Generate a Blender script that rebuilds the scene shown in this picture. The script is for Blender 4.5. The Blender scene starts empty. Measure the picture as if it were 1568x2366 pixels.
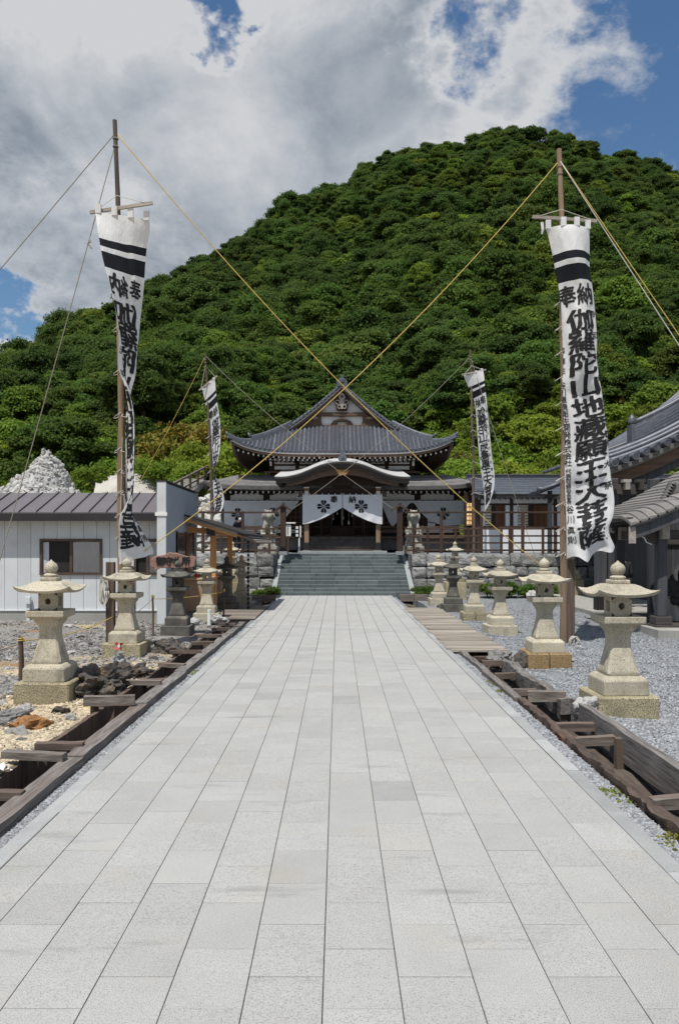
import bpy, bmesh, math, random
import numpy as np
from mathutils import Vector, Matrix, Euler, noise as mnoise
scene = bpy.context.scene
col = scene.collection
R = math.radians
random.seed(7)
# ---------------------------------------------------------------- camera
EYE = 1.7
F = 1775.0            # focal length in the units the photo was measured in (picture 1568 x 2366)
cam_data = bpy.data.cameras.new('camera')
cam = bpy.data.objects.new('camera', cam_data); col.objects.link(cam)
cam_data.sensor_fit = 'VERTICAL'; cam_data.sensor_height = 36.0
cam_data.lens = 36.0 * F / 2366.0
cam_data.shift_x = 4 / 2366.0
cam_data.shift_y = 77 / 2366.0
cam_data.clip_start = 0.05; cam_data.clip_end = 3000
cam.location = (0, 0, EYE); cam.rotation_euler = (R(90), 0, 0)
scene.camera = cam
def P(px, py, d):
    return Vector(((px - 780) / F * d, d, EYE + (1260 - py) / F * d))
# ---------------------------------------------------------------- sun and sky
SUN_EL, SUN_AZ = 66.0, 25.0      # azimuth measured from straight behind the camera towards the left
to_sun = Vector((-math.sin(R(SUN_AZ)) * math.cos(R(SUN_EL)), -math.cos(R(SUN_AZ)) * math.cos(R(SUN_EL)), math.sin(R(SUN_EL))))
sd = bpy.data.lights.new('sun', 'SUN'); sd.energy = 5.0; sd.angle = R(0.53); sd.color = (1.0, 0.955, 0.88)
sun = bpy.data.objects.new('sun', sd); col.objects.link(sun)
sun.rotation_euler = (-to_sun).to_track_quat('-Z', 'Y').to_euler(); sun.location = (0, 0, 60)
world = bpy.data.worlds.new('World'); scene.world = world; world.use_nodes = True
scene.view_settings.view_transform = 'Standard'; scene.view_settings.look = 'None'
scene.view_settings.exposure = 0.0; scene.view_settings.gamma = 1.0
def sky_world():
    nt = world.node_tree; nt.nodes.clear(); N = nt.nodes.new; L = nt.links.new
    out = N('ShaderNodeOutputWorld'); bg = N('ShaderNodeBackground'); bg.inputs['Strength'].default_value = 0.075
    L(bg.outputs[0], out.inputs[0])
    sky = N('ShaderNodeTexSky'); sky.sky_type = 'NISHITA'; sky.sun_disc = False
    sky.sun_elevation = R(SUN_EL); sky.sun_rotation = math.atan2(to_sun.x, to_sun.y)
    sky.air_density = 1.2; sky.dust_density = 0.3; sky.ozone_density = 3.0
    tc = N('ShaderNodeTexCoord')
    def math_(op, a, b=None, c=None, clamp=False):
        m = N('ShaderNodeMath'); m.operation = op; m.use_clamp = clamp
        for i, v in enumerate((a, b, c)):
            if v is None: continue
            if isinstance(v, (int, float)): m.inputs[i].default_value = v
            else: L(v, m.inputs[i])
        return m.outputs[0]
    # slight flattening of the direction = cloud layer seen from below
    mp = N('ShaderNodeMapping'); mp.inputs['Scale'].default_value = (1, 1, 1.45); mp.inputs['Location'].default_value = SKY_SEED
    L(tc.outputs['Generated'], mp.inputs['Vector'])
    def noi(scale, detail, rough, dist=0.0):
        n = N('ShaderNodeTexNoise'); n.inputs['Scale'].default_value = scale; n.inputs['Detail'].default_value = detail
        n.inputs['Roughness'].default_value = rough; n.inputs['Distortion'].default_value = dist
        L(mp.outputs[0], n.inputs['Vector']); return math_('SUBTRACT', n.outputs['Fac'], 0.5)
    nrm = N('ShaderNodeVectorMath'); nrm.operation = 'NORMALIZE'; wn = N('ShaderNodeTexNoise'); wn.inputs['Scale'].default_value = 7.0; wn.inputs['Detail'].default_value = 8; wn.inputs['Roughness'].default_value = 0.6; L(mp.outputs[0], wn.inputs['Vector'])
    ws = N('ShaderNodeVectorMath'); ws.operation = 'SUBTRACT'; L(wn.outputs['Color'], ws.inputs[0]); ws.inputs[1].default_value = (0.5, 0.5, 0.5)
    wa = N('ShaderNodeVectorMath'); wa.operation = 'MULTIPLY_ADD'; L(ws.outputs[0], wa.inputs[0]); wa.inputs[1].default_value = (0.34, 0.34, 0.34); L(tc.outputs['Generated'], wa.inputs[2])
    L(wa.outputs[0], nrm.inputs[0])
    def blob(px, py, width):            # soft cloud bank or gap round a direction of the sky
        d = Vector(((px - 780) / F, 1, (1260 - py) / F)).normalized()
        dt = N('ShaderNodeVectorMath'); dt.operation = 'DOT_PRODUCT'
        L(nrm.outputs[0], dt.inputs[0]); dt.inputs[1].default_value = d
        mr = N('ShaderNodeMapRange'); mr.interpolation_type = 'SMOOTHSTEP'
        mr.inputs['From Min'].default_value = width; mr.inputs['From Max'].default_value = 0.0
        L(math_('ARCCOSINE', dt.outputs['Value']), mr.inputs['Value']); return mr.outputs[0]
    def smooth(v, lo, hi):
        m = N('ShaderNodeMapRange'); m.interpolation_type = 'SMOOTHSTEP'; m.inputs['From Min'].default_value = lo; m.inputs['From Max'].default_value = hi
        L(v, m.inputs['Value']); return m.outputs[0]
    big = noi(2.4, 3, 0.5); mid = noi(6.0, 12, 0.60, 0.35); fine = noi(22, 10, 0.66, 0.3)
    dens = math_('MULTIPLY_ADD', big, 1.0, 0.42)
    dens = math_('MULTIPLY_ADD', mid, 1.35, dens); dens = math_('MULTIPLY_ADD', fine, 0.45, dens)
    for px, py, w, k in CLOUD_FORMS: dens = math_('MULTIPLY_ADD', blob(px, py, w), k, dens)
    mask = smooth(dens, 0.22, 0.60)
    lump = noi(4.6, 9, 0.58, 0.6); soft = noi(1.9, 4, 0.5, 0.2)
    shade = math_('MULTIPLY_ADD', lump, 1.25, math_('MULTIPLY', smooth(dens, 0.40, 0.95), 0.50))
    shade = math_('MULTIPLY_ADD', soft, 0.8, shade)
    shade = math_('MULTIPLY_ADD', fine, 0.30, math_('ADD', shade, -0.07))
    for px, py, w, k in CLOUD_GREY: shade = math_('MULTIPLY_ADD', blob(px, py, w), k, shade)
    cr = N('ShaderNodeValToRGB'); e = cr.color_ramp.elements
    e[0].position = 0.0; e[0].color = (8.2, 8.4, 8.7, 1)
    e[1].position = 1.0; e[1].color = (2.3, 2.8, 3.5, 1)
    m = cr.color_ramp.elements.new(0.30); m.color = (5.7, 6.15, 6.8, 1)
    m = cr.color_ramp.elements.new(0.62); m.color = (3.4, 4.0, 4.75, 1)
    L(shade, cr.inputs['Fac'])
    mx = N('ShaderNodeMixRGB'); L(mask, mx.inputs['Fac']); hs = N('ShaderNodeHueSaturation'); hs.inputs['Saturation'].default_value = 1.15; hs.inputs['Value'].default_value = 1.3; L(sky.outputs[0], hs.inputs['Color']); L(hs.outputs[0], mx.inputs[1]); L(cr.outputs[0], mx.inputs[2])
    L(mx.outputs[0], bg.inputs['Color'])
SKY_SEED = (3.1, 0.4, 1.7)
CLOUD_FORMS = [(420, 330, 0.46, 0.50), (900, 200, 0.22, 0.20), (1430, 170, 0.14, 0.42), (1170, 170, 0.12, 0.12), (1130, 60, 0.06, 0.15),
               (1040, 90, 0.10, -0.62), (1540, 350, 0.16, -0.42), (1500, -10, 0.12, -0.40), (1290, 290, 0.10, -0.18),
               (20, 700, 0.055, -0.62), (455, -10, 0.06, -0.7), (10, 800, 0.08, 0.5)]
CLOUD_GREY = [(330, 540, 0.34, 0.26), (60, 480, 0.2, 0.2), (860, 130, 0.13, 0.14), (230, 100, 0.42, -0.5), (660, 330, 0.18, -0.10), (1250, 180, 0.22, -0.30), (20, 800, 0.1, -0.5)]
sky_world()
# ---------------------------------------------------------------- mesh helpers
def tag(o, label=None, cat=None, group=None, kind=None):
    if label: o['label'] = label
    if cat: o['category'] = cat
    if group: o['group'] = group
    if kind: o['kind'] = kind
    return o
def root_loc(o):
    v = Vector((0, 0, 0))
    while o is not None:
        v += Vector(o.location); o = o.parent
    return v
def link(name, me, mat=None, parent=None, loc=None):
    o = bpy.data.objects.new(name, me); col.objects.link(o)
    if mat is not None and me is not None and not me.materials: me.materials.append(mat)
    if parent is not None: o.parent = parent
    if loc is not None: o.location = loc
    return o
def thing(name, label, cat, loc=(0, 0, 0), group=None):
    o = bpy.data.objects.new(name, None); col.objects.link(o); o.location = loc; o.empty_display_size = 0.2
    return tag(o, label, cat, group)
class MB:
    def __init__(s): s.v = []; s.f = []; s.mi = []; s.cur = 0
    def add(s, vs, fs):
        b = len(s.v); s.v.extend([tuple(v) for v in vs])
        for f in fs: s.f.append(tuple(b + i for i in f)); s.mi.append(s.cur)
        return s
    def box(s, x0, x1, y0, y1, z0, z1):
        return s.add([(x0,y0,z0),(x1,y0,z0),(x1,y1,z0),(x0,y1,z0),(x0,y0,z1),(x1,y0,z1),(x1,y1,z1),(x0,y1,z1)],
                     [(0,3,2,1),(4,5,6,7),(0,1,5,4),(1,2,6,5),(2,3,7,6),(3,0,4,7)])
    def cbox(s, c, size, rot=None):
        hx, hy, hz = size[0]/2, size[1]/2, size[2]/2
        vs = [Vector(p) for p in ((-hx,-hy,-hz),(hx,-hy,-hz),(hx,hy,-hz),(-hx,hy,-hz),(-hx,-hy,hz),(hx,-hy,hz),(hx,hy,hz),(-hx,hy,hz))]
        if rot is not None:
            m = Euler(rot).to_matrix() if not isinstance(rot, Matrix) else rot
            vs = [m @ v for v in vs]
        c = Vector(c)
        return s.add([v + c for v in vs], [(0,3,2,1),(4,5,6,7),(0,1,5,4),(1,2,6,5),(2,3,7,6),(3,0,4,7)])
    def beam(s, p0, p1, w, h, up=(0, 0, 1)):
        p0, p1 = Vector(p0), Vector(p1); d = (p1 - p0).normalized(); up = Vector(up)
        sd_ = d.cross(up)
        if sd_.length < 1e-4: sd_ = d.cross(Vector((0, 1, 0)))
        sd_.normalize(); u = sd_.cross(d)
        vs = []
        for p in (p0, p1):
            for a, b in ((-1,-1),(1,-1),(1,1),(-1,1)): vs.append(p + sd_*a*w/2 + u*b*h/2)
        return s.add(vs, [(0,1,2,3),(7,6,5,4),(0,4,5,1),(1,5,6,2),(2,6,7,3),(3,7,4,0)])
    def tube(s, pts, rad, n=8, caps=True):
        pts = [Vector(p) for p in pts]
        if isinstance(rad, (int, float)): rad = [rad] * len(pts)
        vs = []; fs = []; prev = None
        for i, p in enumerate(pts):
            t = (pts[min(i+1, len(pts)-1)] - pts[max(i-1, 0)]).normalized()
            if prev is None:
                a = t.cross(Vector((0, 0, 1)))
                if a.length < 1e-3: a = t.cross(Vector((0, 1, 0)))
            else: a = prev - t * prev.dot(t)
            a.normalize(); prev = a; b = t.cross(a)
            for k in range(n):
                q = 2 * math.pi * k / n
                vs.append(p + (a * math.cos(q) + b * math.sin(q)) * rad[i])
        m = len(pts)
        for i in range(m - 1):
            for k in range(n):
                k2 = (k + 1) % n
                fs.append((i*n+k, i*n+k2, (i+1)*n+k2, (i+1)*n+k))
        if caps:
            fs.append(tuple(range(n-1, -1, -1))); fs.append(tuple((m-1)*n + k for k in range(n)))
        return s.add(vs, fs)
    def lathe(s, prof, n=16, c=(0, 0, 0), axis='z'):
        vs = []; fs = []; c = Vector(c)
        for r, z in prof:
            for k in range(n):
                q = 2*math.pi*k/n
                if axis == 'z': vs.append(c + Vector((r*math.cos(q), r*math.sin(q), z)))
                elif axis == 'y': vs.append(c + Vector((r*math.cos(q), z, r*math.sin(q))))
                else: vs.append(c + Vector((z, r*math.cos(q), r*math.sin(q))))
        m = len(prof)
        for i in range(m-1):
            for k in range(n):
                k2 = (k+1) % n; fs.append((i*n+k, i*n+k2, (i+1)*n+k2, (i+1)*n+k))
        fs.append(tuple(range(n-1, -1, -1))); fs.append(tuple((m-1)*n+k for k in range(n)))
        return s.add(vs, fs)
    def grid(s, fn, us, vs_, flip=False):
        vs = [fn(u, v) for v in vs_ for u in us]; nu = len(us); fs = []
        for j in range(len(vs_)-1):
            for i in range(nu-1):
                q = (j*nu+i, j*nu+i+1, (j+1)*nu+i+1, (j+1)*nu+i)
                fs.append(q[::-1] if flip else q)
        return s.add(vs, fs)
    def loft(s, rings, close=True, caps=True):
        n = len(rings[0]); vs = [p for r in rings for p in r]; fs = []
        for i in range(len(rings)-1):
            for k in range(n if close else n-1):
                k2 = (k+1) % n; fs.append((i*n+k, i*n+k2, (i+1)*n+k2, (i+1)*n+k))
        if caps and close:
            fs.append(tuple(range(n-1, -1, -1))); fs.append(tuple((len(rings)-1)*n+k for k in range(n)))
        return s.add(vs, fs)
    def prism(s, poly, y0, y1):          # polygon in x,z pushed along y
        n = len(poly); vs = [(x, y0, z) for x, z in poly] + [(x, y1, z) for x, z in poly]
        fs = [tuple(range(n)), tuple(range(2*n-1, n-1, -1))]
        for i in range(n):
            j = (i+1) % n; fs.append((i, i+n, j+n, j))
        return s.add(vs, fs)
    def mesh(s, name, mat=None, smooth=False, bevel=0.0, off=(0, 0, 0), fix=True, angle=None):
        me = bpy.data.meshes.new(name)
        off = Vector(off)
        me.from_pydata([(v[0]-off.x, v[1]-off.y, v[2]-off.z) for v in s.v], [], s.f)
        mats = mat if isinstance(mat, (list, tuple)) else [mat]
        for m_ in mats:
            if m_ is not None: me.materials.append(m_)
        if len(mats) > 1: me.polygons.foreach_set('material_index', s.mi)
        if fix or bevel:
            bm = bmesh.new(); bm.from_mesh(me)
            if fix: bmesh.ops.recalc_face_normals(bm, faces=bm.faces)
            if bevel:
                ed = [e for e in bm.edges if len(e.link_faces) == 2 and e.calc_face_angle(0) > 0.6]
                if ed: bmesh.ops.bevel(bm, geom=ed, offset=bevel, segments=1, affect='EDGES', clamp_overlap=True)
            bm.to_mesh(me); bm.free()
        if smooth:
            me.polygons.foreach_set('use_smooth', [True]*len(me.polygons))
            if angle is not None:
                try: me.set_sharp_from_angle(angle=R(angle))
                except Exception: pass
        me.update(); return me
    def build(s, name, mat, parent=None, smooth=False, bevel=0.0, fix=True, angle=None, loc=None):
        off = root_loc(parent) if parent is not None else Vector((0, 0, 0))
        if loc is not None: off = Vector(loc)
        me = s.mesh(name, mat, smooth, bevel, off, fix, angle)
        return link(name, me, None, parent, loc)
def copy_tree(o, parent=None):
    c = o.copy(); col.objects.link(c); c.parent = parent
    for ch in list(o.children): copy_tree(ch, c)
    return c
def bake(o):
    dg = bpy.context.evaluated_depsgraph_get(); dg.update()
    me = bpy.data.meshes.new_from_object(o.evaluated_get(dg), depsgraph=dg)
    bpy.data.objects.remove(o, do_unlink=True); return me
def fnoise(p, s=1.0, o=4):
    return mnoise.fractal(Vector(p) * s, 1.0, 2.0, o)
def lerp(a, b, t): return a + (b - a) * t
def interp(pts, x):
    if x <= pts[0][0]: return pts[0][1]
    for (a, b), (c, d) in zip(pts, pts[1:]):
        if x <= c: return lerp(b, d, (x - a) / (c - a))
    return pts[-1][1]
def sinterp(pts, x):        # smooth (cubic) interpolation through points
    if x <= pts[0][0]: return pts[0][1]
    if x >= pts[-1][0]: return pts[-1][1]
    n = len(pts)
    for i in range(n-1):
        if x <= pts[i+1][0]:
            x0, y0 = pts[i]; x1, y1 = pts[i+1]; h = x1-x0; t = (x-x0)/h
            def sl(k):
                if k == 0: return (pts[1][1]-pts[0][1])/(pts[1][0]-pts[0][0])
                if k == n-1: return (pts[-1][1]-pts[-2][1])/(pts[-1][0]-pts[-2][0])
                return (pts[k+1][1]-pts[k-1][1])/(pts[k+1][0]-pts[k-1][0])
            m0, m1 = sl(i)*h, sl(i+1)*h
            return (2*t**3-3*t*t+1)*y0 + (t**3-2*t*t+t)*m0 + (-2*t**3+3*t*t)*y1 + (t**3-t*t)*m1
def lin(a, b, n): return [a + (b-a)*i/(n-1) for i in range(n)]
# ---------------------------------------------------------------- materials
def M(name, c1, c2=None, scale=4.0, detail=6.0, rough=0.85, bump=0.0, bscale=None, rnd=0.0, speck=None, stain=None,
      metallic=0.0, stretch=(1, 1, 1), spec=0.3, trans=0.0, contrast=0.35, transcol=None, bdist=0.02, hue=0.0, moss=None, wstain=None):
    m = bpy.data.materials.new(name); m.use_nodes = True; nt = m.node_tree; N = nt.nodes.new; L = nt.links.new
    b = nt.nodes['Principled BSDF']; b.inputs['Roughness'].default_value = rough; b.inputs['Metallic'].default_value = metallic
    b.inputs['Specular IOR Level'].default_value = spec
    tc = N('ShaderNodeTexCoord'); mp = N('ShaderNodeMapping'); mp.inputs['Scale'].default_value = stretch
    oi = N('ShaderNodeObjectInfo')
    addv = N('ShaderNodeVectorMath'); addv.operation = 'ADD'
    sc_ = N('ShaderNodeVectorMath'); sc_.operation = 'SCALE'; sc_.inputs['Scale'].default_value = 37.0
    cmb = N('ShaderNodeCombineXYZ')
    for i in range(3): L(oi.outputs['Random'], cmb.inputs[i])
    L(cmb.outputs[0], sc_.inputs[0]); L(tc.outputs['Object'], addv.inputs[0]); L(sc_.outputs[0], addv.inputs[1])
    L(addv.outputs[0], mp.inputs['Vector'])
    def noi(s, d=6, r=0.6):
        n = N('ShaderNodeTexNoise'); n.inputs['Scale'].default_value = s; n.inputs['Detail'].default_value = d; n.inputs['Roughness'].default_value = r
        L(mp.outputs[0], n.inputs['Vector']); return n.outputs['Fac']
    def ramp(f, lo, hi):
        r_ = N('ShaderNodeMapRange'); r_.inputs['From Min'].default_value = lo; r_.inputs['From Max'].default_value = hi; L(f, r_.inputs['Value']); return r_.outputs[0]
    def mixc(f, a, bcol):
        x = N('ShaderNodeMixRGB')
        if isinstance(f, (int, float)): x.inputs[0].default_value = f
        else: L(f, x.inputs[0])
        for i, v in ((1, a), (2, bcol)):
            if isinstance(v, tuple): x.inputs[i].default_value = (*v[:3], 1)
            else: L(v, x.inputs[i])
        return x.outputs[0]
    c2 = c2 or tuple(x*0.8 for x in c1)
    colr = mixc(ramp(noi(scale, detail), 0.5-contrast/2, 0.5+contrast/2), c1, c2)
    if speck:                       # (colour, scale, lo, hi)
        colr = mixc(ramp(noi(speck[1], 3, 0.6), speck[2], speck[3]), colr, speck[0])
    if stain:
        colr = mixc(ramp(noi(stain[1], 5, 0.65), stain[2], stain[3]), colr, stain[0])
    if moss:
        colr = mixc(ramp(noi(moss[1], 6, 0.7), moss[2], moss[3]), colr, moss[0])
    for cw, sw, lo, hi, am, *stw in (wstain or []):       # marks that run on over neighbouring pieces
        gp = N('ShaderNodeNewGeometry'); nw = N('ShaderNodeTexNoise'); nw.inputs['Scale'].default_value = sw; nw.inputs['Detail'].default_value = 7; nw.inputs['Roughness'].default_value = 0.62
        mw = N('ShaderNodeMapping'); mw.inputs['Scale'].default_value = stw[0] if stw else (1, 1, 1); L(gp.outputs['Position'], mw.inputs['Vector']); L(mw.outputs[0], nw.inputs['Vector']); mm = N('ShaderNodeMath'); mm.operation = 'MULTIPLY'; mm.use_clamp = True; mm.inputs[1].default_value = am; L(ramp(nw.outputs['Fac'], lo, hi), mm.inputs[0]); cl_ = N('ShaderNodeClamp'); L(mm.outputs[0], cl_.inputs[0])
        colr = mixc(cl_.outputs[0], colr, cw)
    if rnd or hue:
        hs = N('ShaderNodeHueSaturation'); v = N('ShaderNodeMapRange'); v.inputs['To Min'].default_value = 1-rnd; v.inputs['To Max'].default_value = 1+rnd
        L(oi.outputs['Random'], v.inputs['Value']); L(v.outputs[0], hs.inputs['Value']); L(colr, hs.inputs['Color'])
        if hue:
            w = N('ShaderNodeTexWhiteNoise'); w.noise_dimensions = '1D'; L(oi.outputs['Random'], w.inputs['W'])
            hv = N('ShaderNodeMapRange'); hv.inputs['To Min'].default_value = 0.5-hue; hv.inputs['To Max'].default_value = 0.5+hue
            L(w.outputs['Value'], hv.inputs['Value']); L(hv.outputs[0], hs.inputs['Hue'])
        colr = hs.outputs[0]
    L(colr, b.inputs['Base Color'])
    if bump:
        bp = N('ShaderNodeBump'); bp.inputs['Strength'].default_value = bump; bp.inputs['Distance'].default_value = bdist
        L(noi(bscale or scale*3, 8, 0.65), bp.inputs['Height']); L(bp.outputs[0], b.inputs['Normal'])
    if trans:
        t = N('ShaderNodeBsdfTranslucent'); mx = N('ShaderNodeMixShader'); mx.inputs[0].default_value = trans
        if transcol: t.inputs['Color'].default_value = (*transcol, 1)
        else: L(colr, t.inputs['Color'])
        L(b.outputs[0], mx.inputs[1]); L(t.outputs[0], mx.inputs[2]); L(mx.outputs[0], nt.nodes['Material Output'].inputs['Surface'])
    return m
def leafmat(name, ca, cb, rnd=0.25, hue=0.02, trans=0.28):
    m = bpy.data.materials.new(name); m.use_nodes = True; nt = m.node_tree; N = nt.nodes.new; L = nt.links.new
    b = nt.nodes['Principled BSDF']; b.inputs['Roughness'].default_value = 0.65; b.inputs['Specular IOR Level'].default_value = 0.12
    at = N('ShaderNodeAttribute'); at.attribute_name = 'lv'
    mx = N('ShaderNodeMixRGB'); mx.inputs[1].default_value = (*ca, 1); mx.inputs[2].default_value = (*cb, 1); L(at.outputs['Fac'], mx.inputs[0])
    oi = N('ShaderNodeObjectInfo'); hs = N('ShaderNodeHueSaturation')
    v = N('ShaderNodeMapRange'); v.inputs['To Min'].default_value = 1-rnd; v.inputs['To Max'].default_value = 1+rnd
    L(oi.outputs['Random'], v.inputs['Value']); L(v.outputs[0], hs.inputs['Value']); L(mx.outputs[0], hs.inputs['Color'])
    w = N('ShaderNodeTexWhiteNoise'); w.noise_dimensions = '1D'; L(oi.outputs['Random'], w.inputs['W'])
    hv = N('ShaderNodeMapRange'); hv.inputs['To Min'].default_value = 0.5-hue; hv.inputs['To Max'].default_value = 0.5+hue
    L(w.outputs['Value'], hv.inputs['Value']); L(hv.outputs[0], hs.inputs['Hue'])
    L(hs.outputs[0], b.inputs['Base Color'])
    t = N('ShaderNodeBsdfTranslucent'); ms = N('ShaderNodeMixShader'); ms.inputs[0].default_value = trans
    L(hs.outputs[0], t.inputs['Color']); L(b.outputs[0], ms.inputs[1]); L(t.outputs[0], ms.inputs[2]); L(ms.outputs[0], nt.nodes['Material Output'].inputs['Surface'])
    return m
m_slab = M('granite_slab', (0.385,0.386,0.376), (0.345,0.346,0.338), 2.2, 5, 0.8, 0.12, 120, rnd=0.055, wstain=[((0.27,0.265,0.25), 0.9, 0.52, 0.75, 0.5), ((0.33,0.29,0.21), 1.7, 0.58, 0.8, 0.55), ((0.22,0.22,0.215), 5.0, 0.64, 0.74, 0.5), ((0.17,0.175,0.175), 1.15, 0.60, 0.70, 0.5, (0.7, 3.6, 1.0))], speck=((0.17,0.171,0.168), 190, 0.50, 0.66), moss=((0.52,0.52,0.51), 210, 0.58, 0.72), stain=((0.37,0.36,0.325), 1.1, 0.56, 0.8), bdist=0.003)
m_slab2 = M('granite_slab_grey', (0.33,0.333,0.328), (0.285,0.288,0.284), 4, 5, 0.8, 0.12, 120, rnd=0.08, speck=((0.22,0.22,0.22), 135, 0.51, 0.66), bdist=0.003)
m_joint = M('joint_mortar', (0.25,0.225,0.17), (0.15,0.14,0.11), 6, 6, 0.95)
m_kerb = M('kerb_granite', (0.34,0.35,0.35), (0.27,0.277,0.28), 3, 6, 0.8, 0.2, 60, rnd=0.12, speck=((0.2,0.2,0.21), 80, 0.55, 0.75), stain=((0.40,0.35,0.25), 2.0, 0.62, 0.8), bdist=0.004)
m_step = M('step_stone', (0.125,0.148,0.153), (0.09,0.108,0.113), 2.5, 6, 0.7, 0.15, 40, rnd=0.16, stain=((0.17,0.20,0.205), 3, 0.6, 0.75), bdist=0.004)
m_flank = M('flank_stone', (0.30,0.33,0.33), (0.24,0.265,0.265), 3, 6, 0.75, 0.15, 40, rnd=0.06, bdist=0.004)
m_wallstone = M('wall_stone', (0.33,0.33,0.315), (0.17,0.175,0.175), 5, 8, 0.9, 0.9, 9, rnd=0.28, stain=((0.09,0.09,0.09), 4, 0.6, 0.72), bdist=0.05)
m_dark = M('dark_earth', (0.045,0.04,0.035), (0.02,0.02,0.018), 3, 6, 0.95)
m_lant = M('lantern_granite', (0.50,0.46,0.37), (0.40,0.365,0.29), 3, 6, 0.85, 0.5, 55, rnd=0.08, speck=((0.21,0.185,0.13), 90, 0.52, 0.62), stain=((0.23,0.21,0.165), 3.6, 0.54, 0.72), moss=((0.36,0.31,0.17), 7, 0.60, 0.72), wstain=[((0.15,0.14,0.115), 5.0, 0.56, 0.72, 0.65, (1.0, 1.0, 0.22)), ((0.20,0.19,0.15), 1.3, 0.5, 0.7, 0.35)], bdist=0.008)
m_lantw = M('lantern_granite_weathered', (0.43,0.385,0.25), (0.30,0.265,0.175), 4, 7, 0.9, 0.7, 45, rnd=0.12, speck=((0.12,0.10,0.07), 80, 0.49, 0.60), stain=((0.17,0.15,0.10), 3.5, 0.55, 0.75), bdist=0.01)
m_lantr = M('lantern_base_rusty', (0.34,0.24,0.12), (0.22,0.15,0.075), 4, 7, 0.9, 0.7, 40, rnd=0.15, speck=((0.10,0.08,0.05), 36, 0.53, 0.66), stain=((0.40,0.22,0.07), 4, 0.55, 0.7), bdist=0.01)
m_lantd = M('lantern_dark_stone', (0.12,0.115,0.10), (0.065,0.063,0.058), 5, 7, 0.9, 0.6, 40, rnd=0.1, stain=((0.22,0.205,0.165), 3, 0.56, 0.72), bdist=0.01)
m_hole = M('soot_dark', (0.02,0.019,0.017), None, 3, 2, 0.95)
def wood(name, c1, c2, axis='z', sc=14, rough=0.8, rnd=0.12, stain=None, bump=0.35):
    st = {'x': (0.06,1,1), 'y': (1,0.06,1), 'z': (1,1,0.06)}[axis]
    return M(name, c1, c2, sc, 7, rough, bump, sc*2, rnd=rnd, stretch=st, contrast=0.4, stain=stain, bdist=0.006)
m_wy = wood('weathered_wood_y', (0.25,0.235,0.225), (0.065,0.058,0.054), 'y', 40, stain=((0.13,0.09,0.07), 1.2, .5, .78), bump=0.7)
m_wx = wood('weathered_wood_x', (0.26,0.23,0.205), (0.075,0.062,0.055), 'x', 26, stain=((0.16,0.095,0.065), 1.2, .5, .72), bump=0.8)
m_wz = wood('weathered_wood_z', (0.155,0.115,0.09), (0.065,0.046,0.037), 'z')
m_rot = wood('rotten_red_wood', (0.125,0.09,0.072), (0.04,0.03,0.026), 'y', 24, stain=((0.20,0.085,0.04), 5, 0.60, 0.74), bump=.9)
m_kfas = wood('porch_fascia_bark', (0.085,0.075,0.066), (0.05,0.044,0.039), 'x', 9)
m_wbr = wood('brown_plank_x', (0.17,0.13,0.108), (0.07,0.052,0.044), 'x', 24)
m_deck = wood('deck_plank', (0.36,0.325,0.28), (0.17,0.145,0.125), 'x', 22, rnd=0.25)
m_pole = wood('pole_wood', (0.26,0.185,0.125), (0.12,0.083,0.057), 'z', 16)
m_poled = wood('pole_wood_dark', (0.12,0.10,0.085), (0.035,0.03,0.027), 'z', 16)
m_hallw = wood('hall_dark_wood', (0.042,0.026,0.019), (0.022,0.0145,0.011), 'z', 9)
m_hallwx = wood('hall_dark_wood_x', (0.045,0.028,0.02), (0.022,0.0145,0.011), 'x', 9)
m_hallbr = wood('hall_brown_wood', (0.145,0.095,0.067), (0.085,0.055,0.04), 'x', 10)
m_colw = wood('pale_column_wood', (0.30,0.21,0.135), (0.19,0.125,0.08), 'z', 12)
m_fence = wood('fence_wood', (0.075,0.045,0.034), (0.038,0.024,0.019), 'z', 10, rnd=0.2)
m_fencex = wood('fence_wood_x', (0.085,0.052,0.04), (0.042,0.027,0.021), 'x', 10, rnd=0.2)
m_shut = wood('brown_shutter', (0.15,0.066,0.034), (0.095,0.042,0.023), 'z', 8)
m_hino = wood('new_cypress', (0.56,0.30,0.115), (0.43,0.21,0.075), 'z', 7, 0.6)
m_hinox = wood('new_cypress_x', (0.56,0.31,0.13), (0.43,0.22,0.085), 'x', 7, 0.6)
m_count = wood('counter_board', (0.46,0.31,0.20), (0.37,0.24,0.15), 'z', 6, 0.6)
m_pavw = wood('pavilion_wood', (0.075,0.078,0.088), (0.035,0.036,0.041), 'z', 14, rnd=0.15, stain=((0.12,0.105,0.095), 2, 0.58, 0.78))
m_pavx = wood('pavilion_wood_x', (0.085,0.078,0.073), (0.038,0.034,0.032), 'x', 10, rnd=0.15)
m_white = M('white_plaster', (0.74,0.75,0.765), (0.68,0.69,0.71), 1.5, 4, 0.9)
m_wtip = M('white_paint', (0.75,0.75,0.73), (0.62,0.62,0.6), 8, 4, 0.8)
m_tile = M('roof_tile', (0.105,0.116,0.14), (0.066,0.073,0.091), 4, 5, 0.42, 0.1, 20, rnd=0.32, spec=0.5, stain=((0.17,0.18,0.205), 5, 0.56, 0.75))
m_tilef = M('roof_tile_flat', (0.040,0.044,0.056), (0.024,0.027,0.035), 5, 5, 0.5, 0.1, 20, rnd=0.15, spec=0.5)
m_metal = M('porch_roof_metal', (0.74,0.74,0.74), (0.62,0.62,0.62), 3, 4, 0.35, 0.05, 8, metallic=0.2, spec=0.5)
m_shing = M('hall_shingle', (0.20,0.195,0.19), (0.125,0.122,0.12), 3, 6, 0.7, 0.2, 16, rnd=0.2, stain=((0.26,0.26,0.255), 2, 0.55, 0.75))
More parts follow.
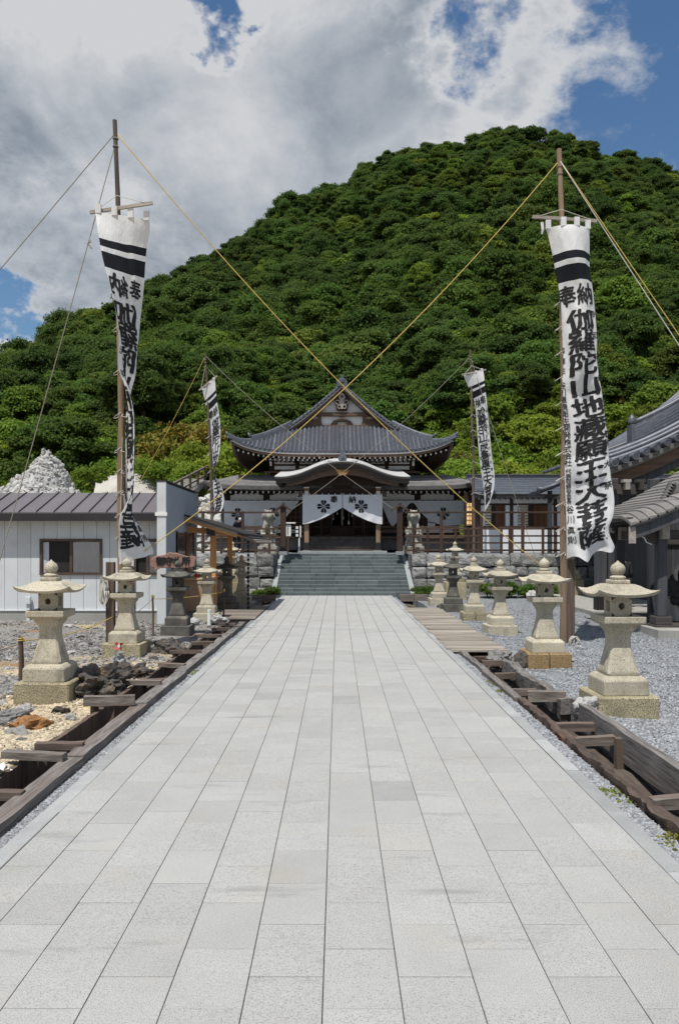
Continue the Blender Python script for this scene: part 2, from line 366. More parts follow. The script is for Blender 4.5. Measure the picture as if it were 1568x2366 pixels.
m_shing2 = M('grey_shingle', (0.21,0.203,0.195), (0.135,0.13,0.124), 5, 7, 0.8, 0.35, 30, rnd=0.14, stretch=(1,0.25,1))
m_ridgeg = M('slate_ridge', (0.16,0.155,0.15), (0.09,0.088,0.085), 5, 6, 0.75, 0.3, 20)
m_corr = M('corridor_roof', (0.075,0.085,0.105), (0.05,0.057,0.072), 3, 5, 0.45, 0.1, 12, spec=0.5)
m_clothw = M('curtain_cloth', (0.78,0.80,0.83), (0.71,0.73,0.77), 1.2, 4, 0.9, trans=0.22)
m_ink = M('black_ink', (0.012,0.012,0.014), (0.018,0.018,0.02), 12, 4, 0.75)
m_siding = M('prefab_siding', (0.56,0.585,0.605), (0.52,0.545,0.565), 1.2, 4, 0.65, 0.05, 30, rnd=0.03, wstain=[((0.36,0.36,0.345), 1.6, 0.52, 0.8, 0.5)])
m_siding_shade = M('prefab_end_wall_shaded', (0.27,0.31,0.37), (0.24,0.28,0.335), 1.2, 4, 0.65)  # siding copy made darker and bluer: shade of this side put into the colour
m_proof = M('prefab_roof', (0.125,0.115,0.125), (0.105,0.096,0.105), 1.5, 4, 0.5, 0.03, 10, rnd=0.05, spec=0.5)
m_fascia = M('dark_fascia', (0.03,0.028,0.03), (0.022,0.02,0.022), 2, 3, 0.5)
m_conc = M('concrete', (0.33,0.325,0.30), (0.25,0.245,0.228), 3, 6, 0.9, 0.2, 30, stain=((0.27,0.26,0.24), 2.5, 0.55, 0.8), bdist=0.005)
m_frame = M('bronze_frame', (0.085,0.058,0.042), (0.06,0.042,0.032), 4, 3, 0.5)
m_curt = M('window_curtain', (0.52,0.54,0.60), (0.45,0.47,0.53), 2, 3, 0.9)
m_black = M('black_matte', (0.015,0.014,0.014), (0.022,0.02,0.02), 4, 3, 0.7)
m_rope = M('yellow_rope', (0.56,0.41,0.12), (0.42,0.30,0.09), 30, 3, 0.7)
m_ropew = M('white_rope', (0.55,0.53,0.47), (0.42,0.40,0.36), 30, 3, 0.8)
m_ropeg = M('grey_rope', (0.27,0.25,0.21), (0.20,0.18,0.15), 30, 3, 0.8)
m_statue = M('pale_statue_stone', (0.38,0.365,0.32), (0.22,0.21,0.18), 6, 7, 0.9, 0.8, 25, stain=((0.13,0.12,0.10), 6, 0.50, 0.64), bdist=0.015)
m_rock = M('grey_rock', (0.34,0.335,0.325), (0.17,0.165,0.16), 4, 8, 0.9, 0.9, 10, rnd=0.2, stain=((0.09,0.085,0.08), 3, 0.56, 0.7), bdist=0.05)
m_rockd = M('dark_rock', (0.17,0.155,0.14), (0.05,0.046,0.043), 3, 9, 0.9, 1.0, 9, rnd=0.15, stain=((0.30,0.21,0.13), 2.2, 0.54, 0.70), bdist=0.06)
m_rockw = M('pale_rock', (0.60,0.595,0.575), (0.36,0.355,0.345), 3, 8, 0.9, 0.9, 8, rnd=0.18, stain=((0.2,0.195,0.185), 4, 0.58, 0.72), bdist=0.05)
m_rocko = M('ochre_rock', (0.42,0.22,0.09), (0.22,0.11,0.05), 6, 7, 0.9, 0.8, 16, rnd=0.1, bdist=0.03)
m_sand = M('pale_sand', (0.46,0.44,0.40), (0.36,0.345,0.31), 0.8, 6, 0.95, 0.4, 6, bdist=0.05)
m_bark = M('bark', (0.13,0.105,0.08), (0.06,0.05,0.04), 8, 6, 0.9, 0.6, 20, stretch=(1,1,0.25), bdist=0.02)
m_plast = M('white_plastic', (0.72,0.72,0.70), (0.66,0.66,0.65), 3, 3, 0.4, spec=0.5)
m_red = M('red_plastic', (0.55,0.03,0.03), (0.45,0.02,0.02), 3, 3, 0.4)
m_blue = M('blue_plastic', (0.04,0.16,0.45), (0.03,0.12,0.36), 3, 3, 0.4)
m_glass = M('window_glass', (0.03,0.034,0.04), (0.02,0.022,0.026), 1, 2, 0.08, spec=0.6)
m_paper = M('lit_paper', (0.75,0.55,0.30), (0.68,0.46,0.22), 4, 3, 0.8)
m_shoji = M('shoji_slats', (0.62,0.56,0.42), (0.55,0.49,0.36), 4, 3, 0.8)
m_gold = M('gilt_wood', (0.42,0.21,0.06), (0.26,0.13,0.04), 12, 5, 0.55)
m_gegyo = M('carved_pale_wood', (0.36,0.33,0.30), (0.25,0.225,0.20), 10, 5, 0.8)
m_skin = M('skin', (0.55,0.36,0.26), (0.50,0.32,0.23), 6, 3, 0.6)
m_hair = M('black_hair', (0.012,0.011,0.011), (0.02,0.018,0.017), 30, 4, 0.5, stretch=(1,1,0.2))
m_clothd = M('dark_clothing', (0.022,0.023,0.03), (0.014,0.015,0.02), 8, 5, 0.9)
m_moss = leafmat('moss_leaf', (0.16,0.19,0.03), (0.24,0.24,0.05), 0.2)
# ---------------------------------------------------------------- instancing helper for uncountable stuff
def stuff_points(name, label, cat, pts, scl, rot, protos):
    """one object: instances of the given meshes on points (geometry nodes)"""
    me = bpy.data.meshes.new(name); me.from_pydata([tuple(p) for p in pts], [], [])
    a = me.attributes.new('scl', 'FLOAT_VECTOR', 'POINT'); a.data.foreach_set('vector', np.array(scl, dtype=np.float32).ravel())
    a = me.attributes.new('rot', 'FLOAT_VECTOR', 'POINT'); a.data.foreach_set('vector', np.array(rot, dtype=np.float32).ravel())
    rng = np.random.default_rng(len(pts))
    a = me.attributes.new('idx', 'INT', 'POINT'); a.data.foreach_set('value', rng.integers(0, len(protos), len(pts)).astype(np.int32))
    ng = bpy.data.node_groups.new(name + '_scatter', 'GeometryNodeTree'); N = ng.nodes.new; L = ng.links.new
    ng.interface.new_socket('Geometry', in_out='INPUT', socket_type='NodeSocketGeometry')
    ng.interface.new_socket('Geometry', in_out='OUTPUT', socket_type='NodeSocketGeometry')
    gi = N('NodeGroupInput'); go = N('NodeGroupOutput'); m2p = N('GeometryNodeMeshToPoints'); iop = N('GeometryNodeInstanceOnPoints')
    L(gi.outputs[0], m2p.inputs['Mesh']); L(m2p.outputs[0], iop.inputs['Points'])
    join = N('GeometryNodeJoinGeometry')
    infos = []
    for pm in protos:
        po = bpy.data.objects.new(pm.name + '_source', pm)
        oi = N('GeometryNodeObjectInfo'); oi.inputs['Object'].default_value = po; oi.inputs['As Instance'].default_value = True
        infos.append(oi)
    for oi in reversed(infos): L(oi.outputs['Geometry'], join.inputs[0])
    L(join.outputs[0], iop.inputs['Instance']); iop.inputs['Pick Instance'].default_value = True
    def attr(n, t):
        x = N('GeometryNodeInputNamedAttribute'); x.data_type = t; x.inputs['Name'].default_value = n; return x.outputs['Attribute']
    L(attr('idx', 'INT'), iop.inputs['Instance Index'])
    L(attr('scl', 'FLOAT_VECTOR'), iop.inputs['Scale']); L(attr('rot', 'FLOAT_VECTOR'), iop.inputs['Rotation'])
    L(iop.outputs[0], go.inputs[0])
    o = link(name, me); md = o.modifiers.new('scatter', 'NODES'); md.node_group = ng
    tag(o, label, cat, kind='stuff'); return o
def rough_blob(seed, sub=2, amp=0.35, freq=1.2, squash=(1, 1, 1), flat=False):
    bm = bmesh.new(); bmesh.ops.create_icosphere(bm, subdivisions=sub, radius=1.0)
    o = Vector((seed*7.3, seed*3.1, seed*5.7))
    for v in bm.verts:
        n = v.co.normalized(); k = 1 + amp*mnoise.fractal(n*freq + o, 1.0, 2.0, 4)
        k = round(k*7)/7*0.45 + k*0.55 if flat else k
        v.co = Vector((n.x*k*squash[0], n.y*k*squash[1], n.z*k*squash[2]))
    me = bpy.data.meshes.new('rough_blob'); bm.to_mesh(me); bm.free(); return me
# ---------------------------------------------------------------- ground
def ground_mat(kind):
    m = bpy.data.materials.new('ground_' + kind); m.use_nodes = True; nt = m.node_tree; N = nt.nodes.new; L = nt.links.new
    b = nt.nodes['Principled BSDF']; b.inputs['Roughness'].default_value = 0.95; b.inputs['Specular IOR Level'].default_value = 0.2
    tc = N('ShaderNodeTexCoord')
    def noi(s, d=6, r=0.6, st=(1,1,1)):
        mp = N('ShaderNodeMapping'); mp.inputs['Scale'].default_value = st; L(tc.outputs['Object'], mp.inputs[0])
        n = N('ShaderNodeTexNoise'); n.inputs['Scale'].default_value = s; n.inputs['Detail'].default_value = d; n.inputs['Roughness'].default_value = r
        L(mp.outputs[0], n.inputs[0]); return n.outputs['Fac']
    def ramp(f, lo, hi):
        r_ = N('ShaderNodeMapRange'); r_.interpolation_type = 'SMOOTHSTEP'; r_.inputs['From Min'].default_value = lo; r_.inputs['From Max'].default_value = hi; L(f, r_.inputs['Value']); return r_.outputs[0]
    def mix(f, a, c):
        x = N('ShaderNodeMixRGB'); L(f, x.inputs[0])
        for i, v in ((1, a), (2, c)):
            if isinstance(v, tuple): x.inputs[i].default_value = (*v, 1)
            else: L(v, x.inputs[i])
        return x.outputs[0]
    vor = N('ShaderNodeTexVoronoi'); vor.inputs['Scale'].default_value = 38 if kind == 'grey' else 26; L(tc.outputs['Object'], vor.inputs['Vector'])
    sep = N('ShaderNodeSeparateColor'); L(vor.outputs['Color'], sep.inputs[0])
    if kind == 'grey':
        c = mix(sep.outputs[0], (0.27,0.285,0.305), (0.15,0.16,0.175))
        c = mix(ramp(noi(0.9, 5), 0.62, 0.75), c, (0.25,0.20,0.15))
    else:
        c = mix(sep.outputs[0], (0.29,0.28,0.262), (0.155,0.15,0.142))
        sx = N('ShaderNodeSeparateXYZ'); L(tc.outputs['Object'], sx.inputs[0])
        near = N('ShaderNodeMath'); near.operation = 'ADD'; L(sx.outputs['Y'], near.inputs[0])
        nn = N('ShaderNodeMath'); nn.operation = 'MULTIPLY_ADD'; L(noi(0.8, 4), nn.inputs[0]); nn.inputs[1].default_value = -9.0; nn.inputs[2].default_value = 4.5
        L(nn.outputs[0], near.inputs[1])
        soil = ramp(near.outputs[0], 13.0, 9.5)          # cream volcanic soil where the yard opens in front of the lanterns
        c = mix(soil, c, mix(sep.outputs[1], (0.54,0.455,0.32), (0.42,0.35,0.245)))
        c = mix(ramp(noi(1.1, 6, 0.65), 0.53, 0.68), c, (0.26,0.155,0.075))
        c = mix(ramp(noi(0.7, 5, 0.6, (0.35,1.6,1)), 0.60, 0.70), c, (0.46,0.36,0.19))
        c = mix(ramp(noi(1.9, 6, 0.65), 0.60, 0.72), c, (0.11,0.105,0.10))
    L(c, b.inputs['Base Color'])
    bp = N('ShaderNodeBump'); bp.inputs['Strength'].default_value = 0.8; bp.inputs['Distance'].default_value = 0.02
    L(vor.outputs['Distance'], bp.inputs['Height'])
    bp2 = N('ShaderNodeBump'); bp2.inputs['Strength'].default_value = 0.5; bp2.inputs['Distance'].default_value = 0.06; L(noi(7, 8, 0.7), bp2.inputs['Height']); L(bp.outputs[0], bp2.inputs['Normal'])
    L(bp2.outputs[0], b.inputs['Normal']); return m
m_gravel = ground_mat('grey'); m_yard = ground_mat('yard')
tag(MB().add([(-1500,-300,-0.45),(1500,-300,-0.45),(1500,2500,-0.45),(-1500,2500,-0.45)], [(0,1,2,3)]).build('ground', m_yard), kind='structure')
def yardz(x, y):
    return -0.05 + 0.05*fnoise((x, y, 0), 0.5, 4) + (0.04*fnoise((x, y, 3), 2.2, 3) if x < 0 else 0.012*fnoise((x, y, 3), 2.0, 2))
b = MB(); xs = lin(-40, -2.52, 150); ys = lin(0.5, 30, 130)
b.grid(lambda u, v: (u, v, yardz(u, v)), xs, ys)
b.grid(lambda u, t: (-2.52, u, lerp(yardz(-2.52, u), -0.5, t)), ys, [0, 1])
yard_l = tag(b.build('rocky_yard', m_yard, smooth=True), kind='structure')
b = MB(); xs = lin(2.54, 40, 130)
b.grid(lambda u, v: (u, v, yardz(u, v)), xs, ys)
b.grid(lambda u, t: (2.54, u, lerp(yardz(2.54, u), -0.5, t)), ys, [0, 1])
yard_r = tag(b.build('gravel_yard', m_gravel, smooth=True), kind='structure')
for x0, x1 in ((-2.03, -1.87), (1.82, 1.98)):
    b = MB(); b.grid(lambda u, v: (u, v, -0.055 + 0.015*fnoise((u, v, 1), 3, 3)), lin(x0, x1, 5), lin(0.5, 27, 150))
    xe = x0 if x0 < 0 else x1
    b.grid(lambda u, t: (xe, u, lerp(-0.055 + 0.015*fnoise((xe, u, 1), 3, 3), -0.48, t)), lin(0.5, 27, 150), [0, 1])
    tag(b.build('gravel_strip', m_gravel, smooth=True), kind='structure')
m_ditch = M('ditch_mud', (0.12,0.10,0.082), (0.06,0.05,0.042), 3, 7, 0.95, 0.8, 12, bdist=0.04)
for x0, x1 in ((-2.53, -2.02), (1.97, 2.55)):
    b = MB(); b.grid(lambda u, v: (u, v, -0.27 + 0.06*fnoise((u, v, 8), 1.6, 4)), lin(x0, x1, 8), lin(0.5, 27, 160)); tag(b.build('ditch_bed', m_ditch, smooth=True), kind='structure')
# ---------------------------------------------------------------- paved path
path = tag(MB().box(-1.872, 1.824, 0.6, 26.0, -0.3, -0.03).build('path', m_joint), kind='structure')
SW, SLn, X0 = 0.294, 0.418, -0.056
edges = [-1.77] + [X0 + SW*k for k in range(-5, 7)]
def slab_mesh(w, mat):
    return MB().box(-w/2+0.0019, w/2-0.0019, -SLn/2+0.0017, SLn/2-0.0017, -0.05, 0).mesh('paving_slab', mat, bevel=0.0012)
sl = {}
DARK = [(-1.23,9.3),(-1.35,10.3),(0.12,8.5),(1.55,8.5),(0.4,5.25),(-1.4,11.4),(-1.65,3.2),(-0.8,8.5)]
rows = []
for ci in range(12):
    x0, x1 = edges[ci], edges[ci+1]; ph = 0.0 if ci % 2 == 0 else SLn/2
    y = 2.82 - SLn*5 + ph
    while y < 25.99:
        rows.append((y, ci)); y += SLn
rows.sort()
far = MB(); n_ind = 0; farv = []
for y, ci in rows:
    x0, x1 = edges[ci], edges[ci+1]; w = x1-x0; yc = y + SLn/2
    y1 = min(y+SLn, 25.995)
    dk = any(abs((x0+x1)/2-a) < SW/2 and abs(yc-c) < SLn/2 for a, c in DARK)
    if y > 1.7 and n_ind < 300 and y1-y > SLn*0.99:
        key = (round(w, 3), dk)
        if key not in sl: sl[key] = slab_mesh(w, m_slab2 if dk else m_slab)
        o = bpy.data.objects.new('paving_slab', sl[key]); col.objects.link(o); o.parent = path
        o.location = ((x0+x1)/2, yc, random.uniform(-0.0012, 0.0006)); o.rotation_euler = (random.uniform(-.0015,.0015), random.uniform(-.0015,.0015), 0)
        n_ind += 1
    elif y > 1.7:
        if yc > 12.5 and random.random() < 0.02: dk = True
        far.cur = 1 if dk else 0; zt = random.uniform(-0.001, 0.0005)
        far.box(x0+0.004, x1-0.004, y+0.002, y1-0.002, -0.05, zt)
fo = far.build('distant_paving', [m_slab, m_slab2], path); tag(fo, kind='stuff')
km = MB().box(-0.055, 0.055, -0.447, 0.447, -0.2, 0.004).mesh('kerb_stone', m_kerb, bevel=0.004)
for xk in (-1.826, 1.768):
    y = 1.3
    while y < 25.6:
        o = bpy.data.objects.new('kerb_stone', km); col.objects.link(o); o.parent = path; o.location = (xk + random.uniform(-.003,.003), y+0.45, random.uniform(-.003,.002)); y += 0.9
# ---------------------------------------------------------------- staircase to the terrace
HX = 0.2; TZ = 1.39
SX0, SX1 = -2.08, 2.44; NST = 12; SY0 = 26.02; TREAD = 0.295; RISE = TZ/NST
st = thing('stone_staircase', 'wide flight of dark blue-grey stone steps up to the temple terrace', 'staircase', (HX, SY0, 0))
for i in range(NST):
    y0 = SY0 + i*TREAD; z0, z1 = i*RISE, (i+1)*RISE
    x = SX0; first = True
    while x < SX1-0.01:
        w = (random.uniform(0.25, 0.6) if first else random.uniform(0.72, 0.8)); first = False
        if SX1 - x - w < 0.2: w = SX1 - x
        MB().box(x+0.003, x+w-0.003, y0, y0+TREAD+0.1, z0-0.12 if i else -0.1, z1).build('step_block', m_step, st, bevel=0.008)
        x += w
for s, xa in ((-1, SX0-0.005), (1, SX1+0.005)):
    n = 4
    for k in range(n):
        ya, yb = lerp(SY0-0.12, SY0+NST*TREAD+0.2, k/n), lerp(SY0-0.12, SY0+NST*TREAD+0.2, (k+1)/n)
        za, zb = lerp(0.1, TZ+0.1, k/n), lerp(0.1, TZ+0.1, (k+1)/n)
        x0, x1 = (xa-0.17, xa) if s < 0 else (xa, xa+0.17)
        vs = [(x0,ya+.003,-0.2),(x1,ya+.003,-0.2),(x1,yb-.003,-0.2),(x0,yb-.003,-0.2),(x0,ya+.003,za),(x1,ya+.003,za),(x1,yb-.003,zb),(x0,yb-.003,zb)]
        MB().add(vs, [(0,3,2,1),(4,5,6,7),(0,1,5,4),(1,2,6,5),(2,3,7,6),(3,0,4,7)]).build('side_stone', m_flank, st, bevel=0.012)
# ---------------------------------------------------------------- terrace and retaining walls
WY = 27.1
b = MB()
b.box(-16, SX0-0.2, WY+0.32, 48, -0.3, TZ-0.02); b.box(SX1+0.2, 26, WY+0.32, 48, -0.3, TZ-0.02); b.box(SX0-0.2, SX1+0.2, SY0+NST*TREAD-0.02, 48, -0.3, TZ-0.02)
tag(b.build('terrace', m_gravel), kind='structure')
stone_vars = []
for k in range(9):
    bm = bmesh.new(); bmesh.ops.create_cube(bm, size=1.0); bmesh.ops.subdivide_edges(bm, edges=bm.edges[:], cuts=4, use_grid_fill=True)
    for v in bm.verts:
        c = v.co.copy(); n = Vector((k*9.1, k*4.3, k*2.2))
        edge = max(abs(c.x), abs(c.z))*2
        c.y -= 0.12*(1-edge**4)*(1 if c.y < -0.4 else 0)
        d = mnoise.noise_vector(c*2.2+n)*0.10 + mnoise.noise_vector(c*6+n)*0.045
        c += Vector((d.x*0.45, d.y, d.z*0.45))
        if abs(c.x) > 0.4 and abs(c.z) > 0.36: c.x *= 0.95; c.z *= 0.95
        v.co = c
    me = bpy.data.meshes.new('wall_stone'); bm.to_mesh(me); bm.free(); me.materials.append(m_wallstone)
    stone_vars.append(me)
def stone_wall(name, label, xa, xb):
    w = thing(name, label, 'stone wall', ((xa+xb)/2, WY, 0))
    MB().box(xa, xb, WY+0.1, WY+0.35, -0.3, TZ-0.06).build('wall_core', m_dark, w)
    hs = [0.40, 0.36, 0.40, 0.44]; z = -0.2
    rl = root_loc(w)
    for ci, h in enumerate(hs):
        x = xa
        while x < xb - 0.05:
            ww = random.uniform(0.36, 0.78)
            if xb - x - ww < 0.25: ww = xb - x
            hh = h + random.uniform(-0.06, 0.05)*(ci < 3)
            o = bpy.data.objects.new('wall_stone', random.choice(stone_vars)); col.objects.link(o); o.parent = w
            o.location = Vector((x+ww/2, WY+0.05+random.uniform(-.03,.03), z+h/2+random.uniform(-.02,.02)*(ci < 3))) - rl
            o.scale = (ww-0.025, 0.34, hh-0.02); o.rotation_euler = (0, random.uniform(-.035,.035)*(ci < 3), random.choice((0, math.pi)) if False else 0)
            x += ww
        z += h
    return w
stone_wall('retaining_wall', 'rough grey stone retaining wall beside the shop end of the stairs', -8.2, SX0-0.17)
stone_wall('retaining_wall', 'long rough grey stone retaining wall behind the lantern row and wash pavilion', SX1+0.17, 16.5)
# ---------------------------------------------------------------- timber channels along the path
def tbeam(parent, name, p0, p1, w, h, mat, rough=0.012, seg=14):
    """weathered timber: subdivided and made uneven"""
    p0, p1 = Vector(p0), Vector(p1); d = (p1-p0); ln = d.length; d.normalize()
    sd_ = d.cross(Vector((0,0,1))); 
    if sd_.length < 1e-3: sd_ = Vector((1,0,0))
    sd_.normalize(); u = sd_.cross(d); rings = []
    so = random.uniform(0, 99)
    for i in range(seg+1):
        c = p0 + d*ln*i/seg; r = []
        for a, bb in ((-1,-1),(1,-1),(1,-.2),(1,1),(.2,1),(-1,1)):
            q = c + sd_*a*w/2 + u*bb*h/2
            n = mnoise.noise_vector(q*3.5 + Vector((so,0,0)))*rough + mnoise.noise_vector(q*11)*rough*0.6
            r.append(q + n)
        rings.append(r)
    return MB().loft(rings).build(name, mat, parent)
chl = thing('timber_channel', 'decayed grey timber ditch frame between paved path and rocky yard', 'ditch', (-2.25, 8, -0.4))
ys = [1.2, 2.05, 4.06, 6.1, 8.15, 10.2, 12.4, 14.6, 16.9]
for a, c in zip(ys, ys[1:]):
    tbeam(chl, 'inner_beam', (-2.09+random.uniform(-.015,.015), a+0.01, -.04), (-2.09+random.uniform(-.015,.015), c-0.01, random.uniform(-.05,-.03)), 0.145, 0.14, m_wy, .006, 20)
    tbeam(chl, 'lower_beam', (-2.075, a+0.03, -0.17), (-2.075, c-0.03, -0.17), 0.11, 0.15, m_wy)
    tbeam(chl, 'outer_board', (-2.5+random.uniform(-.02,.02), a+0.02, -0.17), (-2.5+random.uniform(-.02,.02), c-0.02, -0.17), 0.05, 0.30, m_wz, 0.012)
for y, xa, zt in ((3.7,-2.75,-.02),(3.95,-2.7,0.0),(5.15,-2.52,0.02),(6.05,-2.62,0.06),(6.35,-2.5,0.04),(7.95,-2.62,0.09),(9.3,-2.56,0.05),(9.75,-2.5,-.02),(10.75,-2.5,.03),(11.9,-2.6,0.05),(13.2,-2.5,0.03),(14.0,-2.55,0.05),(15.3,-2.5,0.03),(16.1,-2.5,.05)):
    mt = random.choice((m_wx, m_wbr, m_wx)) if y < 11 else m_wbr
    tbeam(chl, 'cross_piece', (xa, y+random.uniform(-.05,.05), zt), (-2.12, y+random.uniform(-.1,.1), zt-0.005), 0.085, 0.055 if y != 7.95 else 0.1, mt, 0.008, 6)
    for xp in (xa+0.1, xa+0.28):
        if random.random() < 0.8:
            tbeam(chl, 'stake', (xp, y+0.05, -0.45), (xp+random.uniform(-.03,.03), y+random.uniform(.02,.08), zt-0.03), 0.06, 0.06, m_wz, 0.006, 3)
tbeam(chl, 'stake', (-2.36, 4.35, -0.45), (-2.36, 4.35, 0.03), 0.1, 0.08, m_wz, 0.006, 3)
chr_ = thing('timber_channel', 'rotten reddish timber ditch frame between paved path and grey gravel', 'ditch', (2.25, 8, -0.4))
for a, c, mt in ((8.6,10.4,m_wy),(10.4,12.3,m_wy)):
    tbeam(chr_, 'path_side_board', (2.02, a, -0.05), (1.99, c, -0.04), 0.09, 0.10, mt, 0.012)
for a, c in ((1.6,3.4),(3.4,5.1),(5.1,6.9),(6.9,8.7)):
    tbeam(chr_, 'rotten_rail', (2.07+random.uniform(-.02,.02), a, -0.07), (2.07+random.uniform(-.02,.02), c, -0.07), 0.09, 0.11, m_rot, 0.045, 34)
for a, c in ((1.6,3.2),(3.25,5.15),(5.2,8.15)):
    tbeam(chr_, 'outer_plank', (2.52, a, -0.06), (2.51, c, -0.05), 0.085, 0.26, m_wy, 0.008)
for a, c in ((8.3,10.2),(10.25,12.2)):
    tbeam(chr_, 'outer_plank', (2.46, a, -0.05), (2.44, c, -0.07), 0.11, 0.18, m_wy, 0.04, 22)
for y, z, mt in ((4.0,-.05,m_wx),(5.15,-.03,m_wx),(6.85,-.05,m_wx),(7.45,-.06,m_wbr),(8.5,.03,m_wx),(9.4,-.09,m_wx),(10.3,-.05,m_wbr),(11.2,-.02,m_wbr),(11.9,-.06,m_rot)):
    tbeam(chr_, 'cross_piece', (2.1, y, z), (2.5, y+random.uniform(-.06,.06), z+0.01), 0.09, 0.075 if y != 8.5 else 0.11, mt, 0.008, 6)
for y in (3.0, 3.3, 4.6, 5.1, 6.7, 8.35, 9.9): tbeam(chr_, 'stake', (2.45, y, -0.45), (2.45, y, 0.02), 0.07, 0.07, m_wz, 0.006, 3)
# boardwalk planks to the right of the path
bw = thing('boardwalk', 'weathered plank boardwalk running between the paved path and the lanterns', 'boardwalk', (2.25, 16, -0.1))
for x in (1.9, 2.6): MB().box(x-.05, x+.05, 12.5, 20.6, -0.4, -0.03).build('joist', m_wy, bw)
y = 12.4; k = 0
pl = MB().box(-0.47, 0.47, -0.058, 0.058, -0.022, 0.022).mesh('plank', m_deck, bevel=0.004); rl = root_loc(bw)
while y < 20.6:
    o = bpy.data.objects.new('plank', pl); col.objects.link(o); o.parent = bw
    o.location = Vector((2.27+random.uniform(-.035,.035), y, 0.0+random.uniform(-.008,.006))) - rl
    o.rotation_euler = (random.uniform(-.03,.03), random.uniform(-.008,.008), random.uniform(-.02,.02)); o.scale = (random.uniform(.97,1.02), random.uniform(.9,1.0), 1); y += 0.1235
bw2 = thing('wooden_deck', 'low dark plank deck bridging the ditch in front of the shop', 'deck', (-2.5, 19, -0.1))
rl = root_loc(bw2)
for i in range(22):
    y = 18.0 + i*0.16
    MB().box(-3.35, -1.92, y, y+0.145, -0.03, 0.012+random.uniform(-.004,.004)).build('plank', m_deck if i % 3 == 0 else m_wx, bw2)
for y in (18.05, 19.7, 21.4): MB().box(-3.3, -1.95, y, y+0.1, -0.4, -0.032).build('joist', m_wx, bw2)
# low timber frames by the stair foot
for x0, x1, y, lab in ((-3.2, -1.95, 24.2, 'low dark timber kerb of the flower bed at the lantern side of the stairs'), (1.98, 2.9, 24.6, 'low dark timber kerb by the stair foot next to the boardwalk')):
    t = thing('timber_kerb', lab, 'kerb', ((x0+x1)/2, y, 0)); n = 2 if x1-x0 < 1 else 3
    for k in range(n): MB().box(lerp(x0,x1,k/n)+.008, lerp(x0,x1,(k+1)/n)-.008, y, y+0.12, -0.1, 0.13).build('timber_block', m_wx, t, bevel=0.006)
MB().box(-3.0, -1.9, 25.6, 25.95, -0.2, 0.03).build('stone_edging', m_flank, path, bevel=0.006)
# ---------------------------------------------------------------- loose stones
peb = []
for k in range(5):
    me = rough_blob(k+1, 1, 0.5, 1.4, (1, 0.8, 0.55)); me.name = 'pebble'; peb.append(me)
m_peb = M('gravel_pebble', (0.275,0.288,0.305), (0.21,0.22,0.235), 8, 3, 0.9, rnd=0.42)
m_pebc = M('cream_chip', (0.50,0.435,0.325), (0.38,0.325,0.24), 8, 3, 0.9, rnd=0.34, hue=0.012, stain=((0.33,0.24,0.14), 9, 0.58, 0.66))
pebg = []; pebc = []; pebr = []
m_pebr = M('grey_rubble', (0.27,0.27,0.268), (0.14,0.138,0.135), 8, 3, 0.9, rnd=0.5, hue=0.01, stain=((0.22,0.15,0.09), 7, 0.58, 0.66))
for me in peb:
    a = me.copy(); a.materials.append(m_peb); pebg.append(a); c = me.copy(); c.materials.append(m_pebc); pebc.append(c); c = me.copy(); c.materials.append(m_pebr); pebr.append(c)
rng = np.random.default_rng(3)
def scatter(n, xf, y0, y1, smin, smax, zfn, power=1.6):
    pts = []; sc = []; ro = []
    t = rng.random(n); yy = 1/ (1/y0 + (1/y1-1/y0)*t)      # denser where it stands near
    for i in range(n):
        y = yy[i]; x0, x1 = xf(y); x = x0 + (x1-x0)*rng.random(); s = smin + (smax-smin)*rng.random()**power
        pts.append((x, y, zfn(x, y) + s*0.15)); sc.append((s, s*(0.7+0.5*rng.random()), s)); ro.append((rng.normal(0, .35), rng.normal(0, .35), rng.random()*6.28))
    return pts, sc, ro
p_, s_, r_ = scatter(100000, lambda y: (2.56, min(3.0 + y*0.36, 10.5)), 4.6, 24, 0.011, 0.024, yardz)
p2, s2, r2 = scatter(16000, lambda y: (1.835, 1.99), 2.8, 14, 0.010, 0.022, lambda x, y: -0.055)
p3, s3, r3 = scatter(16000, lambda y: (-2.01, -1.885), 2.8, 14, 0.010, 0.022, lambda x, y: -0.055)
stuff_points('gravel', 'loose grey crushed gravel spread over the yard by the pavilion', 'gravel', p_+p2+p3, s_+s2+s3, r_+r2+r3, pebg)
def patchy(lists, keep):
    out = [(p, c, q) for p, c, q in zip(*lists) if keep(p)]; return [o[0] for o in out], [o[1] for o in out], [o[2] for o in out]
xf = lambda y: (-max(3.0, min(0.46*y, 9)), -2.54)
L_ = patchy(scatter(36000, xf, 3.6, 13, 0.006, 0.03, yardz, 3.5), lambda p: p[1] + 7*fnoise(p, .35, 4) + rng.normal(0, 1.0) < 12.0)
stuff_points('stone_chips', 'loose cream and buff stone chips littering the rocky yard near the lanterns', 'stones', *L_, pebc)
L_ = patchy(scatter(42000, xf, 6.0, 17.6, 0.010, 0.042, yardz, 2.6), lambda p: p[1] + 7*fnoise(p, .35, 4) + rng.normal(0, 1.0) > 11.4 and fnoise((p[0]*1.2, p[1]*.8, 5), .8, 4) < .22)
stuff_points('rubble_chips', 'loose dark and light grey rubble spread between the lanterns and the hut', 'stones', *L_, pebr)
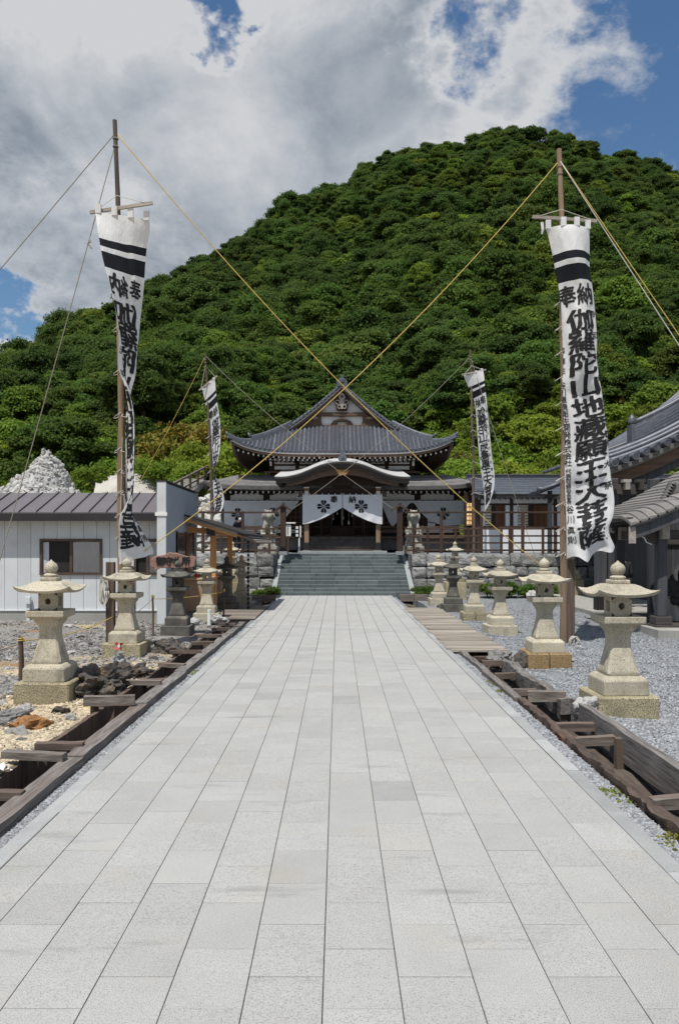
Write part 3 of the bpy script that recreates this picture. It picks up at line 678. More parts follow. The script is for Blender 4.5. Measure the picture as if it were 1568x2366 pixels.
# ================================================================ main hall
hall = thing('temple_hall', 'dark timber temple hall with curved grey tiled roof and arched porch', 'temple', (HX, 38, TZ))
A, B, CY, EZ = 5.1, 4.7, 39.7, 5.98
GY = 37.0                     # front gable plane
def gx(s): return 0.40*s + 0.053*s*s
def gy(s): return 0.60*s + 0.053*s*s
def lift(x, y): return 0.62*(min(abs(x)/A, 1.0)**5)*(min(abs(y)/B, 1.0)**5)
def inv(g, val):
    lo, hi = 0, 6
    for _ in range(40):
        m_ = (lo+hi)/2
        if g(m_) < val: lo = m_
        else: hi = m_
    return lo
def pt_side(sgn, s, yr):
    x = sgn*(A-s); return Vector((HX+x, CY+yr, EZ + lift(x, yr) + gx(s)))
GR = CY-GY                    # 2.7
def smax(yr): return A if abs(yr) <= GR+0.001 else inv(gx, gy(B-abs(yr)))
def side_slope(sgn, name, mat, dz=0.0, n=40):
    b = MB(); ylist = lin(-B, -GR, 12)[:-1] + lin(-GR-0.0005, -GR+0.0, 2) + lin(-GR, GR, 14)[1:] + lin(GR+0.001, B, 10)
    fr = lin(0, 1, 22)
    def fn(t, yr):
        v = pt_side(sgn, t*smax(yr), yr); v.z += dz; return v
    b.grid(fn, fr, ylist); return b.build(name, mat, hall, smooth=True)
roof = {}
for sgn in (-1, 1): side_slope(sgn, 'roof_slope', m_tilef)
TM = 2.02
def tmax(x): return min(TM, inv(gy, gx(A-abs(x))))
def pt_front(x, t, back=False):
    yr = -(B-t); 
    return Vector((HX+x, CY+(-yr if back else yr), EZ + lift(x, yr) + gy(t)))
b = MB(); b.grid(lambda x, f: pt_front(x, f*tmax(x)), lin(-A, A, 60), lin(0, 1, 10)); skirt = b.build('roof_skirt', m_tilef, hall, smooth=True)
b = MB(); b.grid(lambda x, f: pt_front(x, f*tmax(x), True), lin(-A, A, 30), lin(0, 1, 6)); b.build('roof_skirt', m_tilef, hall, smooth=True)
# round cover tiles on the front skirt: each row a part
SP = 0.196
k = -26
while k*SP <= A-0.02:
    x = k*SP
    if abs(x) < A-0.05:
        tm = tmax(x); pts = [pt_front(x, f*tm) + Vector((0, 0, 0.012)) for f in lin(-0.02 if tm > .1 else 0, 1, 7)]
        MB().tube(pts, 0.052, 8).build('roof_tile', m_tile, skirt, smooth=True, angle=50)
    k += 1
for sgn in (-1, 1):
    nrow = 26
    for i in range(nrow):
        yr = -B + 0.12 + i*0.2
        sm = smax(yr)
        if sm < 0.15: continue
        pts = [pt_side(sgn, f*sm, yr) + Vector((0, 0, 0.012)) for f in lin(0, 1, 12)]
        MB().tube(pts, 0.052, 6).build('roof_tile', m_tile, hall, smooth=True, angle=50)
# eave edge: tile lip, white line, dark fascia following the curve
def eave_strip(name, mat, z0, z1, inset, th):
    b = MB(); xs = lin(-A, A, 44)
    for fn in (lambda x: Vector((HX+x*(1-inset/A), CY-B+inset, EZ+lift(x, B))),):
        rings = []
        for x in xs:
            p = fn(x); rings.append([p+Vector((0,0,z0)), p+Vector((0,th,z0)), p+Vector((0,th,z1)), p+Vector((0,0,z1))])
        b.loft(rings)
    for sgn in (-1, 1):
        rings = []
        for yr in lin(-B, B, 30):
            p = Vector((HX+sgn*(A-inset), CY+yr*(1-inset/B), EZ+lift(A, yr)))
            rings.append([p+Vector((0,0,z0)), p+Vector((-sgn*th,0,z0)), p+Vector((-sgn*th,0,z1)), p+Vector((0,0,z1))])
        b.loft(rings)
    return b.build(name, mat, hall)
eave_strip('eave_tile_edge', m_tile, -0.075, -0.005, 0.0, 0.2)
eave_strip('eave_white_line', m_wtip, -0.125, -0.080, 0.03, 0.15)
eave_strip('eave_fascia', m_hallbr, -0.24, -0.128, 0.06, 0.12)
# soffit
WX, WYU = 3.43, 36.5
b = MB()
def soff(u, v):  # u round the front, v from eave to wall
    pe = Vector((HX+u*(A-.08), CY-B+0.08, EZ-0.2+lift(u*A, B))); pw = Vector((HX+u*WX, WYU, 5.93)); return pe.lerp(pw, v)
b.grid(soff, lin(-1, 1, 40), lin(0, 1, 4))
for sgn in (-1, 1):
    def ss(u, v, sgn=sgn):
        pe = Vector((HX+sgn*(A-.08), CY+u*(B-.08), EZ-0.2+lift(A, u*B))); pw = Vector((HX+sgn*WX, CY+u*(CY-WYU), 5.93)); return pe.lerp(pw, v)
    b.grid(ss, lin(-1, 1, 24), lin(0, 1, 4))
b.build('soffit', m_hallw, hall)
tips = MB(); raf = MB()
for row, ins, dz, n in ((0, 0.22, -0.27, 42), (1, 0.62, -0.33, 34)):
    for i in range(n):
        u = -0.97 + 1.94*i/(n-1); x = u*(A-ins*0.9 - row*0.9)
        z = EZ + lift(x, B)*(1-ins*0.9) + dz; y = CY-B+ins
        raf.box(HX+x-0.032, HX+x+0.032, y+0.012, y+0.9, z-0.035, z+0.045); tips.box(HX+x-0.034, HX+x+0.034, y-0.008, y+0.010, z-0.04, z+0.045)
for sgn in (-1, 1):
    for i in range(34):
        yr = -B+0.4+i*0.26; z = EZ+lift(A, yr)*.85-0.27
        raf.box(HX+sgn*(A-0.22)-(0.8 if sgn > 0 else 0.012), HX+sgn*(A-0.22)+(0.8 if sgn < 0 else -0.012)*1, CY+yr-.032, CY+yr+.032, z-.035, z+.045)
tag(raf.build('rafters', m_hallw, hall), kind='stuff'); tag(tips.build('rafter_tips', m_wtip, hall), kind='stuff')
# corner ridges, descending ridges, main ridge
def ridge(name, pts, w, h, mat=m_tile, par=hall):
    b = MB(); rings = []
    for i, p in enumerate(pts):
        t = (pts[min(i+1, len(pts)-1)]-pts[max(i-1, 0)]); t.z = 0; t.normalize(); s_ = Vector((t.y, -t.x, 0))
        rings.append([p - s_*w/2, p + s_*w/2, p + s_*w/2*0.9 + Vector((0,0,h*.75)), p + s_*w*0.25 + Vector((0,0,h)), p - s_*w*0.25 + Vector((0,0,h)), p - s_*w/2*.9 + Vector((0,0,h*.75))])
    b.loft(rings); return b.build(name, mat, par)
for sgn in (-1, 1):
    hip = []
    for t in lin(0.0, TM, 14):
        s = inv(gx, gy(t)); x = sgn*(A-s); p = Vector((HX+x, CY-B+t, EZ+lift(x, B-t)+gy(t)-0.03)); hip.append(p)
    cr_ = ridge('corner_ridge', [hip[0]+Vector((-sgn*-0.1*1, -0.08, 0.03))]+hip, 0.16, 0.21)
    ridge('corner_ridge_upper', [p+Vector((0,0,0.15)) for p in hip[4:]], 0.15, 0.2)
    # upturned end tiles
    e = hip[0]; 
    MB().tube([e+Vector((sgn*0.02,0.0,0.1)), e+Vector((sgn*0.10,-0.06,0.19)), e+Vector((sgn*0.17,-0.1,0.30))], [0.08,0.06,0.03], 8).build('end_tile', m_tile, cr_, smooth=True)
    e = hip[4]
    MB().tube([e+Vector((0,0,0.25)), e+Vector((sgn*0.08,-0.05,0.36)), e+Vector((sgn*0.12,-0.08,0.46))], [0.08,0.06,0.025], 8).build('end_tile', m_tile, cr_, smooth=True)
    # descending ridge just behind the gable verge
    dp = [pt_side(sgn, s, -GR+0.45) for s in lin(A-2.75, A-0.05, 16)]
    dr = ridge('descending_ridge', dp, 0.2, 0.26)
    # verge: row of round end tiles along the gable edge, then the bargeboards
    vg = [pt_side(sgn, s, -GR) for s in lin(A-2.95, A, 22)]
    b = MB()
    rings = [[p+Vector((0,-0.28,-0.07)), p+Vector((0,0.1,-0.07)), p+Vector((0,0.1,0.10)), p+Vector((0,-0.28,0.05))] for p in vg]
    b.loft(rings); vo = b.build('verge', m_tile, hall)
    for p in [pt_side(sgn, s, -GR) for s in lin(A-2.85, A-0.12, 17)]:
        MB().lathe([(0.058, -0.36), (0.058, -0.2), (0.05, 0.15)], 10, p+Vector((0, 0, 0.045)), 'y').build('verge_tile', m_tile, vo, smooth=True, angle=40)
    for nm, o0, o1, y0, th, mt in (('verge_line', -0.115, -0.075, -0.22, 0.12, m_wtip), ('bargeboard', -0.28, -0.12, -0.16, 0.09, m_hallbr), ('inner_bargeboard', -0.35, -0.285, -0.10, 0.08, m_hallwx)):
        rings = []
        for i, p in enumerate(vg):
            k_ = 1.0 if nm != 'bargeboard' else 1.0 - 0.2*i/len(vg)
            rings.append([p+Vector((0,y0,o0*k_)), p+Vector((0,y0+th,o0*k_)), p+Vector((0,y0+th,o1)), p+Vector((0,y0,o1))])
        b = MB(); b.loft(rings); b.build(nm, mt, hall)
top = EZ + gx(A)
mr_ = MB(); mr_.box(HX-0.17, HX+0.17, GY-0.3, CY+GR, top-0.1, top+0.14); mr_.box(HX-0.1, HX+0.1, GY-0.32, CY+GR, top+0.142, top+0.22); mr_ = mr_.build('main_ridge', m_tile, hall, bevel=0.02)
b = MB()
b.prism([(HX-0.24, top-0.12), (HX+0.24, top-0.12), (HX+0.27, top+0.1), (HX+0.15, top+0.24), (HX+0.07, top+0.30), (HX+0.05, top+0.42), (HX-0.05, top+0.42), (HX-0.07, top+0.30), (HX-0.15, top+0.24), (HX-0.27, top+0.1)], GY-0.42, GY-0.3)
b.lathe([(0.10, -0.05), (0.10, 0.0)], 14, (HX, GY-0.42, top+0.16), 'y'); b.build('ridge_ornament', m_tile, mr_, bevel=0.01)
# gable wall
zb = EZ + gy(TM) - 0.03
wallpts = [(HX+s_*(A-s), EZ+gx(s)-0.1) for s_, lst in ((-1, lin(2.25, A, 12)), (1, lin(A, 2.25, 12)[1:])) for s in lst]
b = MB(); b.prism([(wallpts[0][0], zb)] + wallpts + [(wallpts[-1][0], zb)], GY+0.22, GY+0.3); b.build('gable_plaster', m_white, hall)
gb = MB()
gb.box(HX-2.6, HX+2.6, GY+0.05, GY+0.21, zb-0.02, zb+0.13); gb.build('gable_sill', m_hallbr, hall)
MB().box(HX-1.5, HX+1.5, GY+0.02, GY+0.215, zb+0.56, zb+0.74).build('gable_beam', m_hallbr, hall, bevel=0.01)
for sgn in (-1, 1):
    MB().prism([(HX+sgn*0.95, zb+0.135), (HX+sgn*1.9, zb+0.135), (HX+sgn*1.55, zb+0.42), (HX+sgn*1.2, zb+0.42), (HX+sgn*1.15, zb+0.55), (HX+sgn*1.0, zb+0.55), (HX+sgn*1.0, zb+0.34)], GY+0.08, GY+0.219).build('bracket', m_hallbr, hall)
    MB().prism([(HX+sgn*0.26, zb+0.135), (HX+sgn*0.55, zb+0.135), (HX+sgn*0.42, zb+0.33), (HX+sgn*0.2, zb+0.40), (HX+sgn*0.0, zb+0.40), (HX+sgn*0.0, zb+0.30), (HX+sgn*0.18, zb+0.28)], GY+0.06, GY+0.218).build('frog_leg_strut', m_hallwx, hall)
MB().box(HX-0.1, HX+0.1, GY+0.05, GY+0.2, zb+0.402, zb+0.558).build('bearing_block', m_hallbr, hall)
gp = MB(); gz = zb+1.22
gp.prism([(HX-0.30, gz+0.62), (HX+0.30, gz+0.62), (HX+0.36, gz+0.2), (HX+0.26, gz-0.42), (HX-0.26, gz-0.42), (HX-0.36, gz+0.2)], GY-0.04, GY+0.02)
gpo = gp.build('pendant_backing', m_hallwx, hall)
g2 = MB()
g2.prism([(HX, gz+0.50), (HX+0.10, gz+0.38), (HX+0.16, gz+0.22), (HX+0.08, gz+0.06), (HX+0.09, gz-0.1), (HX+0.04, gz-0.34), (HX-0.04, gz-0.34), (HX-0.09, gz-0.1), (HX-0.08, gz+0.06), (HX-0.16, gz+0.22), (HX-0.10, gz+0.38)], GY-0.10, GY-0.05)
def ring_(b, cx, cz, r, w, y0, y1, n=18, a0=0, a1=360):
    pts = [(Vector((cx+math.cos(R(lerp(a0,a1,i/n)))*r, (y0+y1)/2, cz+math.sin(R(lerp(a0,a1,i/n)))*r))) for i in range(n+1)]
    b.tube(pts, w, 6)
for sgn in (-1, 1):
    ring_(g2, HX+sgn*0.20, gz-0.02, 0.10, 0.028, GY-0.10, GY-0.05); ring_(g2, HX+sgn*0.12, gz-0.24, 0.085, 0.025, GY-0.10, GY-0.05)
g2.build('carved_pendant', m_gegyo, gpo)
MB().lathe([(0.06,-0.03),(0.06,0.0)], 12, (HX, GY-0.105, gz+0.25), 'y').build('pendant_boss', m_hallwx, gpo)
# upper storey wall
MB().box(HX-WX, HX+WX, WYU, 43, 4.9, 5.95).build('upper_wall', m_hallw, hall)
for x0, x1 in ((-3.2,-2.2),(-2.05,-1.05),(-0.9,-.05),(.05,.9),(1.05,2.05),(2.2,3.2)):
    MB().prism([(HX+x0, 5.56), (HX+x1, 5.56), (HX+x1, 5.82), (HX+x1-0.12, 5.84), (HX+x1-0.2, 5.93), (HX+x0+0.2, 5.93), (HX+x0+0.12, 5.84), (HX+x0, 5.82)], WYU-0.02, WYU).build('plaster_panel', m_white, hall)
for x0, x1 in ((-3.2,-1.0),(-.8,.8),(1.0,3.2)): MB().box(HX+x0, HX+x1, WYU-0.022, WYU, 5.3, 5.47).build('plaster_panel', m_white, hall)
MB().box(HX-WX-0.25, HX+WX+0.25, WYU-0.22, WYU-0.03, 5.12, 5.2).build('base_rail', m_hallbr, hall)
MB().box(HX-WX, HX+WX, WYU-0.05, WYU-0.024, 5.49, 5.545).build('tie_rail', m_hallwx, hall)
for x in (-3.35, -2.12, -0.97, 0, 0.97, 2.12, 3.35):
    q = MB(); q.box(HX+x-.08, HX+x+.08, WYU-0.1, WYU-0.026, 5.2, 5.55); q.build('upper_post', m_hallw, hall)
    q = MB(); q.box(HX+x-.16, HX+x+.16, WYU-0.3, WYU-0.03, 5.72, 5.80); q.box(HX+x-.1, HX+x+.1, WYU-0.28, WYU-0.03, 5.552, 5.64); q.box(HX+x-.26, HX+x+.26, WYU-.32, WYU-.04, 5.82, 5.9)
    q.build('bracket_set', m_hallwx, hall)
for x in (-3.35, 3.35):
    q = MB(); q.box(HX+x-.11, HX+x+.11, WYU-0.36, WYU-0.305, 5.70, 5.76); q.box(HX+x-.05, HX+x+.05, WYU-0.345, WYU-0.29, 5.44, 5.66); q.box(HX+x-.12, HX+x+.12, WYU-.35, WYU-.3, 5.81, 5.86); q.build('white_bracket_face', m_wtip, hall)
# lower pent roof
LE = 6.2; LY0, LY1, LZ0, LZ1 = 34.5, 36.55, 4.36, 5.05
m_lroof = m_shing
def lroof(x, t):
    zc = 0.22*(abs(x)/LE)**8*(1-t); xx = x*(1 - t*0.2)
    return Vector((HX+xx, lerp(LY0, LY1, t), LZ0+zc+(LZ1-LZ0)*(0.75*t+0.25*t*t)))
# shingle courses as separate strips, each lapping the one below
nc = 8
lr = MB().box(HX-WX-1.3, HX+WX+1.3, WYU-0.2, WYU-0.1, 4.8, 4.9).build('pent_roof', m_shing, hall)
for c in range(nc):
    t0, t1 = c/nc, min(1, (c+1.15)/nc); b = MB(); xs = lin(-LE, LE, 30)
    rings = []
    for x in xs:
        p0, p1 = lroof(x, t0), lroof(x, t1); rings.append([p0+Vector((0,0,-0.01)), p1+Vector((0,0,-0.01)), p1+Vector((0,0,0.0)), p0+Vector((0,0,0.022))])
    b.loft(rings); b.build('shingle_course', m_shing, lr)
for sgn in (-1, 1):
    b = MB(); n = 6
    for c in range(n):
        t0, t1 = c/n, (c+1.1)/n; rings = []
        for y in lin(34.5, 45, 8):
            def q(t, y=y): 
                xx = HX+sgn*lerp(LE, LE*0.8, t); zc = 0.22*max(0, 1-(y-34.5)/1.5)**2*(1-t); yy = lerp(y, max(y, 36.55), t) if y < 36.5 else y
                return Vector((xx, yy, LZ0+zc+(LZ1-LZ0)*(0.75*t+0.25*t*t)))
            p0, p1 = q(t0), q(t1); rings.append([p0, p1, p1+Vector((0,0,0.005)), p0+Vector((0,0,0.02))])
        b.loft(rings)
    b.build('side_pent_roof', m_shing, hall)
    rings = []
    for y in lin(34.5, 45, 8):
        xx = HX+sgn*LE; zc = 0.22*max(0, 1-(y-34.5)/1.5)**2; rings.append([Vector((xx, y, LZ0+zc-.16)), Vector((xx-sgn*.15, y, LZ0+zc-.16)), Vector((xx-sgn*.15, y, LZ0+zc-.012)), Vector((xx, y, LZ0+zc-.012))])
    MB().loft(rings).build('side_eave_board', m_hallwx, hall)
rings = []
for x in lin(-LE, LE, 40):
    p = lroof(x, 0); rings.append([p+Vector((0,0.01,-0.16)), p+Vector((0,0.2,-0.16)), p+Vector((0,0.2,-0.013)), p+Vector((0,-0.01,-0.013))])
MB().loft(rings).build('pent_eave_board', m_ridgeg, hall)
b = MB(); b.grid(lambda x, t: Vector((HX+x*(1-.12*t), lerp(LY0+.1, 36.0, t), LZ0-0.165+0.22*(abs(x)/LE)**8*(1-t))), lin(-LE+.05, LE-.05, 30), [0, 1]); b.build('pent_soffit', m_hallw, hall)
tips = MB(); raf = MB()
for i in range(48):
    x = -LE+0.35+i*(2*LE-0.7)/47
    raf.box(HX+x-.035, HX+x+.035, 35.15, 36, 4.09, 4.18); tips.box(HX+x-.038, HX+x+.038, 35.13, 35.149, 4.085, 4.185)
tag(raf.build('rafters', m_hallw, hall), kind='stuff'); tag(tips.build('rafter_tips', m_wtip, hall), kind='stuff')
# lower walls
FZ = 2.1; WLY = 36.0; LW = 5.42
b = MB(); b.box(HX-LW, HX-1.55, WLY, 44, TZ, 4.2); b.box(HX+1.55, HX+LW, WLY, 44, TZ, 4.2); b.box(HX-1.55, HX+1.55, 41, 44, TZ, 4.2); b.box(HX-1.55, HX+1.55, WLY, 41, 4.0, 4.2); b.build('lower_wall', m_hallw, hall)
for x in (-5.36, -3.52, -1.62, 1.62, 3.52, 5.36): MB().box(HX+x-.09, HX+x+.09, WLY-0.12, WLY-0.001, TZ, 4.2).build('wall_post', m_hallw, hall)
for x0, x1 in ((-5.22,-3.68),(-3.38,-1.85),(1.85,3.38),(3.68,5.22)):
    MB().prism([(HX+x0, 3.83), (HX+x1, 3.83), (HX+x1, 4.05), (HX+x1-.16, 4.06), (HX+x1-.24, 4.15), (HX+x0+.24, 4.15), (HX+x0+.16, 4.06), (HX+x0, 4.05)], WLY-0.03, WLY-0.002).build('plaster_panel', m_white, hall)
    MB().box(HX+x0, HX+x1, WLY-.05, WLY-.002, 3.74, 3.82).build('lintel', m_hallwx, hall)
    for i in range(7): MB().box(HX+lerp(x0,x1,(i+.5)/7)-.02, HX+lerp(x0,x1,(i+.5)/7)+.02, WLY-.05, WLY-.004, 2.5, 3.73).build('lattice_bar', m_hallbr, hall)
    for z in (2.5, 2.75, 3.0, 3.25): MB().box(HX+x0, HX+x1, WLY-.07, WLY-.052, z, z+.03).build('lattice_rail', m_hallbr, hall)
    MB().box(HX+x0+.05, HX+x1-.05, WLY-.06, WLY-.003, 2.28, 2.44).build('dado_board', m_white if abs(x0) > 3 else m_hallbr, hall)
MB().box(HX+4.0, HX+4.35, WLY-0.06, WLY-0.003, 2.5, 3.4).build('plaster_panel', m_white, hall)
for sgn in (-1, 1):
    MB().box(HX+sgn*(LW+.5)-(LW-1.1 if sgn > 0 else 0), HX+sgn*(LW+.5)+(LW-1.1 if sgn < 0 else 0), 35.0, WLY-.13, FZ-0.07, FZ).build('veranda_floor', m_hallbr, hall)
    MB().box(HX+sgn*(LW+.4)-(LW-1.1 if sgn > 0 else 0), HX+sgn*(LW+.4)+(LW-1.1 if sgn < 0 else 0), 35.3, 35.36, TZ+.1, FZ-0.075).build('underfloor_board', m_ridgeg, hall)
    for zz in (2.3, 2.52): MB().box(HX+sgn*(LW+.45)-(LW-1.2 if sgn > 0 else 0), HX+sgn*(LW+.45)+(LW-1.2 if sgn < 0 else 0), 35.03, 35.09, zz, zz+.05).build('veranda_rail', m_hallbr, hall)
    for i in range(5): MB().box(HX+sgn*(1.75+i*0.95)-.035, HX+sgn*(1.75+i*0.95)+.035, 35.02, 35.1, FZ+.001, 2.6).build('veranda_post', m_hallbr, hall)
# doorway: deep dim interior with sliding doors
MB().box(HX-1.55, HX+1.55, 34.55, 41, FZ-0.08, FZ-0.001).build('hall_floor', m_hallbr, hall)
for x0, x1, y in ((-1.52,-0.95,36.3),(-.95,-.45,36.42),(.5,1.0,36.42),(1.0,1.52,36.3)):
    d = MB().box(HX+x0, HX+x1, y, y+0.04, FZ, 3.98).build('door', m_hallw, hall)
    for xx in (x0+.04, x1-.04): MB().box(HX+xx-.03, HX+xx+.03, y-.02, y-.001, FZ+.02, 3.95).build('door_stile', m_hallbr, d)
    for zz in (FZ+.05, FZ+.45, FZ+.9): MB().box(HX+x0+.075, HX+x1-.075, y-.018, y-.001, zz, zz+.05).build('door_rail', m_hallbr, d)
off = MB().box(HX-.55, HX+.55, 35.2, 35.6, FZ, FZ+.45).build('offering_box', m_hallw, hall)
MB().box(HX-.6, HX+.6, 35.15, 35.65, FZ+.451, FZ+.5).build('offering_box_rim', m_hallwx, off)
cordm = MB(); cordm.tube([(HX-.02, 34.6, 3.9), (HX-.02, 34.6, 3.3), (HX, 34.6, 2.6)], [.02, .03, .035], 8); cordm.build('bell_rope', m_ropeg, hall, smooth=True)
for x, z, s in ((-.22,3.15,.06),(.05,2.95,.07),(.3,2.75,.09),(-.4,2.9,.05),(.45,3.05,.06)):
    hg = MB(); hg.tube([(HX+x, 35.0, 3.9), (HX+x, 35.0, z+s)], .008, 5); hg = hg.build('tassel_cord', m_ropew, hall); MB().lathe([(s*.5,-s*1.4),(s*.6,-s*.5),(s*.45,0),(s*.2,s*.6)], 10, (HX+x,35.0,z+.03)).build('tassel', m_ropew, hg, smooth=True)
for i in range(6):
    z0 = lerp(TZ, FZ, i/6); z1 = lerp(TZ, FZ, (i+1)/6)
    MB().box(HX-1.42, HX+1.42, 33.15+i*0.235, 34.6, z0 if i else TZ-.02, z1-0.028).build('timber_step', m_ridgeg, hall); MB().box(HX-1.43, HX+1.43, 33.12+i*0.235, 34.6, z1-0.0278, z1).build('step_nosing', m_hallbr, hall, bevel=.005)
MB().box(HX-1.9, HX+1.9, 32.7, 33.14, TZ-.03, TZ+.07).build('stone_threshold', m_flank, hall, bevel=.01)
# porch
PC = 1.53
for sgn in (-1, 1):
    c = MB().box(HX+sgn*PC-.095, HX+sgn*PC+.095, 32.9, 33.09, TZ+.42, 4.2).build('porch_column', m_colw, hall, bevel=.012)
    MB().box(HX+sgn*PC-.12, HX+sgn*PC+.12, 32.875, 33.115, TZ+.1, TZ+.419).build('column_shoe', m_black, c, bevel=.01)
    MB().lathe([(.2, 0), (.21, .03), (.17, .1)], 16, (HX+sgn*PC, 32.995, TZ+.005)).build('column_base', m_ridgeg, c, smooth=True, angle=40)
    w_ = MB(); w_.box(HX+sgn*PC-.08, HX+sgn*PC+.08, 32.86, 32.898, 3.78, 4.02); w_.box(HX+sgn*PC-.11, HX+sgn*PC+.11, 32.85, 32.89, 4.15, 4.2); w_.box(HX+sgn*PC-.09, HX+sgn*PC+.09, 32.84, 32.88, 4.26, 4.3); w_.build('white_bracket_face', m_wtip, c)
    q = MB(); q.box(HX+sgn*PC-.16, HX+sgn*PC+.16, 32.84, 33.15, 4.205, 4.255); q.box(HX+sgn*PC-.12, HX+sgn*PC+.12, 32.9, 33.12, 4.302, 4.4); q.build('bracket_block', m_hallwx, c)
    # nosing carved beam end outside the column
    nz = [(0.1,4.02),(0.34,4.0),(0.42,3.92),(0.36,3.86),(0.42,3.78),(0.34,3.72),(0.2,3.78),(0.1,3.74)]
    MB().prism([(HX+sgn*(PC+a), z) for a, z in nz], 32.92, 33.07).build('carved_nosing', m_hallbr, c)
    pw = [(HX+sgn*(PC+a), z) for a, z in nz[1:7]]
    MB().tube([Vector((x, 32.91, z)) for x, z in pw], .013, 5).build('carved_edge', m_wtip, c)
MB().box(HX-PC+.1, HX+PC-.1, 32.9, 33.08, 3.9, 4.14).build('rainbow_beam', m_hallwx, hall, bevel=.02)
MB().prism([(HX-.45, 4.145), (HX+.45, 4.145), (HX+.36, 4.38), (HX+.15, 4.5), (HX-.15, 4.5), (HX-.36, 4.38)], 32.92, 33.05).build('frog_leg_strut', m_hallwx, hall)
for sgn in (-1, 1):
    MB().tube([(HX+sgn*.4, 32.9, 4.36), (HX+sgn*.5, 32.9, 4.40), (HX+sgn*.58, 32.9, 4.47)], .015, 5).build('strut_edge', m_wtip, hall)
KP = [(0,5.20),(.35,5.185),(.7,5.12),(1.05,5.01),(1.4,4.86),(1.75,4.72),(2.1,4.62),(2.45,4.565),(2.82,4.56)]
def kz(x): return sinterp(KP, abs(x))
KY0, KY1 = 32.0, 36.45
xs = lin(-2.82, 2.82, 60)
kroof = MB()
rings = [[Vector((HX+x, KY0, kz(x)-.02)), Vector((HX+x, KY1, kz(x)+.66)), Vector((HX+x, KY1, kz(x)+.68)), Vector((HX+x, KY0, kz(x)))] for x in xs]
kroof.loft(rings); kr = kroof.build('porch_roof', m_metal, hall)
for i in range(36):      # metal sheets with laps across the arch
    xa, xb = lerp(-2.83, 2.83, i/36), lerp(-2.83, 2.83, (i+1)/36)
    q = MB(); q.loft([[Vector((HX+x, KY0-.02, kz(x)+.002)), Vector((HX+x, KY1, kz(x)+.682)), Vector((HX+x, KY1, kz(x)+.696)), Vector((HX+x, KY0-.02, kz(x)+.016+.004*(j == 0)))] for j, x in enumerate(lin(xa, xb-.012, 3))]); q.build('roof_sheet', m_metal, kr)
for nm, o0, o1, yy, k, mt in (('fascia_layer', -.085, -.022, 0.0, 1.0, m_kfas), ('fascia_layer', -.165, -.088, .05, .992, m_kfas), ('fascia_layer', -.255, -.168, .10, .984, m_kfas)):
    rings = [[Vector((HX+x*k, KY0+yy, kz(x)+o0)), Vector((HX+x*k, KY0+yy+.16, kz(x)+o0)), Vector((HX+x*k, KY0+yy+.16, kz(x)+o1)), Vector((HX+x*k, KY0+yy, kz(x)+o1))] for x in xs]
    MB().loft(rings).build(nm, mt, kr)
for sgn in (-1, 1):
    rings = [[Vector((HX+sgn*2.8, y, 4.3)), Vector((HX+sgn*2.6, y, 4.3)), Vector((HX+sgn*2.6, y, 4.53)), Vector((HX+sgn*2.8, y, 4.53))] for y in (KY0+.28, KY1)]
    MB().loft(rings).build('porch_side_eave', m_hallwx, kr)
def kin(x): return kz(x*1.0) - .26 - .10*(1-abs(x)/2.5)
xs2 = lin(-2.35, 2.35, 44)
rings = [[Vector((HX+x, KY0+.22, kin(x)-.2+.09*(abs(x)/2.35)**2)), Vector((HX+x, KY0+.30, kin(x)-.2+.09*(abs(x)/2.35)**2)), Vector((HX+x, KY0+.30, kin(x)+.1)), Vector((HX+x, KY0+.22, kin(x)+.1))] for x in xs2]
MB().loft(rings).build('porch_bargeboard', m_hallbr, kr)
MB().prism([(HX+x, kin(x)+.05) for x in lin(-2.3, 2.3, 30)] + [(HX+2.3, 4.25), (HX-2.3, 4.25)], 32.75, 32.8).build('porch_tympanum', m_hallw, kr)
og = MB(); z0 = kin(0)-.12
og.prism([(HX-.3,z0+.1),(HX-.1,z0+.16),(HX,z0+.12),(HX+.1,z0+.16),(HX+.3,z0+.1),(HX+.18,z0-.02),(HX+.1,z0-.12),(HX,z0-.06),(HX-.1,z0-.12),(HX-.18,z0-.02)], KY0+.15, KY0+.2)
og.build('gilt_pendant', m_gold, kr)
MB().lathe([(.07,-.04),(.07,0)], 12, (HX, KY0+.21, z0+.26), 'y').build('boss', m_ridgeg, kr)
for x in (-1.25, 1.25): MB().lathe([(.05,-.03),(.05,0)], 10, (HX+x, KY0+.215, kin(x)-.03), 'y').build('boss', m_ridgeg, kr)
pr = MB().loft([[Vector((HX-.13,y,z)), Vector((HX+.13,y,z)), Vector((HX+.13,y,z+.13)), Vector((HX-.13,y,z+.13))] for y, z in ((KY0+.1,5.2),(35.4,5.72))]).build('porch_ridge', m_tile, kr, bevel=.015)
b = MB(); b.box(HX-.62, HX+.62, KY0+.2, KY0+.4, 5.19, 5.245); b.build('porch_ridge_base', m_shing, pr)
b = MB(); b.prism([(HX-.17,5.25),(HX+.17,5.25),(HX+.19,5.36),(HX+.1,5.47),(HX+.05,5.58),(HX,5.64),(HX-.05,5.58),(HX-.1,5.47),(HX-.19,5.36)], KY0-.02, KY0+.09); b.lathe([(.06,-.03),(.06,0)], 12, (HX,KY0-.02,5.38), 'y'); b.build('porch_ornament', m_tile, pr, bevel=.008)
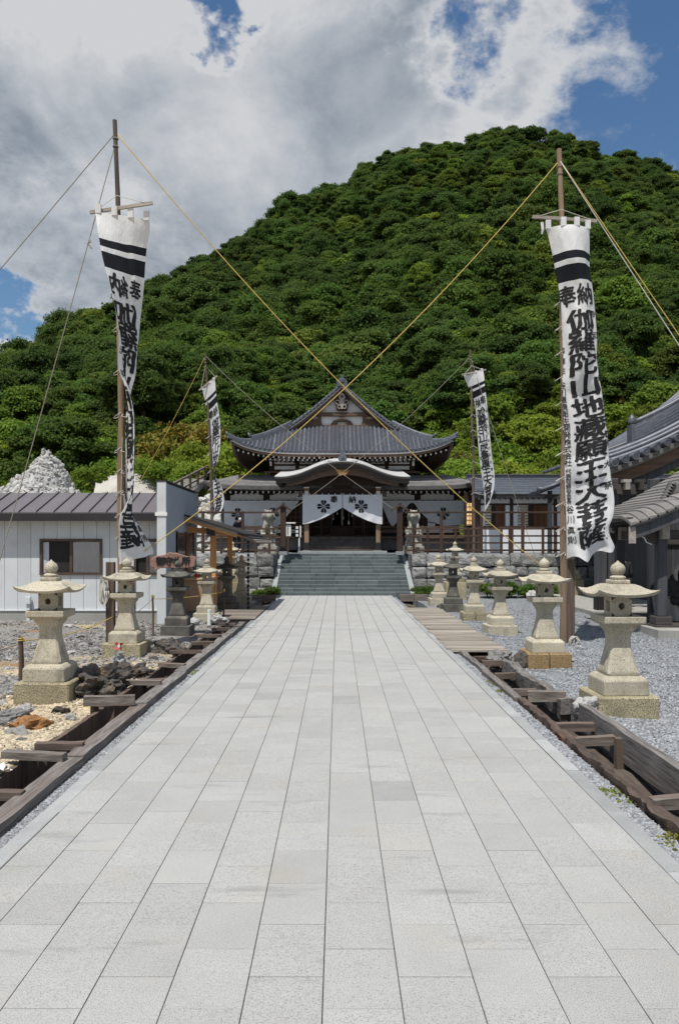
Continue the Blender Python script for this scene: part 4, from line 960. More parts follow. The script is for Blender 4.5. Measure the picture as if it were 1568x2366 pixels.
# ---------------------------------------------------------------- curtains with crests
def crest(b, cx, cz, r, yfn, dy=-0.012):
    def petal(a0):
        pts = []
        for x, z in ((.10,.0),(.20,.16),(.42,.30),(.62,.40),(.80,.36),(.92,.22),(.84,.0),(.92,-.22),(.80,-.36),(.62,-.40),(.42,-.30),(.20,-.16)):
            c, s = math.cos(a0), math.sin(a0); pts.append((x*c-z*s, x*s+z*c))
        return pts
    for k in range(4):
        a0 = math.pi/2*k; pts = petal(a0); n = len(pts)
        ce = (sum(p[0] for p in pts)/n, sum(p[1] for p in pts)/n)
        # leave a pale vein along each petal: two halves
        for half in (1, -1):
            hp = [p for p in [(.10,.03),(.24,.17),(.42,.30),(.62,.40),(.80,.36),(.92,.22),(.86,.03)]] if half == 1 else [(.10,-.03),(.86,-.03),(.92,-.22),(.80,-.36),(.62,-.40),(.42,-.30),(.24,-.17)]
            c, s = math.cos(a0), math.sin(a0)
            q = [(x*c-z*s, x*s+z*c) for x, z in hp]
            vs = [(cx+x*r, yfn(cx+x*r, cz+z*r)+dy, cz+z*r) for x, z in q]; b.add(vs, [tuple(range(len(vs)))])
    vs = [(cx+.07*r*math.cos(q*math.pi/5), yfn(cx, cz)+dy, cz+.07*r*math.sin(q*math.pi/5)) for q in range(10)]; b.add(vs, [tuple(range(10))])
def curtain(name, label, x0, x1, y, zt, zbf, crests, fold, nx=60, nz=18, group='white crest curtains'):
    root = thing(name, label, 'curtain', ((x0+x1)/2, y, zt), group)
    def yf(x, z):
        zb_ = zbf(x); f = min(1, max(0, (zt-z)/max(.2, zt-zb_)))
        return y + fold*f*(0.55*math.sin(x*7.3+z*3.1)+0.45*math.sin(x*13.1-z*5.2+1)) + 0.02*fnoise((x*2, z*2, 5), 1, 3)
    def fn(u, v):
        x = lerp(x0, x1, u); z = lerp(zt, zbf(x), v); return Vector((x, yf(x, z), z))
    b = MB(); b.grid(fn, lin(0, 1, nx), lin(0, 1, nz)); b.build('cloth', m_clothw, root, smooth=True)
    n = int((x1-x0)/0.28)
    for i in range(n+1):
        x = lerp(x0+.03, x1-.03, i/n); MB().box(x-.014, x+.014, y-.012, y+.012, zt-.02, zt+.06).build('tie_tab', m_clothw, root)
    if crests:
        b = MB()
        for cx, cz, r in crests: crest(b, cx, cz, r, yf)
        b.build('crest', m_ink, root, fix=False)
    return root, yf
zc = lambda x: 2.6 + 0.72*max(0, 1-abs(x-HX)/1.68)**1.5
cc1, yf1 = curtain('porch_curtain', 'white porch curtain half with black crest on the shop side of the doorway', HX-1.7, HX-.012, 32.78, 3.86, zc, [(HX-.80, 3.36, .30)], .02)
cc2, yf2 = curtain('porch_curtain', 'white porch curtain half with black crest on the pavilion side of the doorway', HX+.012, HX+1.7, 32.78, 3.86, zc, [(HX+.80, 3.36, .30)], .02)
zl = lambda x: interp([(-5.4,2.6),(-2.75,2.6),(-1.8,3.72)], x)
curtain('hall_curtain', 'white wall curtain with two crests drawn up diagonally beside the porch', -5.28, -1.82, 35.75, 3.78, zl, [(-4.65,3.14,.32),(-3.02,3.16,.32)], .035)
zr = lambda x: sinterp([(2.05,3.58),(2.5,2.62),(2.8,2.86),(3.42,3.68),(3.9,3.18),(4.3,2.86),(4.9,2.62),(5.3,2.62),(5.86,2.66)], x)
curtain('hall_curtain', 'white wall curtain hitched up to a peak behind the lion-dog near the corridor', 2.05, 5.86, 35.75, 3.78, zr, [(4.9,3.17,.32)], .035, nx=90)
# ================================================================ lettering helper (flat print)
_glyph = {}
def glyph(ch):
    if ch in _glyph: return _glyph[ch]
    cu = bpy.data.curves.new('glyph', 'FONT'); cu.body = ch; cu.size = 1.0; cu.resolution_u = 2; cu.fill_mode = 'FRONT'
    o = bpy.data.objects.new('glyph', cu); col.objects.link(o)
    me = bake(o)
    bm = bmesh.new(); bm.from_mesh(me); bpy.data.meshes.remove(me); bpy.data.curves.remove(cu)
    bmesh.ops.triangulate(bm, faces=bm.faces)
    xs = [v.co.x for v in bm.verts]; ys = [v.co.y for v in bm.verts]
    cx, cy = (min(xs)+max(xs))/2, (min(ys)+max(ys))/2; s = max(max(xs)-min(xs), max(ys)-min(ys))
    for v in bm.verts: v.co = Vector(((v.co.x-cx)/s, (v.co.y-cy)/s, 0))
    for k in (-1.5, -.5, .5, 1.5):
        for ax in (0, 1):
            n = Vector((1,0,0)) if ax == 0 else Vector((0,1,0)); c = n*(k*0.22)
            bmesh.ops.bisect_plane(bm, geom=bm.verts[:]+bm.edges[:]+bm.faces[:], plane_co=c, plane_no=n)
    bmesh.ops.triangulate(bm, faces=bm.faces)
    bm.verts.index_update()
    r = (np.array([tuple(v.co[:2]) for v in bm.verts]), [tuple(v.index for v in f.verts) for f in bm.faces]); bm.free()
    _glyph[ch] = r; return r
def put_glyph(b, ch, bold, cu, cv, wu, wv, S, offs=(0.005, -0.005), slant=0.06):
    """brush-like character printed on a sheet. S(u, v) -> point on the sheet; (cu, cv) centre in metres, wu x wv size"""
    vs, fs = glyph(ch); so = ord(ch)*0.37; n = 9 if wu < .25 else 25; g = np.linspace(-.68, .68, n)
    pos = np.zeros((n, n, 3)); nor = np.zeros((n, n, 3))
    for j in range(n):
        for i in range(n): pos[j, i] = S(cu + g[i]*wu, cv - g[j]*wv)
    du = np.gradient(pos, axis=1); dv = np.gradient(pos, axis=0); nor = np.cross(du, -dv); nor /= (np.linalg.norm(nor, axis=2)[..., None]+1e-12)
    x0 = vs[:, 0]; y0 = vs[:, 1] + slant*vs[:, 0]
    x0 = x0 + .016*np.sin(y0*7+so) + .010*np.sin(y0*17+so*2); y0 = y0 + .014*np.sin(x0*8+so*1.7)
    wob = 1 + .5*np.sin(x0*9+so)*np.sin(y0*8-so)
    layers = [(0, 0)] + ([(bold*c, bold*s_) for c, s_ in ((1,.35),(-1,-.35),(.35,-1),(-.35,1))] if bold > .005 else [])
    for of in offs:
        for li, (ax, ay) in enumerate(layers):
            X = np.clip((x0+ax*wob+.68)/1.36, 0, .9999)*(n-1); Y = np.clip((y0+ay*wob+.68)/1.36, 0, .9999)*(n-1)
            i = X.astype(int); j = Y.astype(int); fx = (X-i)[:, None]; fy = (Y-j)[:, None]
            def bl(A): return A[j, i]*(1-fx)*(1-fy)+A[j, i+1]*fx*(1-fy)+A[j+1, i]*(1-fx)*fy+A[j+1, i+1]*fx*fy
            sg = 1 if of >= 0 else -1
            p = bl(pos) + bl(nor)*(of + sg*li*.0006)
            b.add([tuple(q) for q in p], fs)
# porch curtain characters and the shop sign lettering come from the same helper
for ch, cx, par, yf in (('奉', HX-.36, cc1, yf1), ('納', HX+.42, cc2, yf2)):
    b = MB(); put_glyph(b, ch, .022, 0, 0, .30, .30, lambda u, v, cx=cx, yf=yf: Vector((cx+u, yf(cx+u, 3.66-v)-.012, 3.66-v)), (0.003, -0.003), .05); b.build('lettering', m_ink, par, fix=False)
# ================================================================ festival banners on tall poles
def banner_mat(bands):
    m = bpy.data.materials.new('banner_cloth'); m.use_nodes = True; nt = m.node_tree; N = nt.nodes.new; L = nt.links.new
    b = nt.nodes['Principled BSDF']; b.inputs['Roughness'].default_value = 0.85; b.inputs['Specular IOR Level'].default_value = 0.2
    uv = N('ShaderNodeUVMap'); uv.uv_map = 'UVMap'; sp = N('ShaderNodeSeparateXYZ'); L(uv.outputs[0], sp.inputs[0])
    cr = N('ShaderNodeValToRGB'); cr.color_ramp.interpolation = 'CONSTANT'; el = cr.color_ramp.elements
    W, K = (0.74,0.745,0.75,1), (0.016,0.018,0.024,1)
    el[0].position = 0; el[0].color = W; el[1].position = bands[0][0]; el[1].color = K
    for p, c in ((bands[0][1], W), (bands[1][0], K), (bands[1][1], W)):
        e = el.new(p); e.color = c
    L(sp.outputs['Y'], cr.inputs[0])
    tc = N('ShaderNodeTexCoord'); n = N('ShaderNodeTexNoise'); n.inputs['Scale'].default_value = 2.5; n.inputs['Detail'].default_value = 6; L(tc.outputs['Object'], n.inputs['Vector'])
    mr = N('ShaderNodeMapRange'); mr.inputs['From Min'].default_value = .35; mr.inputs['From Max'].default_value = .75; mr.inputs['To Min'].default_value = 1.0; mr.inputs['To Max'].default_value = .86; L(n.outputs['Fac'], mr.inputs['Value'])
    hs = N('ShaderNodeHueSaturation'); L(cr.outputs[0], hs.inputs['Color']); L(mr.outputs[0], hs.inputs['Value']); L(hs.outputs[0], b.inputs['Base Color'])
    bp = N('ShaderNodeBump'); bp.inputs['Strength'].default_value = .6; bp.inputs['Distance'].default_value = .03
    n2 = N('ShaderNodeTexNoise'); n2.inputs['Scale'].default_value = 9; n2.inputs['Detail'].default_value = 3; mp = N('ShaderNodeMapping'); mp.inputs['Scale'].default_value = (1.6,1,.5); L(tc.outputs['Object'], mp.inputs[0]); L(mp.outputs[0], n2.inputs['Vector']); L(n2.outputs['Fac'], bp.inputs['Height']); L(bp.outputs[0], b.inputs['Normal'])
    t = N('ShaderNodeBsdfTranslucent'); L(hs.outputs[0], t.inputs['Color']); mx = N('ShaderNodeMixShader'); mx.inputs[0].default_value = .25
    L(b.outputs[0], mx.inputs[1]); L(t.outputs[0], mx.inputs[2]); L(mx.outputs[0], nt.nodes['Material Output'].inputs['Surface']); return m
m_ban = banner_mat(((0.080, 0.105), (0.118, 0.165)))
MAIN = '伽羅陀山地藏願王大菩薩'
def make_banner(name, label, S, Wd, Ln, par_loc, lettering, nu=30, nv=130, LOOP=.135):
    """S(u, v): u in metres across from the middle, v metres down from the hem"""
    root = thing(name, label, 'banner', par_loc, 'festival banners on poles')
    b = MB(); us = lin(-Wd/2, Wd/2, nu); vs = lin(0, Ln, nv); b.grid(S, us, vs)
    me = b.mesh('cloth', m_ban, smooth=True, off=root.location, fix=False)
    uvl = me.uv_layers.new(name='UVMap'); UV = [(i/(nu-1), j/(nv-1)) for j in range(nv) for i in range(nu)]
    for lp in me.loops: uvl.data[lp.index].uv = UV[lp.vertex_index]
    cl = link('cloth', me, None, root)
    for k in range(4):
        u = lerp(-Wd/2+.05, Wd/2-.05, k/3); p = S(u, 0); MB().box(p.x-.045, p.x+.045, p.y-.022, p.y+.022, p.z-.02, p.z+LOOP).build('hanging_loop', m_ban, root)
    b = MB(); q = MB()
    y0 = Ln*0.178; hz = Ln*0.045
    fl = lettering.get('flip', 1)
    put_glyph(b, '奉', .026, -Wd*.22, y0+hz*.75, Wd*.40, hz*1.35, S); put_glyph(b, '納', .026, Wd*.21, y0+hz*.75, Wd*.42, hz*1.4, S)
    ys = y0+hz*1.75; st_ = (Ln*.965-ys)/len(MAIN)
    for i, ch in enumerate(MAIN): put_glyph(b, ch, .029, Wd*.045, ys+st_*(i+.5), Wd*.64, st_*1.0, S)
    b.build('inscription', m_ink, root, fix=False)
    for txt, u, va, vb, sz in lettering['small']:
        n = len(txt)
        for i, ch in enumerate(txt):
            if ch == ' ': continue
            put_glyph(q, ch, .014, u*Wd, Ln*lerp(va, vb, i/max(1, n-1)), sz, sz, S)
    q.build('small_lettering', m_ink, root, fix=False)
    return root
def pole(name, label, base, top, r0, r1, mats, group='banner poles', bend=0.04):
    t = thing(name, label, 'pole', base, group)
    base, top = Vector(base), Vector(top); pts = []; rr = []
    for i in range(15):
        f = i/14; p = base.lerp(top, f) + Vector((math.sin(f*math.pi)*bend + .012*math.sin(f*17), 0, 0)); pts.append(p); rr.append(lerp(r0, r1, f)*(1+.05*math.sin(f*40)))
    k = 11
    MB().tube(pts[:k+1], rr[:k+1], 12).build('shaft', mats[0], t, smooth=True, angle=50)
    MB().tube(pts[k:], rr[k:], 12).build('shaft_top', mats[1], t, smooth=True, angle=50)
    b = MB()
    for z in (0.965, 0.95): 
        p = base.lerp(top, z); rad = lerp(r0, r1, z)+.006; b.tube([p+Vector((math.cos(a)*rad, math.sin(a)*rad, 0)) for a in lin(0, 6.28, 14)], .01, 5)
    b.build('lashing', m_rope if 'R' in mats else m_ropeg, t); return t
def support(par, x, y, h, w, mats=m_wz):
    MB().box(x-w/2, x+w/2, y-.05, y+.05, -0.2, h).build('support_post', mats, par, bevel=.01)
def rope(name, label, a, c, sag, r, mat, group='guy ropes', n=30):
    a, c = Vector(a), Vector(c)
    pts = [a.lerp(c, f) - Vector((0, 0, 4*sag*f*(1-f))) for f in lin(0, 1, n)]
    o = MB().tube(pts, r, 6).build(name, mat, None, smooth=True, loc=pts[0]); return tag(o, label, 'rope', group)
# -- left near pole and banner
DL = 13.0
pl_ = pole('banner_pole', 'tall bare wooden pole carrying the twisted banner beside the prefab hut', P(279,1471,DL)+Vector((0,0,-.2)), P(267,278,DL), .068, .036, (m_pole, m_poled))
support(pl_, P(257,1490,DL).x, DL-.02, 1.42, .36*.4)
support(pl_, P(300,1490,DL).x, DL+.12, 1.35, .12)
LEFT = [(480,281,-1.0,0),(520,286,-.93,0),(560,287,-.76,0),(640,293,-.56,0),(720,295,-.35,0),(790,296,-.22,0),(850,293,-.14,0),(880,292,0.0,0),(910,296,.2,0),(960,300,.33,0),(1060,302,.36,0),(1130,301,.34,0),(1170,298,.16,0),(1195,297,-.08,0),(1230,304,-.30,0),(1262,311,-.50,0),(1295,314,-.55,0)]
WB, LB = .88, 5.82
cxs = [(y, a) for y, a, c, d in LEFT]; cs = [(y, c) for y, a, c, d in LEFT]
def S_left(u, v):
    py = 498 + (1292-498)*v/LB + (-10*u/WB*max(0, 1-v*2) ) + (30*(u/WB)*max(0, (v-5.2)/.75))
    cx, c = sinterp(cxs, py), max(-1, min(1, sinterp(cs, py)))
    # sign of the sine decides which half is nearer; keep it continuous
    ang = math.acos(c); sn = math.sin(ang)
    w = u*(c); p = P(cx, py, DL-.13); 
    fold = .055*math.sin(u*9+v*1.7)*min(1, v*1.2) + .03*math.sin(u*21+v*3)*min(1, v)
    return p + Vector((w + fold*sn*.4, -u*sn*.75 + fold*(1-.3*sn), 0))
small1 = [('令和元年七月例大祭', .40, .27, .80, .13), ('御施主', -.425, .37, .43, .11), ('谷川環境衛生開発株式会社', -.42, .475, .71, .12), ('代表取締役会長', -.415, .735, .825, .09), ('谷川眞則', -.40, .85, .945, .135)]
bl_ = make_banner('festival_banner', 'white lettered banner twisted into a narrow spiral beside the prefab hut', S_left, WB, LB, P(281,1290,DL), {'small': small1})
# -- right near pole and banner
DR = 13.8
pr_ = pole('banner_pole', 'tall bare wooden pole carrying the spread banner beside a stone lantern on gravel', P(1300,1476,DR)+Vector((0,0,-.2)), P(1292,345,DR), .07, .045, (m_pole, m_pole))
support(pr_, P(1316,1478,DR).x, DR+.02, 1.45, .16)
RE0 = [(505,1246),(535,1262),(565,1270),(610,1279),(680,1291),(760,1297),(850,1300),(900,1298),(1000,1303),(1100,1303),(1200,1306),(1292,1311)]
RE1 = [(505,1363),(535,1361),(565,1361),(620,1362),(680,1371),(760,1377),(850,1380),(930,1392),(1020,1405),(1090,1410),(1150,1417),(1190,1414),(1225,1404),(1262,1418)]
U0 = [(505,0.0),(600,.02),(650,.14),(700,.16),(800,.10),(900,.08),(1000,.03),(1300,0.0)]
U1 = [(505,1.0),(640,1.0),(780,.98),(850,.90),(950,.86),(1010,.88),(1080,.97),(1200,1.0),(1300,1.0)]
LBR = 5.82
def S_right(u, v):
    f = u/WB+.5
    py = lerp(528, 1292 - 28*max(0, f-.35)/.65, v/LBR)
    e0, e1 = sinterp(RE0, py), sinterp(RE1, py); a, c = sinterp(U0, py), sinterp(U1, py)
    t = (f-a)/(c-a); dep = 0.0
    if t < 0: px = e0 + (-t)*(e1-e0)*.5; dep = min(.05 + (-t)*.5, .3)*min(1, -t*12)
    elif t > 1: px = e1 - (t-1)*(e1-e0)*.55; dep = min(.04 + (t-1)*.4, .2)*min(1, (t-1)*12)
    else: px = lerp(e0, e1, t)
    vis = (e1-e0)/F*DR; slack = max(0, (c-a)*WB-vis)
    bil = -1.1*math.sqrt(slack*WB*.35)*math.sin(math.pi*max(0, min(1, t)))
    low = max(0, (v-LBR+.55)/.55)
    fold = (.022*math.sin(u*13+v*2.2)+.012*math.sin(u*29-v*4))*min(1, v*.7) + low*(.10*math.sin(u*11+1.2) )
    p = P(px, py, DR-.16); return p + Vector((0, bil + dep + fold, .05*low*math.sin(u*14)))
br_ = make_banner('festival_banner', 'white banner hanging spread open with bold black characters beside the wash pavilion', S_right, WB, LBR, P(1300,1290,DR), {'small': small1}, nu=40)
for root_, A_, B_, d_, cl_ in ((bl_, (208,491), (353,469), DL-.13, m_wx), (br_, (1229,501), (1378,511), DR-.16, m_plast)):
    a, c = P(*A_, d_), P(*B_, d_); MB().beam(a, c, .035, .06).build('crossbar', m_deck, root_, bevel=.004)
    pk = P(270 if d_ < 13 else 1296, 452 if d_ < 13 else 484, d_-.02)
    MB().tube([a.lerp(c, .12)+Vector((0,-.02,.02)), pk, a.lerp(c, .87)+Vector((0,-.02,.02))], .006, 5).build('bridle', m_ropew, root_)
    MB().tube([P(A_[0]+22, A_[1]+14, d_-.03), P(A_[0]+24, A_[1]+30, d_-.05), P(A_[0]+22, A_[1]+40, d_-.04)], [.03,.024,.012], 6).build('tie_end', m_ban, root_)
# cords lacing each banner to its pole
def lacing(par, pts, polex, d, r):
    for py, ex in pts:
        px = polex(py); c = P(px, py, d); e = P(ex, py+4, d-.12); b = MB()
        b.tube([c + Vector((math.cos(t)*r, math.sin(t)*r, .05*math.cos(t))) for t in lin(R(10), R(350), 16)], .0065, 5)
        b.tube([c+Vector((r, -.01, .03)), (c+e)/2+Vector((0,-.06,-.01)), e], .0065, 5); b.build('lacing_cord', m_ropew, par)
lacing(bl_, [(y, 288) for y in range(1040, 1290, 50)] + [(860, 291), (960, 294), (760, 283), (690,280)], lambda y: lerp(267, 279, (y-278)/1193.), DL, .075)
lacing(br_, [(y, sinterp(RE0, y)) for y in range(700, 1290, 58)], lambda y: lerp(1292, 1300, (y-345)/1131.)-4, DR, .08)
for par, xs_, d in ((br_, [(700,1303),(900,1309),(1100,1311),(1250,1312),(1290,1315)], DR-.1), (bl_, [(1010,283),(1150,280),(1290,274)], DL-.1)):
    MB().tube([P(x, y, d) for y, x in xs_], .006, 5).build('draw_cord', m_ropew, par)
# -- far banners on the terrace
DF = 31.0
S2 = 1.0
plf = pole('banner_pole', 'slim grey pole with fluttering banner at the rock pile side of the hall', (P(492,1275,DF).x, DF, TZ), P(474,815,DF), .07, .035, (m_wz, m_wz), bend=.05)
prf = pole('banner_pole', 'slim grey pole with leaning banner at the corridor side of the hall', (P(1094,1275,DF).x, DF, TZ), P(1086,808,DF), .07, .035, (m_wz, m_wz), bend=.03)
def edge_banner(E0, E1, pyl, d, ln, wd, twist=None, tilt=(0, 0)):
    def S(u, v):
        f = u/wd+.5; py = lerp(pyl[0], pyl[1], v/ln)
        e0, e1 = sinterp(E0, py), sinterp(E1, py); px = lerp(e0, e1, f)
        k = (e1-e0)/F*d/wd; k = max(-1, min(1, k)); sn = math.sqrt(1-k*k)
        fold = .05*math.sin(u*8+v*1.9)*min(1, v)
        ty = interp(((pyl[0], tilt[0]), (lerp(*pyl, .35), tilt[0]*.4), (lerp(*pyl, .8), tilt[1]*.3), (pyl[1], tilt[1])), py)
        return P(px, py + (f-.5)*ty, d-.14) + Vector((0, -(f-.5)*wd*sn*.7 + fold, 0))
    return S
# left far: twisted once low down
E0 = [(888,466),(915,472),(945,478),(980,483),(1020,484),(1060,487),(1085,492),(1100,495),(1120,488),(1150,489),(1175,489),(1200,486)]
E1 = [(888,498),(915,501),(945,505),(980,510),(1020,511),(1060,507),(1085,500),(1100,497),(1120,512),(1150,519),(1175,517),(1200,503)]
small2 = [('平成三十年七月大祭典', -.36, .30, .78, .12), ('奉納主', .38, .42, .50, .1), ('地藏山寺', .38, .62, .85, .13)]
bfl = make_banner('festival_banner', 'white lettered banner fluttering above the rock pile beside the hall', edge_banner(E0, E1, (888,1200), DF, 5.4, .78, None, (-24, -8)), .78, 5.4, P(490,1200,DF), {'small': small1}, nu=16, nv=80, LOOP=.06)
E0 = [(862,1072),(880,1080),(905,1091),(930,1099),(1000,1105),(1080,1112),(1140,1121),(1172,1122)]
E1 = [(862,1114),(880,1116),(905,1117),(930,1120),(1000,1128),(1060,1133),(1100,1138),(1135,1137),(1172,1128)]
Sf = edge_banner(E0, E1, (862,1172), DF, 5.4, .78, None, (-14, -22))
bfr = make_banner('festival_banner', 'white banner showing its mirrored reverse side above the corridor roof', lambda u, v: Sf(-u, v), .78, 5.4, P(1100,1172,DF), {'small': small2}, nu=16, nv=80, LOOP=.06)
for root_, A_, B_, px in ((bfl, (460,902), (502,868), 475), (bfr, (1066,866), (1122,854), 1089)):
    a, c = P(*A_, DF-.14), P(*B_, DF-.14); MB().beam(a, c, .035, .06).build('crossbar', m_deck, root_)
    MB().tube([a.lerp(c,.1), P(px, 845, DF-.05), a.lerp(c,.9)], .01, 5).build('bridle', m_ropew, root_)
lacing(bfl, [(y, sinterp([(888,466),(1200,486)], y)) for y in range(930, 1195, 40)], lambda y: lerp(474, 492, (y-815)/460.), DF, .08)
lacing(bfr, [(y, sinterp(E0, y)) for y in range(960, 1170, 36)], lambda y: lerp(1086, 1094, (y-808)/467.), DF, .08)
# -- guy ropes
tl, tr = P(268,306,DL), P(1292,370,DR)
rope('guy_rope', 'yellow rope crossing from the twisted banner pole over the hall gable', tl, P(1296,1345,DR), .42, .0085, m_rope)
rope('guy_rope', 'yellow rope crossing from the spread banner pole over the hall gable', tr, P(284,1308,DL), .50, .0090, m_rope)
rope('guy_rope', 'grey rope running out over the yard from the twisted banner pole', tl, (-11.2, DL, 0), .05, .008, m_ropeg)
rope('guy_rope', 'grey rope with a knot falling steeply from the twisted banner pole', P(266,335,DL), (-5.95, 12.6, 0), .06, .008, m_ropeg)
rope('guy_rope', 'yellow rope running out above the pavilion from the spread banner pole', tr, (9.5, 13.1, 0), .05, .0085, m_rope)
rope('guy_rope', 'pale rope running out above the pavilion beside a yellow one', tr+Vector((0,-.05,-.05)), (9.25, 13.3, 0), .02, .009, m_ropew)
tlf, trf = P(475,822,DF), P(1086,824,DF)
rope('guy_rope', 'thin pale rope from the rock pile banner pole to the stair gate post', tlf, P(922,1184,28.6), .35, .010, m_ropeg)
rope('guy_rope', 'thin pale rope from the corridor banner pole to the stair gate post', trf, P(655,1190,28.6), .35, .010, m_ropeg)
rope('guy_rope', 'thin rope slanting down towards the hut roof from the rock pile pole', tlf, P(320,1120,30), .1, .009, m_rope)
rope('guy_rope', 'thin dark wire slanting down to the corridor wall from the corridor pole', trf, P(1234,1281,29.5), .1, .010, m_ropeg)
b = MB(); k = P(207,560,12.9); b.tube([k+Vector((0,0,.06)), k+Vector((.03,-.02,0)), k+Vector((-.03,0,-.02)), k+Vector((.04,0,-.1))], .012, 6); tag(b.build('rope_knot', m_ropeg, loc=k), 'small knot with loose ends tied in the grey guy rope', 'knot')
# coils of rope hanging on the posts
for c, lab, rx in ((P(241,1365,12.85), 'coil of white rope hung on the twisted banner post', .1), (P(1327,1490,13.4), 'heap of white rope coiled at the foot of the spread banner post', .14)):
    b = MB()
    for q in range(6):
        ph = random.uniform(0, 6); r_ = rx*random.uniform(.75, 1.1)
        b.tube([c + Vector((math.cos(t)*r_*.55+.012*q-.03, .02*math.sin(3*t+ph), math.sin(t)*r_*(2.4 if rx < .12 else 1))) for t in lin(0, 6.28, 20)], .0085, 5)
    tag(b.build('rope_coil', m_ropew, smooth=True, loc=c), lab, 'rope')
# ================================================================ stone lanterns
def sq(hw, z, ch=0.0, cx=0, cy=0):
    if ch <= 0: return [Vector((cx-hw,cy-hw,z)), Vector((cx+hw,cy-hw,z)), Vector((cx+hw,cy+hw,z)), Vector((cx-hw,cy+hw,z))]
    c = ch; return [Vector((cx+a*hw, cy+b_*hw, z)) for a, b_ in ((-1+c,-1),(1-c,-1),(1,-1+c),(1,1-c),(1-c,1),(-1+c,1),(-1,1-c),(-1,-1+c))]
def make_lantern(mat, matb, seed=0, split=False, tall=1.0, plinth=0.0):
    rnd = random.Random(seed)
    t = thing('stone_lantern', 'x', 'lantern', (0, 0, 0), 'stone lanterns lining the path')
    z = -0.1
    if plinth: MB().loft([sq(.4, -.2), sq(.38, plinth)]).build('plinth', matb, t, bevel=.015); z = plinth
    if split:
        for s in (-1, 1): MB().box(s*.155-.15, s*.155+.15, -.31, .31, z, .18+plinth).build('base_block', matb, t, bevel=.012)
    else: MB().box(-.305, .305, -.305, .305, z, .18+plinth).build('base_slab', matb, t, bevel=.014)
    z = .18+plinth
    MB().loft([sq(.232, z), sq(.232, z+.15), sq(.19, z+.19)]).build('pedestal', mat, t, bevel=.008); z += .19
    pr = [(0,.158),(.025,.165),(.05,.16),(.1,.145),(.2,.122),(.29,.104),(.37,.1),(.42,.108),(.455,.13),(.475,.145),(.5,.145)]
    MB().loft([sq(w, z+h*tall, .18 if .03 < h < .46 else .12) for h, w in pr]).build('shaft', mat, t, smooth=True, angle=35); z += .5*tall
    MB().loft([sq(.15, z), sq(.212, z+.03), sq(.212, z+.10)]).build('platform', mat, t, bevel=.007); z += .10
    # fire box with a round opening through it and square recesses at the sides
    h, w, r = .19, .105, .033; b = MB(); n = 16; cz = z+h*.52
    def circ(y): return [Vector((r*math.cos(2*math.pi*(k+.5)/n), y, cz+r*1.12*math.sin(2*math.pi*(k+.5)/n))) for k in range(n)]
    def sqr(y):
        o = []
        for k in range(n):
            a = 2*math.pi*(k+.5)/n; c, s = math.cos(a), math.sin(a); m_ = max(abs(c), abs(s)); x, zz = c/m_*w, s/m_
            o.append(Vector((x, y, cz + (zz*(z+h-cz) if zz > 0 else zz*(cz-z)))))
        return o
    b.loft([sqr(w), circ(w), circ(-w), sqr(-w)], caps=False)
    for s in (-1, 1):      # side walls with a framed recess
        yw, zw = .055, .055
        vs = [(s*w,-w,z),(s*w,w,z),(s*w,w,z+h),(s*w,-w,z+h),(s*w,-yw,cz-zw),(s*w,yw,cz-zw),(s*w,yw,cz+zw),(s*w,-yw,cz+zw),(s*(w-.05),-yw,cz-zw),(s*(w-.05),yw,cz-zw),(s*(w-.05),yw,cz+zw),(s*(w-.05),-yw,cz+zw)]
        b.add(vs, [(0,1,5,4),(1,2,6,5),(2,3,7,6),(3,0,4,7),(4,5,9,8),(5,6,10,9),(6,7,11,10),(7,4,8,11),(8,9,10,11)])
    b.add([(-w,-w,z),(w,-w,z),(w,w,z),(-w,w,z),(-w,-w,z+h),(w,-w,z+h),(w,w,z+h),(-w,w,z+h)], [(0,1,2,3),(4,5,6,7)])
    b.build('fire_box', mat, t, fix=False); z += h
    # roof: square cap with swept-up corners
    prof = [(.095,.15),(.13,.148),(.165,.132),(.2,.100),(.24,.072),(.28,.055),(.312,.048)]; seg = 10; rings = []
    def ringz(hw, zz, lf, dz=0):
        o = []
        for side in range(4):
            for k in range(seg):
                f = -1+2*k/seg
                x, y = ((f,-1),(1,f),(-f,1),(-1,-f))[side]
                cn = abs(f)**3 if True else 0
                bow = 1-.05*(1-f*f)*(hw/.312)
                o.append(Vector((x*hw*bow, y*hw*bow, z+zz+lf*cn+dz)))
        return o
    for hw, zz in prof: rings.append(ringz(hw, zz-.012, .055*(max(0, hw-.14)/.172)**1.5))
    under = [ringz(.300, .008, .05), ringz(.22, .008, .012), ringz(.11, .002, 0)]
    MB().loft(rings+under).build('roof', mat, t, smooth=True, angle=38); z += .137
    MB().loft([sq(.095, z), sq(.095, z+.042, .0)]).build('finial_base', mat, t, bevel=.008); z += .042
    MB().lathe([(.07,0),(.08,.012),(.08,.028),(.06,.042),(.048,.05)], 18, (0,0,z)).build('finial_neck', mat, t, smooth=True, angle=50); z += .045
    MB().lathe([(.04,0),(.062,.018),(.075,.05),(.074,.078),(.06,.105),(.035,.125),(.015,.14),(.004,.155)], 18, (0,0,z)).build('finial', mat, t, smooth=True)
    return t
